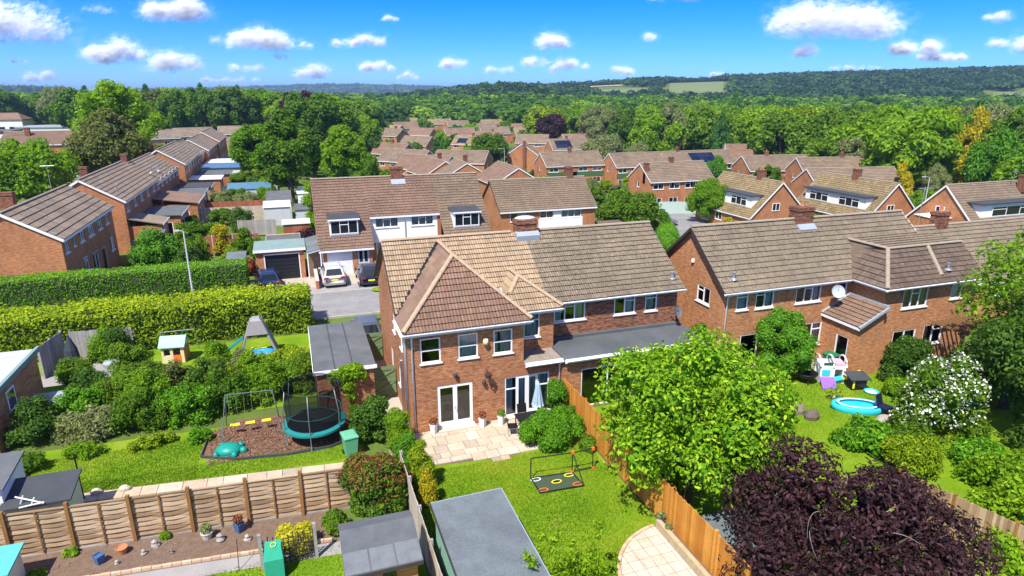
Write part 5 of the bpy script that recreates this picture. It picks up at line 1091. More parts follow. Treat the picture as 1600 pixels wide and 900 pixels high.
# woven fence: lapped wavy slats, posts and battens
WF = empty('woven_fence', 'weathered woven-slat fence with brown posts across the left foreground', 'fence', (-11.2, 22.48, 0), math.atan2(-.93, 12.2)); wvs = []
def wavy(L_, amp, ph, hh):
    mb = MB(); n = 10
    def p(i, z, s): u = L_ * i / n; return (u, amp * math.sin(u / L_ * 2 * math.pi * 1.0 + ph) + s, z + .012 * math.sin(u * 3 + ph * 2))
    for i in range(n):
        a0, a1, b0, b1 = p(i, 0, -.008), p(i + 1, 0, -.008), p(i, hh, .004), p(i + 1, hh, .004); mb.face([a0, a1, b1, b0])
        c0, c1, d0, d1 = p(i, 0, .006), p(i + 1, 0, .006), p(i, hh, .016), p(i + 1, hh, .016); mb.face([c1, c0, d0, d1]); mb.face([b0, b1, d1, d0]); mb.face([a1, a0, c0, c1])
    return mb.mesh('slat', 'fence_grey')
wvs = [wavy(1.76, .022, ph, .108) for ph in (0, math.pi, .6, math.pi + .6, .3, math.pi + .3)]
pm = MB(); pm.box((-.055, -.055, -.1), (.055, .055, 1.9)); pm = pm.mesh('post', 'post_brown'); bm_ = MB(); bm_.box((-.02, -.07, .12), (.02, -.035, 1.72)); bm_ = bm_.mesh('batten', 'post_brown')
for k in range(8):
    x = k * 1.86 - .65; p = link('post', pm, WF); p.location = (x, -.05, 0); p.rotation_euler = (rg.uniform(-.02, .02), rg.uniform(-.02, .02), 0)
    if k == 7: break
    for j in range(17): s = link('slat', wvs[(j % 2) + 2 * rg.randrange(3)], WF); s.location = (x + .05, rg.uniform(-.004, .004), .1 + j * .094)
    for u in (.93,): b = link('batten', bm_, WF); b.location = (x + u, -.01, 0)
    mb = MB(); mb.box((x + .05, -.045, 1.705), (x + 1.81, .035, 1.745)); mb.build('capping', 'fence_grey', WF); mb = MB(); mb.box((x + .06, -.03, .0), (x + 1.8, .02, .095)); mb.build('gravel_board', 'fence_silver', WF)
# other fences in view
fence_run('red_fence', 'reddish panel fence behind the clipped bushes on the left', (-9.5, 66.5), (-3.5, 66.5), 1.8, .2, 'fence_red', 1.83, 'fence_pale')
fence_run('pale_fence', 'pale panel fence with concrete posts in the left gardens', (-13, 88), (-3, 87.4), 1.9, .3, 'fence_pale', 1.9, 'fence_silver', z0=-.7)
fence_run('red_fence', 'long reddish fence below the grey-green shrubs', (-11.5, 93.8), (-2.5, 93.5), 1.8, .3, 'fence_red', 1.83, 'fence_red', z0=-.8)
fence_run('silver_fence', 'silver-grey fence panels beside the green shed', (-6, 76.4), (-1.8, 76), 1.8, .25, 'fence_silver', 1.83, 'fence_pale', z0=-.4)
fence_run('grey_white_fence', 'pale grey rendered fence beyond the conservatories', (-10.5, 112), (-2, 111.5), 1.7, .4, 'clad_grey', 2.4, 'upvc', z0=-.9)
fence_run('dark_fence', 'charcoal panel fence standing behind the left end house', (-14.6, 66.6), (-11.2, 66.8), 1.8, .15, 'fence_silver', 1.8)
plain('fence_mint', (.40, .52, .47), .7, .08)
fence_run('mint_fence', 'pale green panel fence along the far road', (55.5, 96.2), (67, 92.2), 2.1, .3, 'fence_mint', 1.83, 'fence_mint', z0=-4.9)
fence_run('slat_fence', 'brown slatted fence between the white blossom and the purple tree', (20.2, 14.8), (21.3, 10.8), 1.7, .1, 'fence_grey', 1.83, 'post_brown')
fence_run('garden_screen', 'weathered grey panel standing at the back of the left garden', (-12.9, 41.0), (-9.6, 40.8), 1.8, .2, 'fence_silver', 1.8)
# ================================================================ SHEDS AND OUTBUILDINGS
plain('green_paint', (.22, .42, .33), .7, .1); plain('cream_plastic', (.62, .60, .48), .6, .06); plain('teal_plastic', (.10, .42, .40), .5, .08); plain('timber_orange', (.46, .20, .05), .75, .25, 6)
T = empty('summerhouse', 'big blue-grey felt-roofed shed with pale green walls on the lawn', 'shed', (4.6, 14.5, 0))
for k in range(13): mb = MB(); mb.box((-1.15, -3.4, .06 + k * .155), (1.05, 3.25, .205 + k * .155)); mb.build('board', 'green_paint', T)
mb = MB(); mb.obox((-1.27, -3.6, 2.1), (2.42, 0, .03), (0, 6.95, 0), (0, 0, .05)); rf = mb.build('roof', 'felt_blue', T)
for u in (.62, 1.28, 1.95): mb = MB(); mb.obox((-1.27 + u, -3.6, 2.152 + u * .0124), (.05, 0, .0006), (0, 6.95, 0), (0, 0, .008)); mb.build('felt_lap', 'felt_blue', rf)
for a_, u, v in (((-1.27, 3.35, 2.05), (2.42, 0, .03), (0, .03, 0)), ((1.15, -3.6, 2.08), (.03, 0, 0), (0, 6.95, 0)), ((-1.3, -3.6, 2.05), (.03, 0, 0), (0, 6.95, 0))): mb = MB(); mb.obox(a_, u, v, (0, 0, .12)); mb.build('drip_edge', 'lead' if a_[0] > -1.29 else 'dark_trim', rf)
T = empty('small_shed', 'small orange timber shed with grey felt roof and two windows', 'shed', (1.5, 16.5, 0))
for k in range(11): mb = MB(); mb.box((-.98, -.72, .05 + k * .165), (.98, .85, .205 + k * .165)); mb.build('board', 'timber_orange', T)
mb = MB(); mb.obox((-1.12, -.95, 1.92), (2.24, 0, 0), (0, 1.55, .4), (0, 0, .05)); rf = mb.build('roof', 'felt_grey', T); mb = MB(); mb.obox((-1.12, 1.2, 2.14), (2.24, 0, 0), (0, -.6, .18), (0, 0, .05)); mb.build('roof', 'felt_grey', T)
for i in range(3): mb = MB(); mb.obox((-1.1 + i * .75, -.93, 1.978), (.7, 0, 0), (0, .72, .186), (0, 0, .008)); mb.build('felt_sheet', plain('felt_pale', (.15, .16, .165), .9, .3, 3), rf)
mb = MB(); mb.box((-1.12, -.985, 1.84), (1.12, -.952, 1.95)); mb.build('fascia', 'dark_trim', T)
for x in (-.75, -.1): mb = MB(); mb.box((x, -.75, 1.1), (x + .5, -.722, 1.75)); w2 = mb.build('window', 'timber_orange', T); mb = MB(); mb.box((x + .05, -.765, 1.15), (x + .45, -.752, 1.7)); mb.build('pane', 'carglass', w2)
def boxshed(name, label, x0, x1, y0, y1, h0, h1, wm, rm, cat='shed', z=None, rz=0, ov=.12, slope='y'):
    z = ground((x0 + x1) / 2, (y0 + y1) / 2) if z is None else z; o = empty(name, label, cat, ((x0 + x1) / 2, (y0 + y1) / 2, z), rz); lx, ly = (x1 - x0) / 2, (y1 - y0) / 2; mb = MB()
    c = [(-lx, -ly), (lx, -ly), (lx, ly), (-lx, ly)]; hh = [h0, h0, h1, h1] if slope == 'y' else [h0, h1, h1, h0]
    for k in range(4): a_, b_ = c[k], c[(k + 1) % 4]; mb.face([(*a_, -.3), (*b_, -.3), (*b_, hh[(k + 1) % 4]), (*a_, hh[k])], 0, [(0, 0), (2, 0), (2, 2), (0, 2)])
    mb.build('wall', wm, o); mb = MB()
    if slope == 'y': mb.obox((-lx - ov, -ly - ov, h0), (2 * (lx + ov), 0, 0), (0, 2 * (ly + ov), h1 - h0), (0, 0, .07))
    else: mb.obox((-lx - ov, -ly - ov, h0), (2 * (lx + ov), 0, h1 - h0), (0, 2 * (ly + ov), 0), (0, 0, .07))
    mb.build('roof', rm, o); mb = MB(); mb.box((-lx * .3, -ly - .02, .05), (lx * .4, -ly - .002, min(h0, 2) - .1)); mb.build('door', wm if wm != 'upvc' else 'clad_grey', o); return o
plain('cream_wall', (.66, .64, .52), .7, .05)
boxshed('storage_box', 'cream garden store with dark sloping lid behind the woven fence', -10.35, -8.45, 23.35, 24.7, 1.35, 1.62, 'cream_wall', 'felt_dark', z=0)
boxshed('white_shed', 'white plastic shed with grey ridged roof at the left edge', -12.6, -10.4, 23.6, 25.6, 2.0, 2.25, 'upvc', 'felt_grey', z=0)
boxshed('teal_store', 'cream plastic store with teal lid in the bottom left corner', -10.6, -9.3, 20.1, 21.3, 1.05, 1.15, 'cream_plastic', 'teal_plastic', 'storage box', z=0)
T = boxshed('grey_garage', 'brick garage with mottled grey flat felt roof beside the green gates', .3, 2.95, 29.2, 35.4, 2.35, 2.45, 'brick_red', 'felt_grey', 'garage', z=0)
for u in (-.5, .35): mb = MB(); mb.obox((u, -3.2, 2.43), (.05, 0, 0), (0, 6.4, .103), (0, 0, .008)); mb.build('felt_lap', 'felt_dark', T)
for a_, b_ in (((-1.48, -3.25, 2.28), (1.48, -3.222, 2.47)), ((-1.49, -3.25, 2.28), (-1.462, 3.2, 2.5))): mb = MB(); mb.box(a_, b_); mb.build('fascia', 'upvc', T)
T = boxshed('outbuilding', 'brick outbuilding with pale flat roof cut off by the left edge', -17, -12.95, 30.2, 36, 2.7, 2.6, 'brick_orange', plain('felt_light', (.42, .44, .45), .9, .15, 2), 'outbuilding', z=0)
mb = MB(); mb.box((2.0, -3.05, 2.5), (2.16, 3.05, 2.75)); mb.build('fascia', 'felt_green', T); mb = MB(); mb.box((2.03, -1.2, 1.2), (2.06, -.3, 2.2)); w2 = mb.build('window', 'upvc', T); mb = MB(); mb.box((2.062, -1.1, 1.3), (2.07, -.4, 2.1)); mb.build('pane', 'carglass', w2)
boxshed('leaf_shed', 'low shed roof dappled with shade behind the orange fence', 12.2, 13.9, 13.9, 15.6, .85, .95, 'felt_dark', 'felt_blue', z=0)
boxshed('green_shed', 'red shed with pale mint roof left of the dormer house', -1.2, 1.5, 72, 73.6, 2.1, 2.3, 'fence_red', plain('mint_roof', (.5, .62, .57), .7, .08)); boxshed('white_roof_shed', 'shed with bright white roof in the left gardens', -3.4, -.4, 83.5, 86.5, 2.3, 2.6, 'clad_grey', 'upvc')
boxshed('tan_shed', 'shed with tan sloping roof behind the white-roofed one', -3.2, -.2, 88.5, 94, 2.2, 3.0, 'clad_grey', 'felt_grey'); boxshed('blue_shed', 'pale blue shed with grey roof at the end of the clipped hedge', -5.2, -4.0, 52.6, 54.4, 2.6, 2.75, plain('blue_paint', (.06, .30, .46), .6, .1), 'felt_blue', z=0)
boxshed('grey_shed', 'grey boarded shed with dark roof beside the white house wall', .2, 3.2, 84, 87, 2.2, 2.5, 'clad_grey', 'felt_grey'); boxshed('white_outhouse', 'white-walled outhouse under the big dark tree', .8, 5, 98, 103, 2.8, 3.0, 'upvc', 'upvc')
boxshed('glass_lean_to', 'dark glazed lean-to in the left gardens', -9, -3, 104, 107, 2.0, 2.6, 'clad_grey', 'solarblue'); boxshed('store_shed', 'grey store shed beside the left end house', -13.8, -12.2, 67.5, 69.8, 2.0, 2.2, 'clad_grey', 'felt_blue')
boxshed('brick_shed', 'small brick annexe with white roof right of the far houses', 76, 79.5, 57.5, 60.5, 3.0, 3.1, 'brick_far', 'upvc'); boxshed('van_port', 'white flat-roofed port in the trees at right', 99, 105, 80, 85, 2.6, 2.7, 'upvc', 'clad_grey')
boxshed('brown_shed', 'dark timber shed under the tree beside the panel house', 35.2, 38.6, 68, 71, 2.2, 2.5, 'fence_red', 'tile_dark')
# gates
for k, (x0, x1, y, lab) in enumerate(((3.02, 4.15, 30.3, 'green ledged and braced gate nearest the brick house corner'), (3.0, 4.15, 35.2, 'green braced gate at the far end of the garage'))):
    o = empty('garden_gate', lab, 'gate', (x0, y, 0)); w_ = x1 - x0; n = 8
    for i in range(n): mb = MB(); mb.box((i * w_ / n, 0, .05), ((i + .95) * w_ / n, .025, 1.75)); mb.build('board', plain('gate_green', (.15, .22, .10), .7, .12), o)
    for z in (.25, .9, 1.55): mb = MB(); mb.box((0, -.03, z), (w_, -.002, z + .12)); mb.build('ledge', 'gate_green', o)
    for z in (.37, 1.02): mb = MB(); mb.bar((.05, -.02, z), (w_ - .05, -.02, z + .53), .03, .1); mb.build('brace', 'gate_green', o)
# ================================================================ GARDEN THINGS
plain('white_pot', (.72, .71, .68), .6, .06); plain('net_black', (.012, .014, .014), .6, .1); plain('orange_plastic', (.75, .16, .03), .5, .05); plain('yellow_plastic', (.80, .72, .03), .5, .05); plain('blue_plastic', (.03, .30, .68), .4, .06)
plain('teal_pad', (.015, .20, .195), .5, .08); plain('turtle_green', (.01, .26, .20), .4, .06); plain('bin_green', (.02, .16, .06), .5, .08); plain('lid_green', (.12, .38, .22), .5, .06); plain('parasol_blue', (.32, .42, .50), .8, .08)
plain('toy_white', (.75, .76, .8), .5, .04); plain('toy_pink', (.75, .40, .48), .5, .05); plain('toy_purple', (.26, .12, .50), .5, .05); plain('toy_cyan', (.03, .52, .66), .45, .05); plain('grey_plastic', (.28, .27, .26), .6, .1)
plain('navy', (.01, .015, .05), .6, .1); plain('cream_toy', (.70, .60, .36), .6, .05); plain('mint_toy', (.30, .60, .45), .5, .05)
def pot(name, label, x, y, r, h, mat, leaf=None, seed=1, square=False, z=.07, dry=False):
    o = empty(name, label, 'plant pot', (x, y, z)); mb = MB(); mb.lathe([(r * .72, 0), (r * .95, h * .9), (r * 1.05, h * .92), (r * 1.05, h), (r * .9, h), (r * .85, h * .85), (0, h * .85)], (0, 0, 0), 4 if square else 14); mb.build('pot', mat, o)
    if leaf: link('foliage', leaf_mesh('foliage', np.random.default_rng(seed), [(0, 0, h + r * .7, r * .9), (r * .3, .0, h + r * 1.1, r * .5)], 130, .11, leaf, core=.5), o)
    return o
pot('planter', 'square white planter left of the double french doors', 5.12, 25.85, .2, .48, 'white_pot', 'leaf_redtip', 1, True); pot('planter', 'square white planter right of the double french doors', 7.4, 25.7, .2, .48, 'white_pot', 'leaf_redtip', 2, True)
pot('planter', 'square white planter with green plant at the patio doors', 8.3, 25.65, .19, .46, 'white_pot', 'leaf_mid', 3, True); pot('planter', 'white planter with pink flowers beside the folded parasol', 10.75, 25.6, .2, .5, 'white_pot', 'leaf_redtip', 4, True)
o = empty('parasol', 'folded pale blue parasol standing on the patio table', 'parasol', (9.95, 25.2, 0)); mb = MB(); mb.tube([(0, 0, 0), (0, 0, 2.35)], .02, 8); mb.build('pole', 'metal_grey', o)
mb = MB(); rings = []
for z, r_ in ((1.0, .24), (1.15, .22), (1.6, .15), (2.05, .08), (2.25, .03)): rings.append([(r_ * (1 + .28 * math.sin(8 * 2 * math.pi * j / 32)) * math.cos(2 * math.pi * j / 32), r_ * (1 + .28 * math.sin(8 * 2 * math.pi * j / 32)) * math.sin(2 * math.pi * j / 32), z) for j in range(32)])
mb.tube_rings(rings); mb.build('canopy', 'parasol_blue', o, True)
o = empty('garden_table', 'dark outdoor table in front of the patio doors', 'table', (9.5, 24.75, .07)); mb = MB(); mb.box((-.75, -.4, .68), (.75, .4, .72)); mb.build('table_top', 'black', o)
for x in (-.68, .68):
    for y in (-.33, .33): mb = MB(); mb.bar((x, y, 0), (x, y, .68), .045); mb.build('leg', 'black', o)
def chair(label, x, y, rz):
    o = empty('garden_chair', label, 'chair', (x, y, .07), R(rz)); mb = MB(); mb.box((-.23, -.22, .42), (.23, .22, .45)); mb.build('seat', 'black', o); mb = MB(); mb.obox((-.23, .2, .5), (.46, 0, 0), (0, .1, .42), (0, .02, 0)); mb.build('backrest', 'black', o)
    for a_ in (-.21, .21):
        for b_ in (-.2, .2): mb = MB(); mb.bar((a_, b_, 0), (a_ * 1.0, b_ * .9, .42), .025); mb.build('leg', 'metal_grey', o)
chair('dark garden chair at the left end of the patio table', 8.5, 24.6, 75); chair('dark garden chair behind the patio table', 9.3, 25.35, 0)
# football rebounder / goal on the lawn
o = empty('football_goal', 'black football rebounder with target sheet and orange corners lying on the lawn', 'goal', (8.95, 20.5, .03)); c = [(-.9, .55), (.85, .4), (.93, -.6), (-.9, -.5)]
mb = MB(); mb.face([(x, y, .05) for x, y in c]); mb.face([(x, y, .035) for x, y in reversed(c)]); mb.build('target_sheet', plain('net_green', (.05, .075, .04), .8, .3, 20), o)
for a_, b_ in zip(c, c[1:] + c[:1]): mb = MB(); mb.tube([(*a_, .06), (*b_, .06)], .028, 8); mb.build('frame_bar', 'net_black', o)
up4 = [((-.9, .55, 0), (-.92, .5, 1.0)), ((.85, .4, 0), (.83, .35, 1.0)), ((-.92, .5, 1.0), (.83, .35, 1.0)), ((.83, .35, 1.0), (1.75, .35, 1.0)), ((1.75, .35, 1.0), (1.8, .42, 0)), ((.85, .4, .1), (1.8, .42, .1)), ((.83, .35, 1), (.93, -.6, .05))]
for a_, b_ in up4: mb = MB(); mb.tube([a_, b_], .024, 8); mb.build('frame_bar', 'net_black', o)
for p in ((.83, .35, 1.0), (1.75, .35, 1.0), (1.8, .42, .06), (.85, .4, .08)): mb = MB(); mb.box((p[0] - .055, p[1] - .055, p[2] - .06), (p[0] + .055, p[1] + .055, p[2] + .06)); mb.build('corner_joint', 'orange_plastic', o)
def ringband(mb, cx_, cy_, rx, ry, w_, z, a0=0, a1=360, n=24):
    for k in range(n):
        t0, t1 = R(a0 + (a1 - a0) * k / n), R(a0 + (a1 - a0) * (k + 1) / n)
        mb.face([(cx_ + rx * math.cos(t0), cy_ + ry * math.sin(t0), z), (cx_ + (rx - w_) * math.cos(t0), cy_ + (ry - w_) * math.sin(t0), z), (cx_ + (rx - w_) * math.cos(t1), cy_ + (ry - w_) * math.sin(t1), z), (cx_ + rx * math.cos(t1), cy_ + ry * math.sin(t1), z)])
for (x, y, mat) in ((-.72, -.36, 'orange_plastic'), (.74, -.42, 'orange_plastic'), (-.74, .4, 'toy_white'), (.66, .26, 'yellow_plastic'), (0, 0, 'yellow_plastic')): mb = MB(); ringband(mb, x, y, .22, .13, .045, .062); mb.build('target_ring', mat, o)
mb = MB(); mb.box((-.12, -.06, .062), (.12, .06, .066)); mb.build('target_centre', 'net_black', o)
# mulch play area: mulch bed with edging, swing, turtle sandpit, trampoline
MU = sheet('mulch_bed', [(-4.75, 27.15), (-3.3, 26.45), (-1.2, 26.15), (.6, 26.2), (2.0, 26.9), (2.2, 29.6), (-3.3, 30.2), (-4.6, 29.2)], 'mulch', .042)
q = [(-4.6, 29.2), (-4.75, 27.15), (-3.3, 26.45), (-1.2, 26.15), (.6, 26.2), (2.0, 26.9)]
for a_, b_ in zip(q, q[1:]): mb = MB(); mb.bar((*a_, .07), (*b_, .07), .06, .15); mb.build('edging', 'felt_dark', MU)
V_, F_, lv_ = [], [], []
r2 = np.random.default_rng(8); n = 5000; px = r2.uniform(-4.5, 2, n); py = r2.uniform(26.4, 29.6, n); a_ = r2.uniform(0, 6.28, n); L_ = r2.uniform(.05, .16, n); hz = .046 + r2.random(n) * .03
dx, dy = np.cos(a_) * L_ / 2, np.sin(a_) * L_ / 2; wx, wy = -np.sin(a_) * .014, np.cos(a_) * .014
Vn = np.stack([np.stack([px - dx - wx, py - dy - wy, hz], 1), np.stack([px + dx - wx, py + dy - wy, hz + .012], 1), np.stack([px + dx + wx, py + dy + wy, hz + .012], 1), np.stack([px - dx + wx, py - dy + wy, hz], 1)], 1).reshape(-1, 3)
g_ = NG('bark_chip'); MATS['bark_chip'] = g_.fin(g_.bsdf(g_.ramp(g_.attr('lv'), [(0, (.06, .03, .02)), (.6, (.20, .11, .065)), (1, (.36, .24, .15))]), .9, .2))
o = link('bark_chips', npmesh('bark_chips', Vn, np.arange(n * 4).reshape(-1, 4), r2.random(n), 'bark_chip'), MU, 'stuff')
o = empty('swing_frame', 'thin metal swing frame with yellow seats over the mulch', 'swing', (-2.7, 28.8, 0)); 
for a_, b_ in (((-1.0, .1, 2.0), (1.0, -.05, 2.0)), ((-1.0, .1, 2.0), (-1.3, -.9, 0)), ((-1.0, .1, 2.0), (-1.25, 1.1, 0)), ((1.0, -.05, 2.0), (1.1, 1.1, 0)), ((1.0, -.05, 2.0), (1.25, -.9, 0))): mb = MB(); mb.tube([a_, b_], .022, 8); mb.build('tube', plain('swing_metal', (.17, .21, .21), .4, .1, metal=.5), o)
for x in (-.75, -.1, .6):
    mb = MB(); mb.box((x - .2, -.1, .5), (x + .2, .1, .54)); s_ = mb.build('seat', 'yellow_plastic', o)
    for dx_ in (-.17, .17): mb = MB(); mb.tube([(x + dx_, 0, .54), (x + dx_ * .9, 0.02, 1.98)], .006, 5); mb.build('rope', 'grey_plastic', s_)
o = empty('turtle_sandpit', 'green turtle-shaped sandpit with lid on the mulch', 'sandpit', (-3.65, 27.25, .04), R(-15)); mb = MB(); mb.lathe([(.5, 0), (.56, .1), (.55, .16), (.48, .26), (.3, .36), (0, .4)], (0, 0, 0), 18, 0, 1, .8); mb.build('shell', 'turtle_green', o, True)
for x, y, s_ in ((.62, 0, .17), (.38, .42, .13), (.38, -.42, .13), (-.4, .4, .12), (-.4, -.4, .12)): mb = MB(); mb.lathe([(0, 0), (s_, .02), (s_ * 1.05, .1), (s_ * .7, .2), (0, .24)], (x, y, 0), 12); mb.build('head' if y == 0 else 'flipper', 'turtle_green', o, True)
TR = empty('trampoline', 'round trampoline with teal edge pad and tall black safety net', 'trampoline', (0.0, 27.4, 0)); rt_ = 1.34
mb = MB(); n = 36
for k in range(n):
    a0, a1 = 2 * math.pi * k / n, 2 * math.pi * (k + 1) / n; f_ = lambda a, r, z: (r * math.cos(a), r * math.sin(a), z)
    mb.face([f_(a0, rt_ * 1.03, .82), f_(a1, rt_ * 1.03, .82), f_(a1, rt_ * .86, .87), f_(a0, rt_ * .86, .87)]); mb.face([f_(a0, rt_ * 1.03, .72), f_(a1, rt_ * 1.03, .72), f_(a1, rt_ * 1.03, .82), f_(a0, rt_ * 1.03, .82)])
mb.build('edge_pad', 'teal_pad', TR); mb = MB(); mb.face([(rt_ * .87 * math.cos(2 * math.pi * k / n), rt_ * .87 * math.sin(2 * math.pi * k / n), .83) for k in range(n)]); mb.build('jump_mat', 'net_black', TR)
g_ = NG('net_mesh'); t_ = g_.n('ShaderNodeBsdfTransparent'); d_ = g_.n('ShaderNodeBsdfDiffuse'); d_.inputs[0].default_value = (.01, .01, .012, 1); mx = g_.n('ShaderNodeMixShader'); mx.inputs[0].default_value = .58; g_.l(t_.outputs[0], mx.inputs[1]); g_.l(d_.outputs[0], mx.inputs[2]); MATS['net_mesh'] = g_.fin(mx)
mb = MB(); mb.tube_rings([[(r_ * math.cos(2 * math.pi * k / n), r_ * math.sin(2 * math.pi * k / n), z) for k in range(n)] for r_, z in ((rt_ * .88, .85), (rt_ * .92, 1.7), (rt_ * .88, 2.6))], cap=False); mb.build('safety_net', 'net_mesh', TR, True)
for z, r_ in ((2.6, .022), (1.45, .015)):
    mb = MB(); mb.tube([(rt_ * .9 * math.cos(2 * math.pi * k / n), rt_ * .9 * math.sin(2 * math.pi * k / n), z) for k in range(n + 1)], r_, 6, cap=False); mb.build('net_hoop', 'net_black' if z > 2 else 'teal_pad', TR, True)
for k in range(6):
    a_ = R(20 + k * 60); x, y = rt_ * math.cos(a_), rt_ * math.sin(a_); mb = MB(); mb.tube([(x * .98, y * .98, 0), (x, y, .8), (x * 1.02, y * 1.02, 1.6), (x * .9, y * .9, 2.62)], .024, 8); mb.build('net_pole', 'swing_metal', TR, True)
    mb = MB(); mb.tube([(x * .98, y * .98, .02), (rt_ * .98 * math.cos(a_ + .5), rt_ * .98 * math.sin(a_ + .5), .02)], .024, 8); mb.build('leg', 'swing_metal', TR)
def wheelie(label, x, y, rz=0, mat='bin_green', lid='bin_green'):
    o = empty('wheelie_bin', label, 'bin', (x, y, .03), R(rz)); mb = MB()
    mb.tube_rings([[(-.22, -.24, .05), (.22, -.24, .05), (.22, .22, .05), (-.22, .22, .05)], [(-.29, -.33, .95), (.29, -.33, .95), (.29, .33, .95), (-.29, .33, .95)]]); mb.build('body', mat, o)
    mb = MB(); mb.tube_rings([[(-.32, -.36, .955), (.32, -.36, .955), (.32, .38, .955), (-.32, .38, .955)], [(-.31, -.34, 1.0), (.31, -.34, 1.0), (.31, .36, 1.02), (-.31, .36, 1.02)], [(-.22, -.2, 1.06), (.22, -.2, 1.06), (.22, .25, 1.08), (-.22, .25, 1.08)]]); mb.build('lid', lid, o)
    for s_ in (-.26, .26): mb = MB(); mb.tube([(s_ - .02, .26, .1), (s_ + .02, .26, .1)], .1, 12); mb.build('wheel', 'black', o)
    mb = MB(); mb.tube([(-.26, .4, .92), (.26, .4, .92)], .018, 8); mb.build('handle', mat, o); return o
wheelie('pale green wheelie bin behind the red-tipped bush', 1.35, 25.3, 10, 'lid_green', 'lid_green')
b = wheelie('dark green wheelie bin beside the toy house on the right', 27.7, 25.55, 15); mb = MB(); mb.box((-.13, -.312, .5), (.1, -.305, .78)); m_ = mb.build('label_patch', 'toy_white', b); m_.rotation_euler = (0, 0, 0)
wheelie('grey wheelie bin by the front door across the road', 6.5, 54.3, 0, 'grey_plastic', 'felt_blue')
# trellis, compost bag, border clutter on the left
T = empty('trellis', 'dark garden trellis panel in front of the yellow bush', 'trellis', (-1.2, 19.1, 0), R(2))
for x in (-.85, .85): mb = MB(); mb.box((x - .05, -.05, 0), (x + .05, .05, 1.4)); mb.build('post', 'fence_silver', T)
for k in range(11): mb = MB(); mb.box((-.78 + k * .155, -.012, .1), (-.745 + k * .155, .012, 1.15 + .12 * math.sin(k * 1.3))); mb.build('lath', 'dark_trim', T)
for k in range(7): mb = MB(); mb.box((-.8, -.026, .15 + k * .15), (.8, -.013, .18 + k * .15)); mb.build('lath', 'dark_trim', T)
o = empty('compost_bag', 'tall green fabric compost cover beside the trellis', 'compost cover', (-1.65, 18.75, 0)); mb = MB(); mb.tube_rings([[(-.28, -.3, 0), (.28, -.3, 0), (.28, .3, 0), (-.28, .3, 0)], [(-.3, -.3, .8), (.29, -.3, .8), (.28, .3, .85), (-.29, .3, .85)], [(-.24, -.12, 1.15), (.25, -.12, 1.12), (.25, .2, 1.17), (-.24, .2, 1.18)]]); mb.build('cover', plain('bag_green', (.03, .34, .20), .5, .15, 6), o)
mb = MB()
for k in range(3): mb.box((-.1 + k * .07, -.26, .9), (-.06 + k * .07, -.22, 1.05))
mb = MB(); ringband(mb, .02, -.02, .09, .12, .02, 1.185); mb.build('printed_mark', 'yellow_plastic', o)
pot('blue_pot', 'square blue pot on the soil nearest the woven fence', -7.2, 21.2, .2, .32, plain('pot_blue', (.06, .12, .25), .4, .1) and 'pot_blue', None, 1, True, .04); pot('stone_pot', 'round stone pot under the second fence post', -6.6, 21.5, .19, .24, 'terracotta', None, 1, False, .04)
pot('grey_pot', 'round grey pot holding spiky leaves by the woven fence', -3.95, 21.4, .2, .25, 'stone', 'leaf_grey', 7, False, .04); pot('blue_pot', 'square blue pot at the right end of the border', -2.9, 21.4, .2, .36, 'pot_blue', 'leaf_redtip', 9, True, .04)
for k, (x, y, s_, lab) in enumerate(((-5.9, 21.2, .16, 'small pale stone ornament'), (-6.65, 20.95, .13, 'small white bird ornament'), (-5.6, 21.5, .22, 'weathered stone figure'), (-3.5, 21.1, .24, 'small brown stone figure'), (-2.6, 20.8, .2, 'grey stone heap'), (-5.0, 20.95, .12, 'crossed wooden sticks'))):
    mb = MB(); r3 = random.Random(k); mb.tube_rings([[(s_ * rr * math.cos(2 * math.pi * j / 8) * r3.uniform(.8, 1.2), s_ * rr * math.sin(2 * math.pi * j / 8) * r3.uniform(.8, 1.2), z * s_) for j in range(8)] for rr, z in ((.9, 0), (1.0, .4), (.6, .9), (.7, 1.4), (.2, 1.8))]); o = mb.build('garden_ornament', 'pebble', None, False, None, (x, y, .04)); tag(o, lab + ' on the soil border by the woven fence', 'ornament'); o.scale = (.62, .62, .7)
r3 = random.Random(77); V_ = MB()
for k in range(150):
    x = r3.uniform(-10.5, .2); y = 20.7 - (x + 10.5) * .04 + r3.random() * 1.5; s_ = r3.uniform(.01, .035); V_.box((x - s_, y - s_ * .7, .04), (x + s_, y + s_ * .7, .04 + s_))
V_.build('border_stones', 'pebble', None, False, 'stuff')
mb = MB(); mb.tube([(0, 0, 0), (-.05, .1, 1.95)], .03, 8); o = mb.build('washing_post', 'black', None, False, None, (-8.65, 25.35, .04)); tag(o, 'thin black post standing by the cream garden store', 'post')
mb = MB(); mb.tube([(0, 0, 0), (.02, .3, 1.0)], .012, 6); o = mb.build('garden_stake', 'black', None, False, None, (-2.8, 19.3, .03)); tag(o, 'slim dark stake in the grass near the trellis', 'stake')
o = empty('leaning_rack', 'white metal frame leaning on the cream garden store', 'frame', (-9.6, 23.3, 1.35)); 
for a_, b_ in (((-.55, .0, .0), (.55, -.2, .2)), ((-.4, .2, .35), (.5, -.1, .1)), ((-.3, .1, .0), (-.15, .15, .38)), ((.1, .0, .08), (.2, .05, .3))): mb = MB(); mb.bar(a_, b_, .035); mb.build('bar', 'upvc', o)
for k, (x, y, lab) in enumerate(((-8.3, 25.6, 'grey lump lying on the slab path near the black post'), (-7.3, 25.5, 'small grey upright stone on the slab path'))): mb = MB(); mb.lathe([(.2, 0), (.22, .1), (.12, .2), (0, .22)], (0, 0, 0), 8, 0, 1, .6); o = mb.build('path_stone', 'stone', None, False, None, (x, y, .08)); tag(o, lab, 'stone')
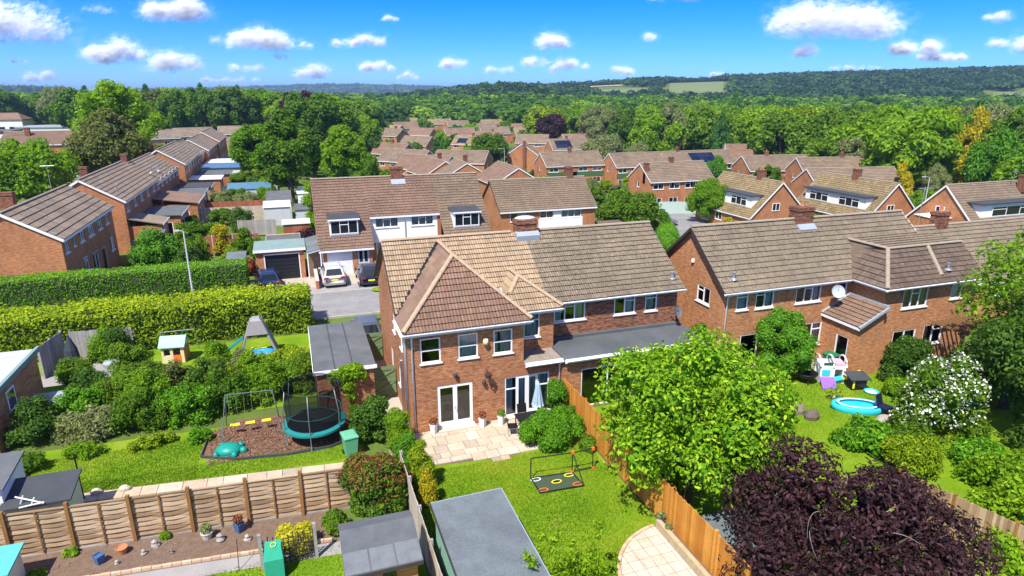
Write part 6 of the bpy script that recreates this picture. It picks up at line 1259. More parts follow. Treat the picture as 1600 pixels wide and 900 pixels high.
pot('blue_pot', 'glazed dark blue pot behind the sleeper edge', 11.42, 16.75, .16, .28, 'pot_blue', 'leaf_grey', 21, False, .1); pot('spiky_pot', 'pot of spiky grey leaves below the orange fence', 11.4, 16.2, .14, .22, 'stone', 'leaf_grey', 22, False, .1)
# playhouse, frames and toys at the back of the left garden
o = empty('playhouse', 'cream toy playhouse with mint green roof', 'playhouse', (-7.3, 39.2, .02), R(-8)); mb = MB(); wall_panel(mb, (-.6, -.5, 0), 'S', 1.2, 1.05, [(.12, .45, .35, .4), (.62, .05, .4, .85)]); wall_panel(mb, (.6, -.5, 0), 'E', 1.0, 1.05, [(.3, .4, .4, .4)], gable=(.5, 1.45)); wall_panel(mb, (-.6, .5, 0), 'W', 1.0, 1.05, [], gable=(.5, 1.45)); wall_panel(mb, (.6, .5, 0), 'N', 1.2, 1.05, []); mb.build('wall', 'cream_toy', o)
for s_ in (-1, 1): mb = MB(); mb.obox((-.7, s_ * .62, .98), (1.4, 0, 0), (0, -s_ * .62, .5), (0, 0, .05)); mb.build('roof', 'mint_toy', o)
mb = MB(); mb.box((.6, -.5, .0), (.63, .5, .9)); mb.build('side_panel', 'timber_orange', o); mb = MB(); mb.box((.62 - .6, -.53, .05), (.42, -.502, .5)); mb.build('door', 'orange_plastic', o)
o = empty('goal_frame', 'thin grey metal frame behind the playhouse', 'frame', (-7.2, 40.3, 0))
for a_, b_ in (((-.9, 0, 0), (-.9, -.2, 1.5)), ((-.9, -.2, 1.5), (.9, -.2, 1.5)), ((.9, -.2, 1.5), (1.0, .2, 0))): mb = MB(); mb.tube([a_, b_], .025, 8); mb.build('tube', 'metal_grey', o)
o = empty('climbing_frame', 'grey A-frame climbing frame with blue boat and teal slide', 'climbing frame', (-2.7, 38.3, 0))
for s_ in (-1, 1):
    for y in (-.55, .55): mb = MB(); mb.bar((s_ * 1.1, y, 0), (s_ * .28, y * .5, 2.3), .13); mb.build('leg', 'grey_plastic', o)
mb = MB(); mb.tube_rings([[(-.6, -.5, 1.5), (.6, -.5, 1.5), (.6, .5, 1.5), (-.6, .5, 1.5)], [(-.3, -.35, 2.3), (.3, -.35, 2.3), (.3, .35, 2.3), (-.3, .35, 2.3)], [(-.2, -.2, 2.45), (.2, -.2, 2.45), (.2, .2, 2.45), (-.2, .2, 2.45)]]); mb.build('canopy', 'grey_plastic', o)
mb = MB(); mb.lathe([(.1, 0), (.62, .05), (.72, .25), (.6, .42), (.3, .44), (.25, .3), (0, .3)], (.1, -.3, .02), 18, 0, 1.15, .6); mb.build('boat', 'blue_plastic', o, True)
mb = MB(); mb.obox((-2.3, -.1, .1), (1.5, 0, 1.1), (0, .5, 0), (-.03, 0, .05)); mb.build('slide', 'teal_pad', o)
for x in (-.3, .3): mb = MB(); mb.box((x - .14, -.1, .5), (x + .14, .1, .55)); mb.build('swing_seat', 'yellow_plastic', o)
mb = MB(); mb.box((-.5, -.4, 0), (.5, .4, .03)); o = mb.build('rubber_mat', 'felt_dark', None, False, None, (-.75, 38.2, .03)); tag(o, 'black rubber mat on the ground right of the climbing frame', 'mat')
o = empty('covered_parasol', 'dark covered parasol or heater beside the grey screen', 'cover', (-12.6, 39.7, 0)); mb = MB(); mb.lathe([(.3, 0), (.42, .5), (.34, 1.2), (.12, 1.8), (.02, 2.05)], (0, 0, 0), 10); mb.build('cover', plain('cover_dark', (.035, .045, .055), .8, .2), o); 
fence_run('grey_screen', 'slatted grey-green screen standing across the back of the left patio', (-13.7, 38.6), (-13.3, 41.0), 1.9, .16, 'fence_silver', 1.2, None)
o = boxshed('covered_table', 'pale grey covered table on the paving by the outbuilding', -12.9, -11.4, 33.0, 34.6, .75, .75, 'clad_grey', 'lead', 'table', z=0)
sheet('left_patio', [(-14, 37.2), (-10, 37.9), (-10.2, 40.6), (-14, 40.6)], 'pavement', .034)
for k, (x, y) in enumerate(((-10.6, 39.2), (-9.6, 38.6))): mb = MB(); mb.lathe([(.35, 0), (.42, .25), (.3, .4), (0, .42)], (0, 0, 0), 9, 0, 1.2, .8); o = mb.build('garden_sack', 'lead', None, False, None, (x, y, .04)); tag(o, ('pale grey sack left of the playhouse', 'pale grey sack nearer the playhouse shrubs')[k], 'sack')
# right-hand garden: paddling pool, toy house, slides, grill
o = empty('paddling_pool', 'bright blue oval paddling pool on the right lawn', 'paddling pool', (25.4, 21.4, .03), R(-28)); mb = MB(); n = 30
mb.tube_rings([[(rr * 1.15 * math.cos(2 * math.pi * j / n), rr * .62 * math.sin(2 * math.pi * j / n), z) for j in range(n)] for rr, z in ((1, 0), (1.08, .12), (1.06, .28), (1.0, .34), (.9, .3), (.86, .14), (.86, .08))], cap=False); mb.build('wall', 'toy_cyan', o, True)
mb = MB(); mb.face([(.87 * 1.15 * math.cos(2 * math.pi * j / n), .87 * .62 * math.sin(2 * math.pi * j / n), .1) for j in range(n)]); mb.build('floor', 'toy_cyan', o); mb = MB(); ringband(mb, 0, 0, .98, .53, .1, .352); mb.build('rim_band', 'toy_white', o)
g_ = NG('pool_water'); MATS['pool_water'] = g_.fin(g_.bsdf((.02, .50, .62), .06, .5)); mb = MB(); mb.face([(.86 * 1.15 * math.cos(2 * math.pi * j / n), .86 * .62 * math.sin(2 * math.pi * j / n), .2) for j in range(n)]); mb.build('water', 'pool_water', o)
o = empty('folding_chair', 'navy folding chair at the end of the paddling pool', 'chair', (26.3, 20.6, .03), R(20)); mb = MB(); mb.box((-.3, -.28, .35), (.3, .28, .4)); mb.build('seat', 'navy', o); mb = MB(); mb.obox((-.3, .26, .4), (.6, 0, 0), (0, .15, .5), (0, .03, 0)); mb.build('backrest', 'navy', o)
for x in (-.27, .27): mb = MB(); mb.bar((x, -.25, 0), (x, .25, .42), .03); mb.build('leg', 'black', o); mb = MB(); mb.bar((x, .25, 0), (x, -.25, .38), .03); mb.build('leg', 'black', o)
o = empty('toy_house', 'white and pink plastic toy house with purple ramp', 'toy house', (26.75, 24.65, .03), R(-25)); mb = MB(); wall_panel(mb, (-.65, -.5, 0), 'S', 1.3, 1.0, [(.1, .4, .4, .35), (.75, .1, .4, .7)]); wall_panel(mb, (-.65, .5, 0), 'W', 1.0, 1.0, [(.2, .3, .5, .5)]); wall_panel(mb, (.65, -.5, 0), 'E', 1.0, 1.0, []); wall_panel(mb, (.65, .5, 0), 'N', 1.3, 1.0, [(.3, .4, .5, .4)]); mb.build('wall', 'toy_white', o)
for x in (-.65, -.0, .65):
    mb = MB(); mb.tube([(x, -.55 * math.cos(R(a)), .95 + .45 * math.sin(R(a))) for a in range(0, 181, 20)], .045, 6); mb.build('roof_hoop', 'toy_white', o, True)
mb = MB(); mb.box((.1, -.5, 1.0), (.6, .3, 1.12)); mb.build('roof_panel', 'toy_pink', o); mb = MB(); mb.box((-.6, -.54, .05), (-.1, -.505, .38)); mb.build('front_panel', 'toy_pink', o); mb = MB(); mb.box((-.56, -.54, .42), (-.14, -.51, .75)); mb.build('shutter', 'toy_cyan', o)
mb = MB(); mb.obox((-.75, -1.35, .02), (.75, .0, 0), (.1, .85, .3), (0, 0, .04)); mb.build('ramp', 'toy_purple', o)
o = empty('toddler_slide', 'yellow and turquoise toddler slide behind the black toy kitchen', 'slide', (27.2, 23.9, .03), R(-30)); mb = MB(); mb.obox((-.9, -.2, .05), (.7, 0, .25), (0, .45, 0), (0, 0, .05)); mb.build('slide_end', 'toy_cyan', o); mb = MB(); mb.obox((-.2, -.2, .3), (.9, 0, .4), (0, .45, 0), (0, 0, .05)); mb.build('chute', 'yellow_plastic', o)
for x in (.3, .68): mb = MB(); mb.bar((x, 0, 0), (x, 0, .6), .08, .3); mb.build('support', 'toy_cyan', o)
o = empty('toy_kitchen', 'black toy workbench with grey roof on the right lawn', 'toy', (27.3, 23.3, .03), R(-15)); mb = MB(); mb.box((-.4, -.25, .0), (.4, .25, .55)); mb.build('body', 'black', o); mb = MB(); mb.obox((-.55, -.4, .6), (1.1, 0, 0), (0, .8, .15), (0, 0, .05)); mb.build('roof', 'felt_dark', o); mb = MB(); mb.box((-.36, -.27, .1), (-.26, -.252, .5)); mb.build('panel', 'yellow_plastic', o)
o = empty('kettle_grill', 'black fire bowl on a stand near the paved path', 'grill', (25.3, 24.7, .03)); mb = MB(); mb.lathe([(.1, .28), (.4, .36), (.55, .55), (.56, .6), (.5, .6), (.36, .42), (0, .38)], (0, 0, 0), 18); mb.build('bowl', 'black', o, True)
for k in range(3): a_ = k * 2.1; mb = MB(); mb.bar((.45 * math.cos(a_), .45 * math.sin(a_), 0), (.3 * math.cos(a_), .3 * math.sin(a_), .4), .04); mb.build('leg', 'black', o)
o = empty('water_dish', 'small round blue and white dish beside the toy workbench', 'toy', (27.6, 22.6, .03)); mb = MB(); mb.lathe([(.3, 0), (.36, .1), (.33, .1), (.28, .04), (0, .04)], (0, 0, 0), 16); mb.build('dish', 'toy_cyan', o); mb = MB(); mb.lathe([(.27, .05), (0, .055)], (0, 0, 0), 16); mb.build('base', 'toy_white', o)
mb = MB(); mb.lathe([(.02, 0), (.1, .1), (.1, .2), (.03, .3), (.03, .5)], (0, 0, 0), 8); o = mb.build('toy_skittle', 'toy_pink', None, False, None, (25.1, 22.8, .08)); o.rotation_euler = (R(80), 0, R(60)); tag(o, 'small pink toy lying on the right lawn', 'toy')
for k, (x, y) in enumerate(((22.4, 22.1), (22.6, 21.4), (25.4, 19.9))): mb = MB(); mb.lathe([(.4, 0), (.42, .2), (.25, .42), (0, .45)], (0, 0, 0), 8, 0, 1, .7); o = mb.build('boulder', 'pebble', None, False, None, (x, y, .02)); tag(o, ('grey boulder at the edge of the right lawn, nearer the house', 'grey boulder at the edge of the right lawn, nearer the camera', 'round brown stone below the paddling pool')[k], 'stone')
o = empty('pergola', 'brown timber pergola over the windows of the corner house', 'pergola', (35.5, 24.2, 0))
for k in range(12): mb = MB(); mb.bar((-1.9 + k * .34, .3, 2.62), (-1.7 + k * .34, -1.7, 2.5), .06, .14); mb.build('rafter', plain('pergola_wood', (.22, .12, .05), .8, .25, 5), o)
for x, y in ((-1.8, -1.5), (2.0, -1.5)): mb = MB(); mb.box((x - .06, y - .06, 0), (x + .06, y + .06, 2.45)); mb.build('post', 'pergola_wood', o)
for y in (-1.4, .1): mb = MB(); mb.box((-2.0, y, 2.42), (2.3, y + .08, 2.56)); mb.build('beam', 'pergola_wood', o)
# street lamps and aerials
def street_lamp(label, x, y, h, rz, arm=.7, z=None):
    o = empty('street_lamp', label, 'street lamp', (x, y, ground(x, y) if z is None else z), R(rz)); mb = MB(); mb.tube([(0, 0, 0), (0, 0, h * .5), (0, 0, h)], [.075, .06, .045], 10); mb.build('column', plain('lamp_post', (.55, .56, .56), .5, .06), o)
    mb = MB(); mb.tube([(0, 0, h), (arm * .3, 0, h + .12), (arm, 0, h + .14)], .03, 8); mb.build('arm', 'lamp_post', o); mb = MB(); mb.box((arm * .75, -.09, h + .1), (arm * 1.5, .09, h + .2)); mb.build('lantern', 'lamp_post', o)
street_lamp('white street lamp column standing between the two hedges', -7.15, 47.3, 6.0, 190, .35); street_lamp('curved street lamp left of the end house roof', -27.5, 62, 6.5, 170, .8); street_lamp('street lamp on the far road beside the small round tree', -41, 162, 7, 160, 1.0)
street_lamp('street lamp rising among the middle houses', 57, 172, 7.5, 180, 1.2); street_lamp('street lamp above the right chalet roofs', 92, 72, 7, 180, 1.0)
for k, (x, y, z, lab) in enumerate(((8.9, 60, 7.6, 'dormer house ridge'), (89, 58, 3.6, 'right chalet roof'), (-21, 70, 6.9, 'second terrace house'), (40, 31.5, 7.2, 'grey roof house at the right edge'), (66.5, 103, 2.8, 'brick pair behind the mint fence'))):
    o = empty('tv_aerial', 'thin television aerial on the ' + lab, 'aerial', (x, y, z)); mb = MB(); mb.tube([(0, 0, -.5), (0, 0, 1.8)], .025, 6); mb.build('mast', 'metal_grey', o); mb = MB(); mb.tube([(-.5, 0, 1.7), (.6, 0, 1.7)], .015, 5); mb.build('boom', 'metal_grey', o)
    for i in range(6): mb = MB(); mb.tube([(-.4 + i * .18, -.25, 1.7), (-.4 + i * .18, .25, 1.7)], .008, 4); mb.build('rod', 'metal_grey', o)
# ================================================================ CARS
def car(name, label, x, y, rz, paint, L=4.2, W=1.75, Hh=1.5, suv=False, z=0.06, rough=.25):
    o = empty(name, label, 'car', (x, y, z), R(rz)); w2 = W / 2
    # body: cross-section rings along the length (local +X is the nose); each ring is (x, half width low, half width waist, z low, z waist, z top, half width top)
    g0, wz = (.24, .95 if suv else .86); hz = Hh
    st = [(-L / 2, .72, .80, .34, wz - .12), (-L / 2 + .12, .95, .97, .26, wz + .02), (-L / 2 + .7, 1, 1, g0, wz + .02), (-.2, 1, 1, g0, wz), (L * .2, 1, 1, g0, wz - .02), (L / 2 - .9, 1, .98, g0, wz - .08), (L / 2 - .25, .95, .92, .26, wz - .2), (L / 2, .72, .74, .34, wz - .36)]
    mb = MB(); rings = []
    for sx, a, b, zl, zw in st:
        rings.append([(sx, -w2 * a * .94, zl), (sx, -w2 * a, zl + .2), (sx, -w2 * b, (zl + zw) / 2 + .08), (sx, -w2 * b * .95, zw), (sx, -w2 * b * .5, zw + .03), (sx, w2 * b * .5, zw + .03), (sx, w2 * b * .95, zw), (sx, w2 * b, (zl + zw) / 2 + .08), (sx, w2 * a, zl + .2), (sx, w2 * a * .94, zl)])
    mb.tube_rings(rings); b = mb.build('body', paint, o, True)
    # cabin
    r0, r1 = -L / 2 + (.12 if suv else .2), L * .22; ct = MB(); cg = MB()
    base = [(r0 + .02, -w2 * .88), (r1, -w2 * .9), (r1, w2 * .9), (r0 + .02, w2 * .88)]; top = [(r0 + .42, -w2 * .68), (r1 - .75, -w2 * .7), (r1 - .75, w2 * .7), (r0 + .42, w2 * .68)]
    B = [(px, py, wz) for px, py in base]; T = [(px, py, hz - .05) for px, py in top]
    for k in range(4): ct.face([B[k], B[(k + 1) % 4], T[(k + 1) % 4], T[k]])
    c2 = [(px * .96 if False else px, py * .9, hz) for px, py in [(r0 + .55, -w2 * .62), (r1 - .9, -w2 * .64), (r1 - .9, w2 * .64), (r0 + .55, w2 * .62)]]
    for k in range(4): ct.face([T[k], T[(k + 1) % 4], c2[(k + 1) % 4], c2[k]])
    ct.face(c2); ct.build('cabin', paint, o)
    def inset(q, m0, m1, off, name):
        q = [Vector(p) for p in q]; n_ = (q[1] - q[0]).cross(q[3] - q[0]).normalized(); c_ = sum(q, Vector()) / 4
        if n_.dot(c_ - Vector((0, 0, .8))) < 0: n_ = -n_
        f = lambda u, v: (q[0] * (1 - u) + q[1] * u) * (1 - v) + (q[3] * (1 - u) + q[2] * u) * v + n_ * off
        m = MB(); m.face([f(m0, m1), f(1 - m0, m1), f(1 - m0, 1 - m1 * .9), f(m0, 1 - m1 * .9)]); m.build(name, 'carglass', o)
    inset([B[3], B[0], T[0], T[3]], .09, .14, .012, 'rear_window'); inset([B[1], B[2], T[2], T[1]], .07, .1, .012, 'windscreen')
    for a_, b_, c_, d_ in ((B[0], B[1], T[1], T[0]), (B[2], B[3], T[3], T[2])):
        mid = lambda p, q, t: tuple(p[i] + (q[i] - p[i]) * t for i in range(3))
        inset([a_, mid(a_, b_, .48), mid(d_, c_, .48), d_], .08, .12, .012, 'side_window'); inset([mid(a_, b_, .5), b_, c_, mid(d_, c_, .5)], .06, .12, .012, 'side_window')
    for sx in (-L * .31, L * .31):
        for s in (-1, 1):
            m = MB(); m.tube([(sx, s * (w2 - .2), .32), (sx, s * (w2 + .005), .32)], .32, 20); t = m.build('tyre', 'black', o, False); m = MB(); m.tube([(sx, s * (w2 - .1), .32), (sx, s * (w2 + .02), .32)], .21, 14); m.build('rim', 'metal_grey', t)
    for s in (-1, 1):
        m = MB(); m.obox((-L / 2 + .02, s * w2 * .5 - (.0 if s > 0 else .36), wz - .2), (.14, 0, 0), (0, .36, 0), (-.05, 0, .2)); m.build('tail_light', 'lamp_red', o)
        m = MB(); m.obox((L / 2 - .2, s * w2 * .48 - (0 if s > 0 else .34), wz - .42), (.14, 0, -.04), (0, .34, 0), (-.06, 0, .14)); m.build('headlight', 'lamp_clear', o)
        m = MB(); m.box((L * .12, s * (w2 + .02) - .08, wz + .02), (L * .12 + .12, s * (w2 + .02) + .1, wz + .16)); m.build('door_mirror', paint, o)
    m = MB(); m.obox((-L / 2 - .012, -.26, wz - .3), (.0, .52, 0), (0.01, 0, .12), (-.01, 0, 0)); m.build('number_plate', 'yellow_plastic', o); m = MB(); m.box((L / 2 - .005, -.26, .42), (L / 2 + .012, .26, .53)); m.build('number_plate', 'toy_white', o)
    m = MB(); m.box((-L / 2 - .04, -w2 * .8, .3), (-L / 2 + .2, w2 * .8, .46)); m.build('bumper', 'grey_plastic' if suv else paint, o)
    return o
def paint(name, c, coat=.6):
    g = NG(name); p = g.bsdf(c, .28, .5); p.inputs['Coat Weight'].default_value = coat; p.inputs['Coat Roughness'].default_value = .06; MATS[name] = g.fin(p)
paint('paint_navy', (.012, .028, .085)); paint('paint_silver', (.52, .53, .54)); paint('paint_midnight', (.012, .02, .05)); paint('paint_grey', (.10, .095, .11)); paint('paint_slate', (.06, .08, .10)); paint('paint_red', (.3, .03, .02)); paint('paint_white', (.75, .75, .75)); paint('paint_blue', (.02, .08, .3))
g_ = NG('lamp_red'); MATS['lamp_red'] = g_.fin(g_.bsdf((.45, .012, .012), .2, .5)); g_ = NG('lamp_clear'); MATS['lamp_clear'] = g_.fin(g_.bsdf((.75, .77, .8), .1, .6))
car('parked_car', 'dark blue hatchback parked in front of the black garage door', -2.5, 53.2, 96, 'paint_navy', 4.1, 1.75, 1.48)
car('parked_car', 'silver estate car with its tail to the road by the white garage door', 2.55, 53.0, 91, 'paint_silver', 4.5, 1.85, 1.62, True); car('parked_car', 'dark navy estate car parked right of the silver one', 5.35, 52.2, 91, 'paint_midnight', 4.2, 1.75, 1.52)
car('parked_car', 'grey car half hidden beyond the green gates', 3.7, 39.2, 88, 'paint_slate', 4.2, 1.75, 1.45); car('parked_car', 'grey hatchback parked on the far road by the mint fence', 53.0, 83.2, -35, 'paint_grey', 4.2, 1.75, 1.5, z=ground(53, 83) + .05)
car('parked_car', 'red car among the far houses', 93, 262, 20, 'paint_red', z=ground(93, 262) + .05); car('parked_car', 'blue car among the far houses', 90, 280, 10, 'paint_blue', z=ground(90, 280) + .05); car('parked_car', 'white van-like car among the far houses', 99, 270, 30, 'paint_white', 4.8, 1.9, 2.0, True, z=ground(99, 270) + .05)
car('parked_car', 'dark car beside the dark tree on the left road', -36, 150, 60, 'paint_slate', z=ground(-36, 150) + .08); car('parked_car', 'white car under the left street trees', -28, 138, 80, 'paint_white', z=ground(-28, 138) + .08); car('parked_car', 'pale car between the brick pair and the chalet', 75, 101, 80, 'paint_white', z=ground(75, 101) + .05)
# ================================================================ NEAR PLANTS
rn = np.random.default_rng
plant('lime_tree', 'big bright lime-green tree leaning over the orange fence', 'tree', 13.2, 17.8, crown_blobs(rn(1), 3.75, 3.5, .6, 6.8, 105, .82), 42000, .185, 'leaf_lime', 1, (3.2, .16, 6, 1.8), W=.5, core=.42, jit=.32)
o = plant('purple_tree', 'dark purple-leaved tree filling the bottom right corner', 'tree', 14.6, 11.9, crown_blobs(rn(2), 3.9, 3.3, .2, 4.4, 70, .95, 'egg') + [(-.9, 1.6, 4.3, .7), (-1.0, 1.3, 3.7, .9), (-.2, 1.4, 3.9, .8)], 50000, .17, 'leaf_purple', 2, (1.6, .14, 4, 2.0), W=.42, core=.4, jit=.4, droop=.4)
rr = random.Random(4)
for k in range(12):
    a_ = rr.uniform(0, 6.28); r_ = rr.uniform(.6, 2.5); x, y = r_ * math.cos(a_), r_ * math.sin(a_) - .1; z = 4.05 - r_ * .72 + rr.uniform(-.15, .2); b_ = a_ + rr.uniform(-.8, .8); pts = []
    for i in range(9): u = i / 8; pts.append((x + 1.1 * u * math.cos(b_ + .9 * u), y + 1.1 * u * math.sin(b_ + .9 * u), z + .35 * math.sin(u * 3.0) - .25 * u))
    mb = MB(); mb.tube(pts, [.012 * (1.05 - i / 9) for i in range(9)], 5); mb.build('bare_twig', 'bark_grey', o)
bb = bush_blobs(3, 1.5, 1.3, 2.9, 34, .48)
o = plant('red_tip_bush', 'large bush with red new leaves beside the small shed', 'bush', 1.95, 21.35, bb, 8000, .15, 'leaf_dark', 3, W=.45, core=.8)
link('red_shoots', leaf_mesh('red_shoots', rn(33), [(x, y, z + .12, r * 1.04) for x, y, z, r in bb if z > .55], 2600, .15, 'leaf_redtip', W=.35, core=0, low=-.2, up=.5, jit=.2), o)
link('crown_green', leaf_mesh('crown_green', rn(34), bb, 3200, .15, 'leaf_bright', W=.4, core=0, jit=.2), o)
plant('glossy_bush', 'dark glossy bush left of the brick wing', 'bush', 2.35, 26.6, bush_blobs(5, 1.05, 1.1, 2.7, 22, .45), 5500, .17, 'leaf_dark', 5, core=.8)
plant('bright_conifer', 'feathery bright green conifer at the wing corner', 'shrub', 3.35, 25.2, bush_blobs(6, .7, .8, 2.1, 18, .35), 5000, .12, 'leaf_bright', 6, W=.3, core=.8)
plant('bright_conifer', 'lower feathery green conifer nearest the patio corner', 'shrub', 3.55, 23.9, bush_blobs(7, .6, .7, 1.5, 14, .32), 4000, .12, 'leaf_cypress', 7, W=.3, core=.8)
plant('wall_creeper', 'green creeper climbing the garage end wall', 'climber', 1.6, 29.05, [(-.5, 0, 2.1, .35), (0, 0, 2.2, .4), (.5, 0, 2.25, .4), (.1, 0, 1.6, .35), (.2, 0, 1.0, .25), (.75, .0, 2.0, .3), (.2, 0, .4, .2)], 1800, .15, 'leaf_bright', 8, core=.5)
plant('golden_conifer', 'golden-green conifer beside the worn fence', 'shrub', 3.75, 21.9, [(0, 0, .5, .5), (.1, .1, 1.0, .45), (-.1, 0, 1.5, .36), (.05, 0, 1.95, .22), (.2, -.1, .9, .4)], 3500, .1, 'leaf_yellowgreen', 9, W=.35, core=.85)
plant('golden_conifer', 'smaller yellow conifer just in front of the golden-green one', 'shrub', 3.75, 20.75, [(0, 0, .4, .42), (.05, 0, .85, .36), (0, 0, 1.25, .24), (0, 0, 1.5, .13)], 2400, .09, 'leaf_gold', 10, W=.35, core=.85)
plant('round_bush', 'dense rounded green bush at the edge of the patio', 'bush', 10.0, 23.45, bush_blobs(11, 1.75, 1.25, 1.75, 40, .42), 11000, .1, 'leaf_hedge', 11, W=.5, core=.88, jit=.12)
plant('patio_conifer', 'bright green conifer right of the patio doors', 'shrub', 11.0, 25.4, bush_blobs(12, .6, .55, 2.3, 16, .32), 3800, .1, 'leaf_cypress', 12, W=.35, core=.85); plant('patio_conifer', 'low green shrub in front of the patio conifer', 'shrub', 11.15, 24.5, bush_blobs(13, .55, .6, 1.3, 12, .3), 2600, .1, 'leaf_cypress', 13, W=.35, core=.85)
plant('fence_shrub', 'small leafy shrub at the foot of the orange fence', 'shrub', 11.1, 22.4, bush_blobs(14, .5, .6, .75, 8, .25), 1300, .11, 'leaf_mid', 14, core=.7)
shoots = [(rr.uniform(-1.5, 1.5), rr.uniform(-.6, .6), rr.uniform(1.2, 2.0), rr.uniform(.12, .24)) for _ in range(22)]
plant('leafy_shrub', 'loose leafy shrub with upright shoots at the bottom edge', 'shrub', 6.7, 14.2, bush_blobs(15, 1.8, .9, 2.3, 30, .38) + [(x, y, z + .6, r) for x, y, z, r in shoots], 6000, .14, 'leaf_bright', 15, W=.4, core=.55, jit=.35, up=.1)
plant('leafy_shrub', 'thin shrub sprig in front of the blue-grey shed roof', 'shrub', 5.0, 12.6, bush_blobs(16, .8, .6, 2.9, 14, .24, 1.0), 1500, .13, 'leaf_bright', 16, W=.4, core=.3)
plant('lemon_bush', 'lemon yellow bush behind the trellis', 'bush', -1.0, 19.75, bush_blobs(17, .8, .55, 1.25, 18, .3), 3600, .1, 'leaf_lemon', 17, core=.8)
plant('border_shrub', 'small green shrub between the red-tipped bush and the trellis', 'shrub', .4, 20.3, bush_blobs(18, .55, .5, 1.0, 10, .25), 1800, .13, 'leaf_mid', 18, core=.6)
for k, (x, y, lab) in enumerate(((-8.2, 22.0, 'leftmost small weed clump under the woven fence'), (-5.4, 21.9, 'small weed clump beside the stone figure'), (-9.0, 21.2, 'low dark plant beside the teal-lidded store'))): plant('border_weed', lab, 'plant', x, y, bush_blobs(200 + k, .28, .22, .25, 5, .12), 250, .12, 'leaf_bright', 200 + k, core=.4)
# shrub belt across the left gardens
belt = [(-11.6, 31.2, 1.5, 1.3, 2.4, 'leaf_dark', 'dark shrub against the brick outbuilding'), (-9.6, 30.6, 1.6, 1.0, 1.7, 'leaf_grey', 'feathery grey-green shrub at the left lawn edge'), (-7.6, 30.9, 1.5, 1.2, 2.2, 'leaf_mid', 'mid-green shrub left of the white-flowered one'), (-5.6, 30.9, 1.5, 1.2, 2.3, 'leaf_hedge', 'fresh green shrub beside the mulch'), (-4.0, 31.7, 1.5, 1.3, 2.4, 'leaf_mid', 'tall leafy shrub behind the swing'), (-2.0, 32.2, 1.5, 1.2, 2.5, 'leaf_bright', 'bright leafy shrub behind the trampoline'), (-.6, 32.8, 1.1, 1.2, 2.3, 'leaf_mid', 'shrub against the grey garage wall'),
        (-8.8, 33.4, 1.7, 1.4, 2.3, 'leaf_mid', 'broad shrub in the middle of the left garden'), (-6.4, 33.6, 1.5, 1.3, 2.5, 'leaf_olive', 'bronze-tinted shrub in the middle of the left garden'), (-10.6, 34.8, 1.4, 1.2, 1.9, 'leaf_dark', 'dark low shrub behind the covered table'), (-9.2, 36.9, 1.2, 1.0, 2.6, 'leaf_mid', 'twiggy shrub left of the playhouse'), (-5.0, 35.2, 1.4, 1.1, 1.6, 'leaf_yellowgreen', 'yellowish shrub below the playhouse'), (-3.3, 35.6, 1.5, 1.0, 1.7, 'leaf_grey', 'pale leafy shrub below the climbing frame'), (-1.2, 35.6, 1.3, 1.0, 1.6, 'leaf_yellowgreen', 'yellow-green shrub right of the climbing frame'), (-4.9, 37.6, .75, .7, 1.9, 'leaf_bright', 'upright shrub left of the climbing frame'), (-11.2, 40.2, 1.1, .7, 2.6, 'leaf_bright', 'ivy-like shrub on the grey garden panel'), (-9.6, 28.9, 1.0, .6, .7, 'leaf_bright', 'ferny clump at the back of the left lawn'), (-6.9, 28.9, 1.3, .5, .7, 'leaf_yellowgreen', 'second ferny clump at the back of the left lawn'), (-5.0, 28.7, .6, .5, .8, 'leaf_hedge', 'small fern beside the mulch edging'), (-11.4, 28.4, 1.0, .8, 1.0, 'leaf_mid', 'low plants behind the white shed'), (-10.3, 32.6, 1.5, 1.2, 2.0, 'leaf_hedge', 'fresh green shrub behind the feathery one'), (-7.4, 32.2, 1.5, 1.2, 2.7, 'leaf_bright', 'taller light green shrub in the middle of the belt'), (-4.9, 33.0, 1.6, 1.1, 2.6, 'leaf_dark', 'dark shrub in the middle of the belt'), (-2.7, 33.6, 1.6, 1.2, 2.4, 'leaf_bright', 'light shrub behind the swing frame'), (-.4, 34.2, 1.0, 1.2, 2.0, 'leaf_yellowgreen', 'yellow-green shrub by the garage'), (-11.9, 37.6, 1.2, 1.0, 1.7, 'leaf_mid', 'shrub at the edge of the left paving'), (-8.0, 35.2, 1.4, 1.2, 2.4, 'leaf_dark', 'dark twiggy shrub left of centre'), (-10.2, 39.9, 1.2, .7, 2.3, 'leaf_dark', 'dark climber before the grey panel')]
for k, (x, y, rx, ry, h_, m_, lab) in enumerate(belt): plant('garden_shrub', lab, 'shrub', x, y, bush_blobs(40 + k, rx, ry, h_, 20, .42 if h_ > 1 else .22), 4200 if h_ > 1 else 1500, .15 if h_ > 1 else .13, m_, 40 + k, core=.72, jit=.28, W=.42)
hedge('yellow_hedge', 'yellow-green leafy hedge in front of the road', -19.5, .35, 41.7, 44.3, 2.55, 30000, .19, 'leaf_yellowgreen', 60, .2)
hedge('clipped_hedge', 'smooth clipped dark green hedge behind the yellow one', -22, -3.75, 49.5, 51.4, 2.95, 26000, .13, 'leaf_hedge', 61, .06)
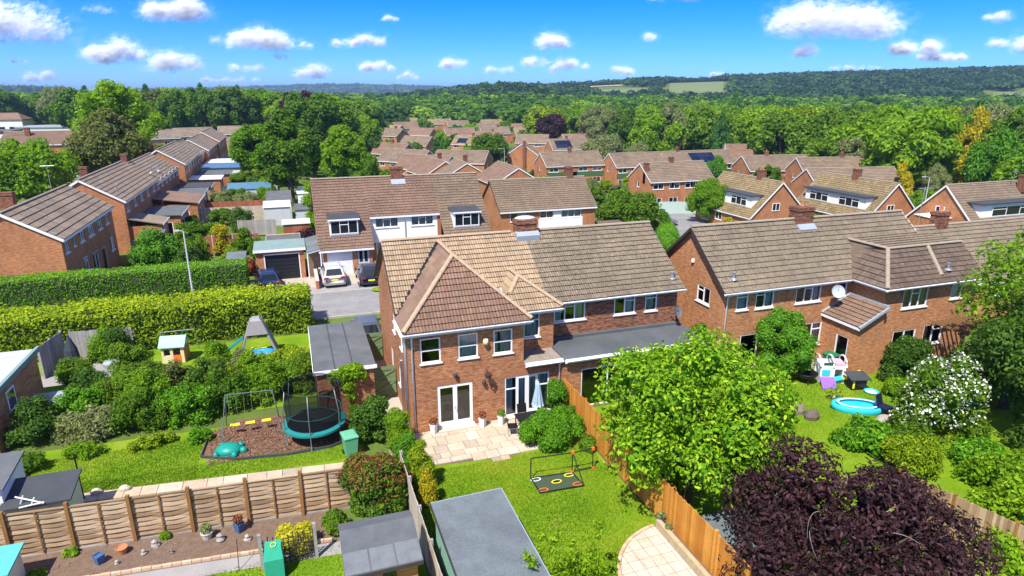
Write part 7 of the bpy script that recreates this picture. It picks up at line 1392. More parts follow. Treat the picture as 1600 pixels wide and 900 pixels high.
for k, (x, y, rx, h_, m_, lab) in enumerate(((-13.6, 56.5, 1.2, 1.9, 'leaf_olive', 'small olive bush below the end house'), (-11.6, 60.5, 2.3, 4.6, 'leaf_cypress', 'tall dark bush right of the end house'), (-9.2, 62.0, 2.0, 4.4, 'leaf_mid', 'rounded bush behind the lamp post'), (-8.8, 58.5, 1.7, 3.2, 'leaf_dark', 'dark bush just behind the lamp post'), (-6.9, 67, 1.3, 3.4, 'leaf_gold', 'clipped golden bush among the left gardens'), (-5.0, 66.5, 1.3, 2.8, 'leaf_mid', 'green bush right of the golden one'), (-5.5, 61, 1.2, 1.8, 'leaf_bright', 'low bright bush behind the clipped hedge'), (-4.2, 57.5, .9, 1.6, 'leaf_redtip', 'reddish shrub beside the blue shed'), (-3.4, 62.5, 1.2, 2.6, 'leaf_mid', 'shrub left of the small outbuilding'), (.9, 67.5, 1.4, 2.6, 'leaf_purple', 'dark purple bush left of the dormer house'), (2.2, 75.5, 1.9, 7.0, 'leaf_bright', 'tall leafy tree against the dormer house gable'), (-6, 80.5, 1.8, 3.0, 'leaf_dark', 'dark shrub in front of the pale fence'),
        (-9.5, 97, 2.2, 3.2, 'leaf_grey', 'grey-green shrub behind the long red fence'), (-6.2, 96.8, 2.2, 3.0, 'leaf_grey', 'second grey-green shrub behind the long red fence'), (-3.4, 97.5, 1.8, 3.6, 'leaf_bright', 'bright shrub at the end of the red fence'))):
    plant('garden_bush', lab, 'bush', x, y, bush_blobs(70 + k, rx, rx, h_, 22, rx * .36), 4000, .2, m_, 70 + k, core=.78, jit=.25)
# right-hand garden
plant('cypress_bush', 'dense dark green conifer in front of the corner house', 'shrub', 24.5, 25.8, crown_blobs(rn(80), 1.75, 1.6, .1, 4.0, 50, .55, 'egg'), 9000, .13, 'leaf_cypress', 80, W=.45, core=.85)
plant('dark_shrub', 'wide dark feathery shrub below the corner house lean-to', 'shrub', 31.2, 23.6, bush_blobs(81, 2.1, 1.5, 2.5, 34, .5), 8000, .2, 'leaf_dark', 81, W=.3, core=.78)
plant('wall_shrub', 'shrub growing in the gap between the two brick houses', 'shrub', 20.2, 27.6, bush_blobs(82, .9, 1.3, 3.4, 20, .4), 3200, .18, 'leaf_mid', 82, core=.7)
plant('soft_shrub', 'soft light green shrub under the pergola', 'shrub', 33.8, 22.2, bush_blobs(83, 2.0, 1.4, 2.2, 26, .5), 5200, .22, 'leaf_grey', 83, W=.3, core=.75); plant('grass_clump', 'bright green clump left of the white blossom', 'shrub', 28.9, 21.8, bush_blobs(84, 1.3, .9, 1.1, 14, .3), 2600, .24, 'leaf_bright', 84, W=.25, core=.6)
wb = bush_blobs(85, 2.4, 2.1, 4.2, 46, .5)
o = plant('blossom_bush', 'tall bush covered in white blossom', 'bush', 26.7, 18.3, wb, 8500, .2, 'leaf_mid', 85, W=.35, core=.72, jit=.3); link('blossom', leaf_mesh('blossom', rn(86), [(x, y, z + .08, r * 1.05) for i_, (x, y, z, r) in enumerate(wb) if z > .7 and i_ % 5 < 4], 2600, .13, 'petal_white', W=.7, core=0, jit=.3), o)
plant('garden_shrub', 'leafy green shrub between the lime tree and the paddling pool', 'shrub', 22.9, 18.6, bush_blobs(87, 1.7, 1.2, 1.5, 28, .4), 6000, .19, 'leaf_hedge', 87, core=.72, jit=.3); plant('garden_shrub', 'yellow-green shrub above the purple tree', 'shrub', 23.0, 16.4, bush_blobs(88, 1.3, 1.5, 2.0, 20, .4), 4000, .15, 'leaf_yellowgreen', 88, W=.35, core=.7)
plant('garden_shrub', 'sparse yellowish shrub in front of the toy house', 'shrub', 25.0, 22.6, bush_blobs(89, .7, .5, 1.2, 8, .25), 600, .13, 'leaf_yellowgreen', 89, W=.3, core=.2, jit=.5)
plant('dark_tree', 'big dark green tree at the right edge', 'tree', 31.5, 16.8, crown_blobs(rn(90), 3.9, 3.6, .3, 6.6, 60, 1.1), 20000, .22, 'leaf_dark', 90, (3, .2, 6, 2), W=.4, core=.5)
plant('bright_tree', 'bright yellow-green tree overlapping the roof at the right edge', 'tree', 32.4, 19.2, crown_blobs(rn(91), 3.0, 2.5, 2.6, 9.2, 60, .75), 15000, .22, 'leaf_bright', 91, (4, .2, 8, 2), W=.5, core=.22, jit=.45)
for k, (x, y, r_, h_, m_, lab) in enumerate(((30.2, 21.2, 1.7, 2.0, 'leaf_mid', 'leafy shrub behind the white blossom'), (32.6, 20.6, 1.8, 2.8, 'leaf_bright', 'light green shrub under the bright right tree'), (29.4, 15.4, 1.8, 1.7, 'leaf_dark', 'dark shrub right of the white blossom'), (26.2, 15.6, 1.5, 1.4, 'leaf_hedge', 'green shrub below the white blossom'), (24.3, 17.6, 1.2, 1.5, 'leaf_mid', 'small leafy shrub left of the white blossom'), (28.0, 13.2, 1.7, 1.5, 'leaf_mid', 'weedy green mound at the right edge'), (20.3, 21.6, 1.1, 1.3, 'leaf_mid', 'shrub at the right foot of the lime tree'), (36.5, 22.5, 1.8, 2.4, 'leaf_dark', 'dark shrub beyond the pergola'))): plant('infill_shrub', lab, 'shrub', x, y, bush_blobs(700 + k, r_, r_ * .85, h_, 24, .42), 5000, .17, m_, 700 + k, core=.62, jit=.32, W=.4)
plant('corner_shrub', 'bright shrubs in the bottom right corner', 'shrub', 22.6, 11.4, bush_blobs(92, 2.0, 2.3, 3.0, 36, .5), 9000, .17, 'leaf_bright', 92, core=.7, jit=.3); plant('corner_shrub', 'leafy yellow-green shrub beyond the slatted fence', 'shrub', 25.2, 14.0, bush_blobs(93, 2.2, 1.7, 1.9, 28, .45), 6000, .18, 'leaf_bright', 93, core=.7, jit=.3)
plant('under_shrub', 'dark low shrubs below the lime tree behind the fence', 'shrub', 13.8, 20.3, bush_blobs(94, 1.4, 1.6, 1.6, 16, .45), 3000, .2, 'leaf_dark', 94, core=.75)
# clipped hedge and trees by the far road
hb_ = [(0, 0, 1.2, 1.5)] ; pts = [(32.6, 50.2), (34.2, 52.8), (35.8, 55.3), (37.3, 57.6), (38.8, 60), (40.0, 62.2)]
o = plant('road_hedge', 'tall rounded bright hedge along the far road behind the grey roof', 'hedge', 36, 55.5, [(x - 36 + sx, y - 55.5 + sy, ground(x, y) - ground(36, 55.5) + z, 1.15) for x, y in pts for z in (.9, 2.0) for sx, sy in ((0, 0), (.7, .9))], 9000, .14, 'leaf_hedge', 95, core=.9, jit=.08)
plant('road_tree', 'loose green tree beside the panel house', 'tree', 41.5, 74, crown_blobs(rn(96), 4.2, 4, .4, 6.4, 50, 1.1), 9000, .34, 'leaf_mid', 96, (2.4, .2, 6, 2.2), core=.7, jit=.3)
plant('willow', 'small bright weeping tree by the mint fence', 'tree', 61.3, 84, crown_blobs(rn(97), 3.9, 3.9, .5, 6.6, 46, 1.0), 9000, .32, 'leaf_bright', 97, (2.4, .18, 5, 1.5), core=.75, droop=.9, W=.35)
plant('yellow_bush', 'small yellow bush at the foot of the left chalet', 'bush', 60.0, 77.3, bush_blobs(98, .9, .9, 1.8, 10, .4), 900, .24, 'leaf_gold', 98)
# named trees of the middle distance (forward distance, lateral tangent, height, radius)
big = [(118, -.60, 18.6, 7.2, 'leaf_bright', 'round', 'tall bright green tree on the left skyline'), (97, -.612, 13.8, 6.2, 'leaf_olive', 'egg', 'olive-brown tree in front of the tall bright tree'), (86, -.745, 9.6, 5.6, 'leaf_bright', 'round', 'broad bright tree cut by the left edge'), (97, -.345, 14.2, 4.7, 'leaf_mid', 'egg', 'large dark leafy tree left of the dormer house'), (128, -.305, 15.5, 5.0, 'leaf_dark', 'cone', 'dark evergreen behind the large leafy tree'), (120, -.262, 12.6, 4.6, 'leaf_bright', 'egg', 'pale green birch-like tree above the dormer house'), (118, -.395, 11.0, 4.2, 'leaf_bright', 'round', 'yellow-green tree left of the large leafy tree'), (113, -.19, 6.5, 2.4, 'leaf_mid', 'round', 'bushy grey-green tree above the dormer house chimney'), (192, -.035, 12.0, 5.4, 'leaf_mid', 'round', 'round green tree among the middle houses'), (150, .0, 4.2, 2.6, 'leaf_hedge', 'round', 'low clipped hedge mound among the middle houses'), (196, -.115, 9.5, 1.5, 'leaf_conifer', 'egg', 'slim dark cypress among the middle houses'), (172, -.135, 6.0, 4.2, 'leaf_yellowgreen', 'round', 'bright yellow-green bush among the stepped roofs'), (128, .315, 6.5, 3.0, 'leaf_conifer', 'egg', 'dark tree right of the green terrace'), (185, .14, 12, 6.2, 'leaf_grey', 'round', 'soft weeping tree behind the green terrace')]
for k, (d, t, h_, r_, m_, sh, lab) in enumerate(big):
    x, y = wpt(d, t); plant('street_tree', lab, 'tree', x, y, crown_blobs(rn(300 + k), r_, r_, h_ * .16, h_, 55, r_ * .27, sh), 11000 if d < 130 else 6000, .5 if d < 130 else .6, m_, 300 + k, (h_ * .4, .03 * h_, h_ * .8, r_ * .5), core=.75, jit=.25)
# ================================================================ TREE KINDS TO COPY
LIB = {}
def lib(kind, mat, shape, seed, n=4600, L=.55, rb=1.25, blobs=42, z0=1.2, **kw):
    rng = rn(seed); LIB.setdefault(kind, []).append((leaf_mesh('crown', rng, crown_blobs(rng, 5, 5, z0, 10, blobs, rb, shape), n, L, mat, core=.8, **kw), trunk_mesh('trunk', rng, 4.5, .26, 8, 2.0)))
for s in (1, 2, 3): lib('mid', 'leaf_mid', 'round', 400 + s); lib('bright', 'leaf_bright', 'round', 410 + s); lib('dark', 'leaf_dark', 'egg', 420 + s)
for s in (1, 2): lib('conifer', 'leaf_conifer', 'cone', 430 + s, W=.35, droop=.5); lib('cypress', 'leaf_cypress', 'egg', 435 + s, W=.35); lib('yellow', 'leaf_yellowgreen', 'round', 440 + s); lib('grey', 'leaf_grey', 'round', 450 + s, droop=.7, W=.35)
lib('gold', 'leaf_gold', 'cone', 460, W=.35); lib('olive', 'leaf_olive', 'round', 470); lib('purple', 'leaf_purple', 'round', 480)
LABEL = {'mid': 'mid-green broad tree of the wood beyond the houses', 'bright': 'bright green broad tree of the wood beyond the houses', 'dark': 'dark green tree of the wood beyond the houses', 'conifer': 'pointed dark conifer of the wood beyond the houses', 'cypress': 'dense green evergreen of the wood beyond the houses', 'yellow': 'yellow-green tree of the wood beyond the houses', 'grey': 'silvery pale green tree of the wood beyond the houses', 'gold': 'golden conifer standing out of the wood', 'olive': 'olive-brown tree of the wood beyond the houses', 'purple': 'dark purple tree of the wood beyond the houses'}
rl = random.Random(11)
def put(kind, x, y, h_, r_, label=None, name='wood_tree', cat='tree', group='trees of the wood', z=None):
    cm, tm = rl.choice(LIB[kind]); o = empty(name, label or LABEL[kind], cat, (x, y, ground(x, y) if z is None else z), rl.uniform(0, 6.28), group)
    o.scale = (r_ / 5, r_ / 5, h_ / 10); link('crown', cm, o); link('trunk', tm, o); return o
houses = [(o.location.x, o.location.y) for o in C.objects if o.get('category') in ('house', 'building', 'outbuilding', 'shed', 'extension')]
def clear(x, y, r): return all((x - a_) ** 2 + (y - b_) ** 2 > r * r for a_, b_ in houses)
START = [(-1.3, 120), (-1.0, 180), (-.85, 330), (-.72, 330), (-.66, 215), (-.56, 205), (-.45, 228), (-.38, 232), (-.34, 190), (-.28, 175), (-.235, 190), (-.215, 330), (-.17, 440), (-.12, 430), (-.05, 425), (0.0, 400), (.035, 300), (.07, 262), (.12, 240), (.2, 205), (.3, 190), (.36, 172), (.42, 160), (.5, 140), (.56, 118), (.62, 104), (.8, 92), (1.1, 80)]
pool = []; d = 82.0
while d < 640:
    sp = 10.8 + d * .012; t = -1.15
    while t < 1.1:
        jt, jd = t + rl.uniform(-.45, .45) * sp / d, d + rl.uniform(-.45, .45) * sp
        if jd > pw(START, jt) and (jt > -.25 or rl.random() < .62):
            x, y = wpt(jd, jt)
            if clear(x, y, 11 if jd > 150 else 9): pool.append((jd, jt, x, y, sp))
        t += sp / d
    d += sp * .95
pool.sort(); vis = [p for p in pool if abs(p[1]) < .86]
def kind_for(t, d):
    r = rl.random()
    if t > .55 and d < 220: return 'cypress' if r < .3 else 'conifer' if r < .42 else 'bright' if r < .62 else 'mid' if r < .8 else 'grey' if r < .88 else 'yellow' if r < .95 else 'gold'
    return 'mid' if r < .36 else 'bright' if r < .66 else 'dark' if r < .80 else 'conifer' if r < .86 else 'yellow' if r < .93 else 'grey' if r < .975 else 'olive' if r < .985 else 'purple'
N1 = 270; rest = vis[N1:] + [p for p in pool if abs(p[1]) >= .86 and p[0] < 260]
for d, t, x, y, sp in vis[:N1]:
    r_ = sp * rl.uniform(.48, .74); h_ = min(19, max(9, r_ * rl.uniform(1.75, 2.6))) * (1 - .25 * sst(.5, .7, t) * (1 - sst(95, 150, d))); k = kind_for(t, d)
    if k in ('conifer', 'gold', 'cypress'): r_ *= .68; h_ *= 1.08
    put(k, x, y, h_, r_)
for d, t, h_, r_, k, lab in ((112, .605, 9, 2.8, 'gold', 'golden spiky shrub-tree right of the low brown roofs'), (150, .70, 15.5, 3.2, 'gold', 'tall golden conifer in the wood at right'), (128, .635, 10.5, 2.6, 'gold', 'yellow-tipped tree above the right chalets'), (215, .42, 15, 4, 'olive', 'bronze-green conifer above the timbered house'), (116, .66, 8, 2.4, 'grey', 'pale dry-looking tree above the right chalets'), (300, .335, 25, 6.5, 'conifer', 'tall pointed conifer breaking the skyline at right'), (380, .74, 19, 12, 'dark', 'wide flat-topped cedar at right'), (215, -.06, 6, 5, 'yellow', 'yellow-green treetops beyond the far houses')):
    x, y = wpt(d, t); put(k, x, y, h_, r_, lab, 'marked_tree', 'tree', None)
for o in C.objects:
    if o.get('group') is None and 'group' in o.keys(): del o['group']
LITE = []
for k in range(8):
    rng = rn(600 + k); sh = ('round', 'round', 'egg', 'round', 'cone', 'egg', 'round', 'round')[k]; V_, F_, l_, cf_ = leaves(rng, crown_blobs(rng, 5, 5, .6, 10, 20, 1.9, sh), 330, 1.7, core=.78, jit=.2); LITE.append((V_, F_, l_, cf_[:, :3]))
leafm('leaf_wood', (0.022, 0.065, 0.009), (0.105, 0.23, 0.018), (0.30, 0.45, 0.03), .36, 0)
def copied_wood(name, label, pts, seed, mat):
    """the far part of the wood: clumped crowns of several forms, joined, since they run past the countable limit"""
    rng = np.random.default_rng(seed); VV, QQ, TT, LQ, LT = [], [], [], [], []; off = 0
    for x, y, r, h in pts:
        V_, F_, l_, cf_ = LITE[rng.integers(len(LITE))]; a = rng.uniform(0, 6.28); ca, sa = math.cos(a), math.sin(a); tone = np.clip(rng.normal(.45, .2), .08, .9)
        VV.append(np.stack([(V_[:, 0] * ca - V_[:, 1] * sa) * r / 5 + x, (V_[:, 0] * sa + V_[:, 1] * ca) * r / 5 + y, V_[:, 2] * h / 10 + ground(x, y)], 1)); QQ.append(F_ + off); TT.append(cf_ + off); LQ.append(np.clip(tone + (l_ - .5) * .5, 0, 1)); LT.append(np.full(len(cf_), tone * .6)); off += len(V_)
    V2, Q, T, lv = np.concatenate(VV), np.concatenate(QQ), np.concatenate(TT), np.concatenate(LQ + LT); nq, n3 = len(Q), len(T)
    me = bpy.data.meshes.new(name); me.vertices.add(len(V2)); me.vertices.foreach_set('co', V2.astype(np.float32).ravel()); li = np.concatenate([Q.ravel(), T.ravel()]).astype(np.int32)
    me.loops.add(len(li)); me.loops.foreach_set('vertex_index', li); me.polygons.add(nq + n3); me.polygons.foreach_set('loop_start', np.concatenate([np.arange(nq) * 4, nq * 4 + np.arange(n3) * 3]).astype(np.int32)); me.update(calc_edges=True)
    at = me.attributes.new('lv', 'FLOAT', 'FACE'); at.data.foreach_set('value', lv.astype(np.float32)); me.materials.append(M(mat)); o = link(name, me, None, 'stuff'); o['label'] = label; print(name, len(pts), nq)
def joined_wood(name, label, pts, quads, seed, mat, zlift=0):
    """a mass of far crowns nobody could count: leaf-clump quads over each rounded crown, one object"""
    rng = np.random.default_rng(seed); m = len(pts); P = np.array([(x, y, ground(x, y)) for x, y, _, _ in pts]); Rr = np.array([r for *_, r, _ in pts]); Hh = np.array([h for *_, h in pts])
    idx = np.repeat(np.arange(m), quads); n = len(idx); dv = unit(rng.normal(size=(n, 3))); dv[:, 2] = np.where(dv[:, 2] < -.25, -dv[:, 2], dv[:, 2])
    lump = 1 + .22 * np.sin(dv[:, 0] * 5 + idx) * np.cos(dv[:, 1] * 6 + idx * 1.7) + .12 * rng.normal(size=n)
    c = P[idx] + np.stack([dv[:, 0] * Rr[idx] * lump, dv[:, 1] * Rr[idx] * lump, Hh[idx] * .55 + dv[:, 2] * Hh[idx] * .45 * lump], 1)
    nr = unit(dv + rng.normal(size=(n, 3)) * .35 + np.array([0, 0, .2])); ax = unit(np.cross(nr, rng.normal(size=(n, 3)))); sd = np.cross(nr, ax); s = (Rr[idx] * 1.75 / math.sqrt(quads) * rng.uniform(.8, 1.5, n))[:, None]
    V = np.stack([c - ax * s, c + sd * s * .75, c + ax * s, c - sd * s * .75], 1).reshape(-1, 3)
    lv = np.clip(rng.uniform(.0, 1., m)[idx] + rng.normal(size=n) * .13, 0, 1); F = np.arange(n * 4).reshape(-1, 4)
    iv, jf = ico_np(); k = len(iv)
    cv = (P[:, None, :] + np.stack([np.zeros(m), np.zeros(m), Hh * .52], 1)[:, None, :]) + iv[None] * np.stack([Rr * .86, Rr * .86, Hh * .42], 1)[:, None, :]
    V2 = np.concatenate([V, cv.reshape(-1, 3)]); cf = (jf[None] + (np.arange(m) * k)[:, None, None]).reshape(-1, 3) + len(V)
    me = bpy.data.meshes.new(name); me.vertices.add(len(V2)); me.vertices.foreach_set('co', V2.astype(np.float32).ravel()); li = np.concatenate([F.ravel(), cf.ravel()]).astype(np.int32)
    me.loops.add(len(li)); me.loops.foreach_set('vertex_index', li); me.polygons.add(n + len(cf)); me.polygons.foreach_set('loop_start', np.concatenate([np.arange(n) * 4, n * 4 + np.arange(len(cf)) * 3]).astype(np.int32)); me.update(calc_edges=True)
    at = me.attributes.new('lv', 'FLOAT', 'FACE'); at.data.foreach_set('value', np.concatenate([lv, np.full(len(cf), .3)]).astype(np.float32)); me.materials.append(M(mat))
    o = link(name, me, None, 'stuff'); o['label'] = label; return o
copied_wood('far_wood', 'dense far wood of mixed green trees behind the houses', [(x, y, sp * rl.uniform(.48, .72), min(16, sp * rl.uniform(.8, 1.35))) for d, t, x, y, sp in rest], 500, 'leaf_wood')
FIELDS = [(1010, 1275, .07, .17), (1130, 1310, .24, .305), (800, 1170, .225, .325), (830, 1040, .11, .21), (740, 870, .70, .92)]
hp = []
for _ in range(9000):
    d = 640 + 1000 * rl.random() ** .9; t = rl.uniform(-.14, 1.0)
    if any(a_ < d < b_ and c_ < t < e_ for a_, b_, c_, e_ in FIELDS): continue
    if t < .05 and d > 900: continue
    x, y = wpt(d, t); hp.append((x, y, rl.uniform(4.5, 8), rl.uniform(7, 12)))
leafm('leaf_hill', (0.014, 0.038, 0.014), (0.036, 0.082, 0.026), (0.075, 0.15, 0.04), .25)
joined_wood('hill_wood', 'wooded ridge of dark green trees along the right horizon', hp[:6000], 44, 501, 'leaf_hill')
lp = []
for _ in range(1500): d = rl.uniform(560, 2300); t = rl.uniform(-1.05, -.1); x, y = wpt(d, t); lp.append((x, y, rl.uniform(5, 10) * (1 + d / 2500), rl.uniform(7, 12)))
for _ in range(500): d = rl.uniform(1700, 2300); t = rl.uniform(-1.0, -.66); x, y = wpt(d, t); lp.append((x, y, rl.uniform(6, 12), rl.uniform(14, 26)))
joined_wood('horizon_wood', 'dark tree line along the left horizon', lp, 40, 502, 'leaf_hill')
fp = []
for _ in range(1600): d = rl.uniform(3300, 5200); t = rl.uniform(-.62, .0); x, y = wpt(d, t); fp.append((x, y, rl.uniform(20, 40), rl.uniform(10, 18)))
joined_wood('blue_hill_wood', 'far blue wooded hills left of centre', fp, 16, 503, 'leaf_hill')
# shrubs between the houses of the estate
gk = ('mid', 'bright', 'yellow', 'cypress', 'dark', 'grey'); ng = 0; tries = 0
while ng < 130 and tries < 4000:
    tries += 1; d = rl.uniform(78, 400); t = rl.uniform(-.5, .5); x, y = wpt(d, t)
    if t < -.24 and (x < -15 and x > -30): continue
    if d > pw(START, t) or not clear(x, y, 9.5): continue
    r_ = rl.uniform(.9, 2.0) * (1 + d / 400); put(rl.choice(gk), x, y, r_ * rl.uniform(1.3, 1.9), r_, 'garden shrub between the houses of the estate', 'estate_shrub', 'shrub', 'garden shrubs of the estate'); ng += 1
for k, (x, y, r_, h_, kd, lab) in enumerate(((-38.5, 148, 1.7, 5, 'bright', 'small round street tree before the brick hip house'), (-31, 138, 2.4, 6.5, 'cypress', 'leafy tree at the end of the dark tree shadow'), (-24.5, 147, 4.5, 6.5, 'bright', 'round bush behind the terrace roofs'), (-25, 78, 1.5, 3, 'bright', 'small bush on the road behind the terrace'), (-29.5, 118, 2.0, 4, 'yellow', 'light green tree by the left road'), (-2, 116, 2.6, 4, 'yellow', 'yellow-green bush below the dark leafy tree'), (4.5, 92, 1.6, 5, 'bright', 'slim leafy tree by the grey shed'), (22, 112, 2.6, 5.5, 'mid', 'spiky-leaved tree above the dormer house ridge'), (52, 118, 2.6, 6, 'dark', 'dark bush between the panel house and the brick pair'), (49, 100, 2.5, 5, 'mid', 'bush left of the mint fence'), (90.5, 78, 3.2, 3.4, 'bright', 'rounded bright hedge right of the mossy chalet'), (95, 73, 3.2, 3.6, 'cypress', 'dark green hedge right of the mossy chalet'), (99, 77, 3, 4.5, 'bright', 'bright bush before the golden trees'), (91, 70, 2.6, 3.2, 'cypress', 'clipped dark hedge beside the right chalet'))): put(kd, x, y, h_, r_, lab, 'estate_tree', 'tree', None)
for o in C.objects:
    if 'group' in o.keys() and o['group'] is None: del o['group']
for k, (px, d, h_, r_, kd, lab) in enumerate(((618, 182, 6.5, 3.0, 'dark', 'dark tree left of the stepped gables'), (640, 214, 8, 3.6, 'mid', 'round tree behind the second stepped gable'), (655, 192, 5.5, 3.2, 'yellow', 'yellow-green tree between the stepped gables'), (690, 228, 9, 1.6, 'cypress', 'slim cypress left of the far semis'), (728, 225, 7, 1.5, 'cypress', 'slim cypress below the far semis'), (672, 262, 7, 4, 'mid', 'green tree behind the stepped gables'), (712, 330, 9, 5, 'dark', 'dark tree behind the far semis'), (752, 250, 5, 3, 'bright', 'bright bush below the far semis'), (742, 168, 3.2, 3.2, 'bright', 'bright garden bush beyond the house with the wide gable'), (760, 176, 3.0, 3.4, 'yellow', 'yellow-green garden bush left of the tall gable'), (690, 285, 8, 4.5, 'bright', 'bright tree between the far roofs'), (820, 280, 9, 4.5, 'mid', 'green tree behind the tall gable house'), (845, 330, 10, 6, 'mid', 'green tree at the end of the far roofs'), (600, 330, 10, 5, 'mid', 'green tree above the upper far roofs'), (625, 400, 11, 6, 'dark', 'dark tree above the upper far roofs'), (660, 380, 10, 6, 'bright', 'bright tree above the upper far roofs'), (735, 352, 9, 5, 'bright', 'bright tree right of the far semis'), (790, 360, 9, 5.5, 'mid', 'green tree among the farthest roofs'), (770, 300, 7, 4, 'yellow', 'yellow-green tree among the farthest roofs'), (905, 180, 6, 3, 'mid', 'green tree behind the green panel house'), (945, 165, 6, 2.5, 'dark', 'dark tree between the two green-panelled roofs'), (1130, 150, 8, 3, 'cypress', 'dark evergreen at the end of the green terrace'), (1000, 190, 9, 4.5, 'grey', 'pale weeping tree behind the green terrace'), (1215, 130, 7, 3, 'mid', 'tree between the chalets and the brown roofs'), (580, 200, 9, 4, 'dark', 'dark tree at the top of the stepped row'), (566, 150, 7, 3, 'bright', 'light tree right of the pale birch'))):
    x, y = wpt(d, (px - 800) * .00096); put(kd, x, y, h_, r_, lab, 'estate_tree', 'tree', None)
for k, (x, y, r_, h_, kd, lab) in enumerate(((-10.2, 72, 1.6, 2.6, 'mid', 'bush beside the first terrace extension'), (-8.4, 75, 1.3, 2.0, 'bright', 'small bush below the silver fence'), (-11.0, 80, 1.4, 2.2, 'dark', 'dark bush behind the second terrace house'), (-8.5, 84.5, 1.5, 2.2, 'mid', 'bush in front of the pale fence'), (-7.4, 101.5, 1.8, 2.6, 'mid', 'bush before the dark glazed lean-to'), (-4.2, 110, 2.0, 3.0, 'bright', 'bush by the pale rendered fence'), (-8, 118, 2.2, 3.4, 'mid', 'bush beyond the pale rendered fence'), (-5, 126, 2.6, 4.5, 'yellow', 'yellow-green tree far down the left gardens'), (-6, 140, 2.8, 5, 'mid', 'green tree far down the left gardens'), (-3, 134, 2.6, 5.5, 'bright', 'bright tree far down the left gardens'), (-9, 156, 3, 5, 'bright', 'bush near the last terrace house'), (-3, 160, 3.5, 7, 'yellow', 'golden-green tree right of the last terrace house'), (-6, 176, 4, 8, 'bright', 'bright tree behind the last terrace house'), (3, 150, 4, 8, 'mid', 'green tree behind the dark leafy tree'), (5.2, 108, 2.4, 5, 'mid', 'green tree behind the white outhouse'), (12, 118, 2.6, 5, 'bright', 'light tree above the dormer house roof'))): put(kd, x, y, h_, r_, lab, 'garden_tree', 'tree', None)
for o in C.objects:
    if 'group' in o.keys() and o['group'] is None: del o['group']
# ================================================================ GRASS BLADES on the near lawns
def blades(name, rects, n, seed, z):
    rng = np.random.default_rng(seed); ar = np.array([(b - a) * (d - c) for a, b, c, d in rects]); pk = rng.choice(len(rects), n, p=ar / ar.sum()); Rk = np.array(rects)[pk]
    x = rng.uniform(Rk[:, 0], Rk[:, 1]); y = rng.uniform(Rk[:, 2], Rk[:, 3]); patch = np.sin(x * 1.3 + 2 * np.sin(y * .9)) * np.cos(y * 1.7 + x * .4)
    h = rng.uniform(.03, .075, n) * (1 + .25 * patch); a = rng.uniform(0, 6.28, n); wd = rng.uniform(.010, .02, n); ln = rng.uniform(.01, .05, n); b = rng.uniform(0, 6.28, n)
    V = np.stack([np.stack([x - np.cos(a) * wd, y - np.sin(a) * wd, np.full(n, z)], 1), np.stack([x + np.cos(a) * wd, y + np.sin(a) * wd, np.full(n, z)], 1), np.stack([x + np.cos(b) * ln, y + np.sin(b) * ln, z + h], 1)], 1).reshape(-1, 3)
    o = link(name, npmesh(name, V, np.arange(n * 3).reshape(-1, 3), np.clip(.46 + .2 * patch + .34 * np.sin(x * .7 + 1.7 * np.sin(y * .5 + seed)) * np.sin(y * .83 + 1.3 * np.sin(x * .6)) + rng.normal(size=n) * .2, 0, 1), 'blade'), None, 'stuff'); o['label'] = 'short mown grass of the lawns'; o['category'] = 'grass'
leafm('blade', (0.06, 0.155, 0.007), (0.17, 0.30, 0.012), (0.40, 0.40, 0.045), .3, 0)
blades('lawn_grass', [(5.9, 11.4, 10.5, 22.9), (3.3, 5.9, 18.3, 22.9)], 70000, 1, .03); blades('play_grass', [(-12, 1.2, 25.1, 26.6), (-12, -4.8, 25.5, 29)], 30000, 2, .026); blades('near_grass', [(-7, 2.9, 14, 19.5)], 20000, 3, .034); blades('right_grass', [(12, 30, 18, 25.5)], 40000, 4, .028)
# ================================================================ CLOUDS
g_ = NG('cloud'); d_ = g_.n('ShaderNodeBsdfDiffuse'); d_.inputs[0].default_value = (.99, .99, .99, 1); t_ = g_.n('ShaderNodeBsdfTranslucent'); t_.inputs[0].default_value = (.93, .93, .93, 1); m1 = g_.n('ShaderNodeMixShader'); m1.inputs[0].default_value = .4; g_.l(d_.outputs[0], m1.inputs[1]); g_.l(t_.outputs[0], m1.inputs[2])
tr = g_.n('ShaderNodeBsdfTransparent'); m2 = g_.n('ShaderNodeMixShader'); g_.l(g_.ramp(g_.attr('lv'), [(0, (.012,) * 3), (1, (.24,) * 3)]), m2.inputs[0]); g_.l(tr.outputs[0], m2.inputs[1]); g_.l(m1.outputs[0], m2.inputs[2]); MATS['cloud'] = g_.fin(m2)
CL = [(45, 42, 62, 34, 1), (175, 24, 28, 7, 0), (293, 26, 55, 18, 1), (412, 68, 48, 17, 1), (350, 67, 15, 6, 0), (195, 88, 47, 17, 1), (285, 99, 33, 17, 1), (572, 69, 50, 10, .6), (478, 76, 20, 7, .3), (447, 91, 22, 5, .3), (75, 122, 30, 9, .8), (497, 114, 35, 11, .7), (592, 107, 25, 10, .9), (711, 102, 20, 10, .7), (640, 121, 25, 6, .4), (780, 111, 30, 6, .3), (390, 108, 30, 7, .5), (375, 126, 45, 4, .3), (335, 126, 20, 4, .4), (615, 38, 16, 4, .3), (858, 72, 27, 12, .9), (838, 99, 19, 9, .6), (892, 106, 36, 10, .6), (966, 112, 19, 8, .7), (1040, 4, 38, 11, .8), (1275, 42, 112, 30, 1), (1253, 83, 20, 12, .6), (1415, 78, 43, 12, 1), (1457, 91, 45, 8, .8), (1530, 37, 25, 8, .4), (1540, 72, 15, 8, .6), (1592, 76, 25, 14, .9), (1008, 64, 9, 6, .4), (1330, 108, 55, 4, .3), (40, 98, 25, 4, .2), (1120, 118, 30, 3, .2)]
POS = lambda x: 'left' if x < 530 else 'middle' if x < 1060 else 'right'
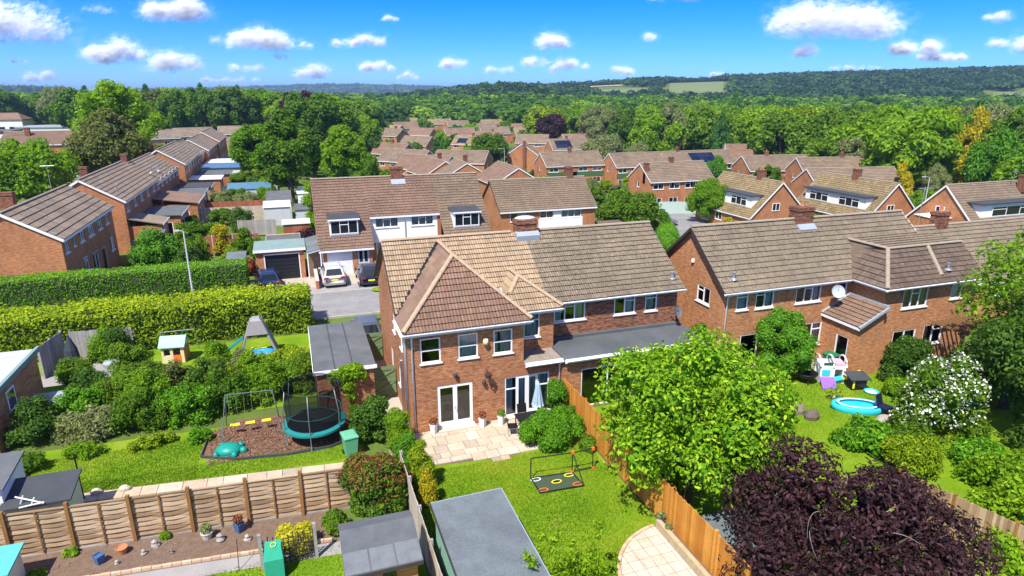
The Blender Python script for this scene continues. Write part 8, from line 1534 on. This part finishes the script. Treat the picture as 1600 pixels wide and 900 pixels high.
iv, jf = ico_np()
SD = np.array([math.sin(R(SUN_AZ)) * math.cos(R(SUN_EL)), math.cos(R(SUN_AZ)) * math.cos(R(SUN_EL)), math.sin(R(SUN_EL))])
def cloud(x, y, hw, hh, dens, k, dist=9000., label=None):
    """a heap of thousands of small thin veils: dense inside, wispy at the rim, self-shaded by the sun"""
    rng = np.random.default_rng(900 + k); s = dist / 1045.
    cxw, cyw = wpt(dist, (x - 800) * .00096); cz = CAM_H + (145 - y) * s; hw, hh = hw * 1.03, hh * 1.2; Wd, Hd = hw * s, hh * s
    nl = max(5, int(hw / 4.5)); us = np.sort(rng.uniform(-.8, .8, nl)); lobes = [(u, -.5 + .75 * rng.random() * (1 - u * u), rng.uniform(.34, .62) * (1.1 - .45 * u * u)) for u in us]
    n = int(np.clip(hw * hh * 2.2, 350, 5000) * (.35 + .65 * dens)); L = np.array([(u * Wd, v * Hd + r * Hd * .4, r) for u, v, r in lobes]); w_ = L[:, 2] ** 2; idx = rng.choice(nl, n, p=w_ / w_.sum())
    dv = unit(rng.normal(size=(n, 3))) * rng.random((n, 1)) ** .45; wisp = rng.random(n) < .42; dv[wisp] *= 1.75; rad = L[idx, 2]
    px = L[idx, 0] + dv[:, 0] * rad * Hd * 1.7; py = dv[:, 1] * rad * Hd * 1.8; pz = np.maximum(L[idx, 1] + dv[:, 2] * rad * Hd * 1.15, -.62 * Hd + rng.normal(size=n) * .06 * Hd)
    wob = np.sin(px / Hd * 7 + k) * np.cos(pz / Hd * 9 + k) ; keep = rng.random(n) > .25 * (wob < -.3); px, py, pz = px[keep], py[keep], pz[keep]; n = len(px); dr = np.linalg.norm(dv[keep], axis=1)
    P = np.stack([px, py, pz], 1); ca, sa = math.cos(R(-19)), math.sin(R(-19)); P = np.stack([P[:, 0] * ca - P[:, 1] * sa, P[:, 0] * sa + P[:, 1] * ca, P[:, 2]], 1)
    nr = unit(SD + rng.normal(size=(n, 3)) * .38); ax = unit(np.cross(nr, rng.normal(size=(n, 3)))); sd = np.cross(nr, ax); sz = (s * rng.uniform(2.2, 5.5, n) * (.75 + .55 * dr) * (.7 + .3 * min(1.4, hh / 14)))[:, None]
    V = np.stack([P + ax * sz * math.cos(a) + sd * sz * math.sin(a) for a in np.arange(6) * math.pi / 3], 1).reshape(-1, 3); lv = np.clip((.25 + .75 * dens) * (1.05 - dr * .72) * rng.uniform(.5, 1, n), 0, 1)
    tag(link('cloud', npmesh('cloud', V, np.arange(n * 6).reshape(-1, 6), lv, 'cloud'), None, None, (cxw, cyw, cz)), label, 'cloud', 'clouds in the sky')
names = {0: 'large white cloud cut by the left edge', 2: 'flat-based white cloud high at left, third of the top row', 3: 'puffy white cloud above the dark leafy tree', 5: 'wide cloud above the tall bright tree', 6: 'double-topped cloud right of the tall bright tree', 7: 'long thin cloud left of centre', 20: 'small neat cloud just right of centre', 24: 'cloud cut by the top edge near centre', 25: 'largest cloud, long white bank at upper right', 27: 'upper cloud of a pair at right', 28: 'lower cloud of a pair at right', 31: 'cloud cut by the right edge'}
ORDC = 'first second third fourth fifth sixth seventh eighth ninth tenth eleventh twelfth thirteenth fourteenth fifteenth sixteenth seventeenth eighteenth nineteenth twentieth twenty-first twenty-second twenty-third twenty-fourth twenty-fifth'.split()
rank = {k: i for i, k in enumerate(sorted((k for k in range(len(CL)) if k not in names), key=lambda k: CL[k][0]))}
for k, q in enumerate(CL): cloud(*q, k, 9000, names[k] if k in names else (f'{ORDC[rank[k]]} of the small faint low clouds, counted from the left'))
# ================================================================ THE AIR
def haze(density):
    x0, x1, y0, y1 = -11000, 16500, -5000, 11500; z0, z1 = -12, 92
    mb = MB(); mb.box((x0, y0, z0), (x1, y1, z1)); g = NG('haze_air'); v = g.n('ShaderNodeVolumePrincipled'); v.inputs['Color'].default_value = (.50, .74, 1, 1); v.inputs['Density'].default_value = density; v.inputs['Anisotropy'].default_value = .3
    g.l(v.outputs[0], g.out.inputs['Volume']); MATS['haze_air'] = g.m; o = mb.build('haze', 'haze_air', None, False, 'stuff'); o['label'] = 'thin pale haze over the far hills'
haze(0.00017)
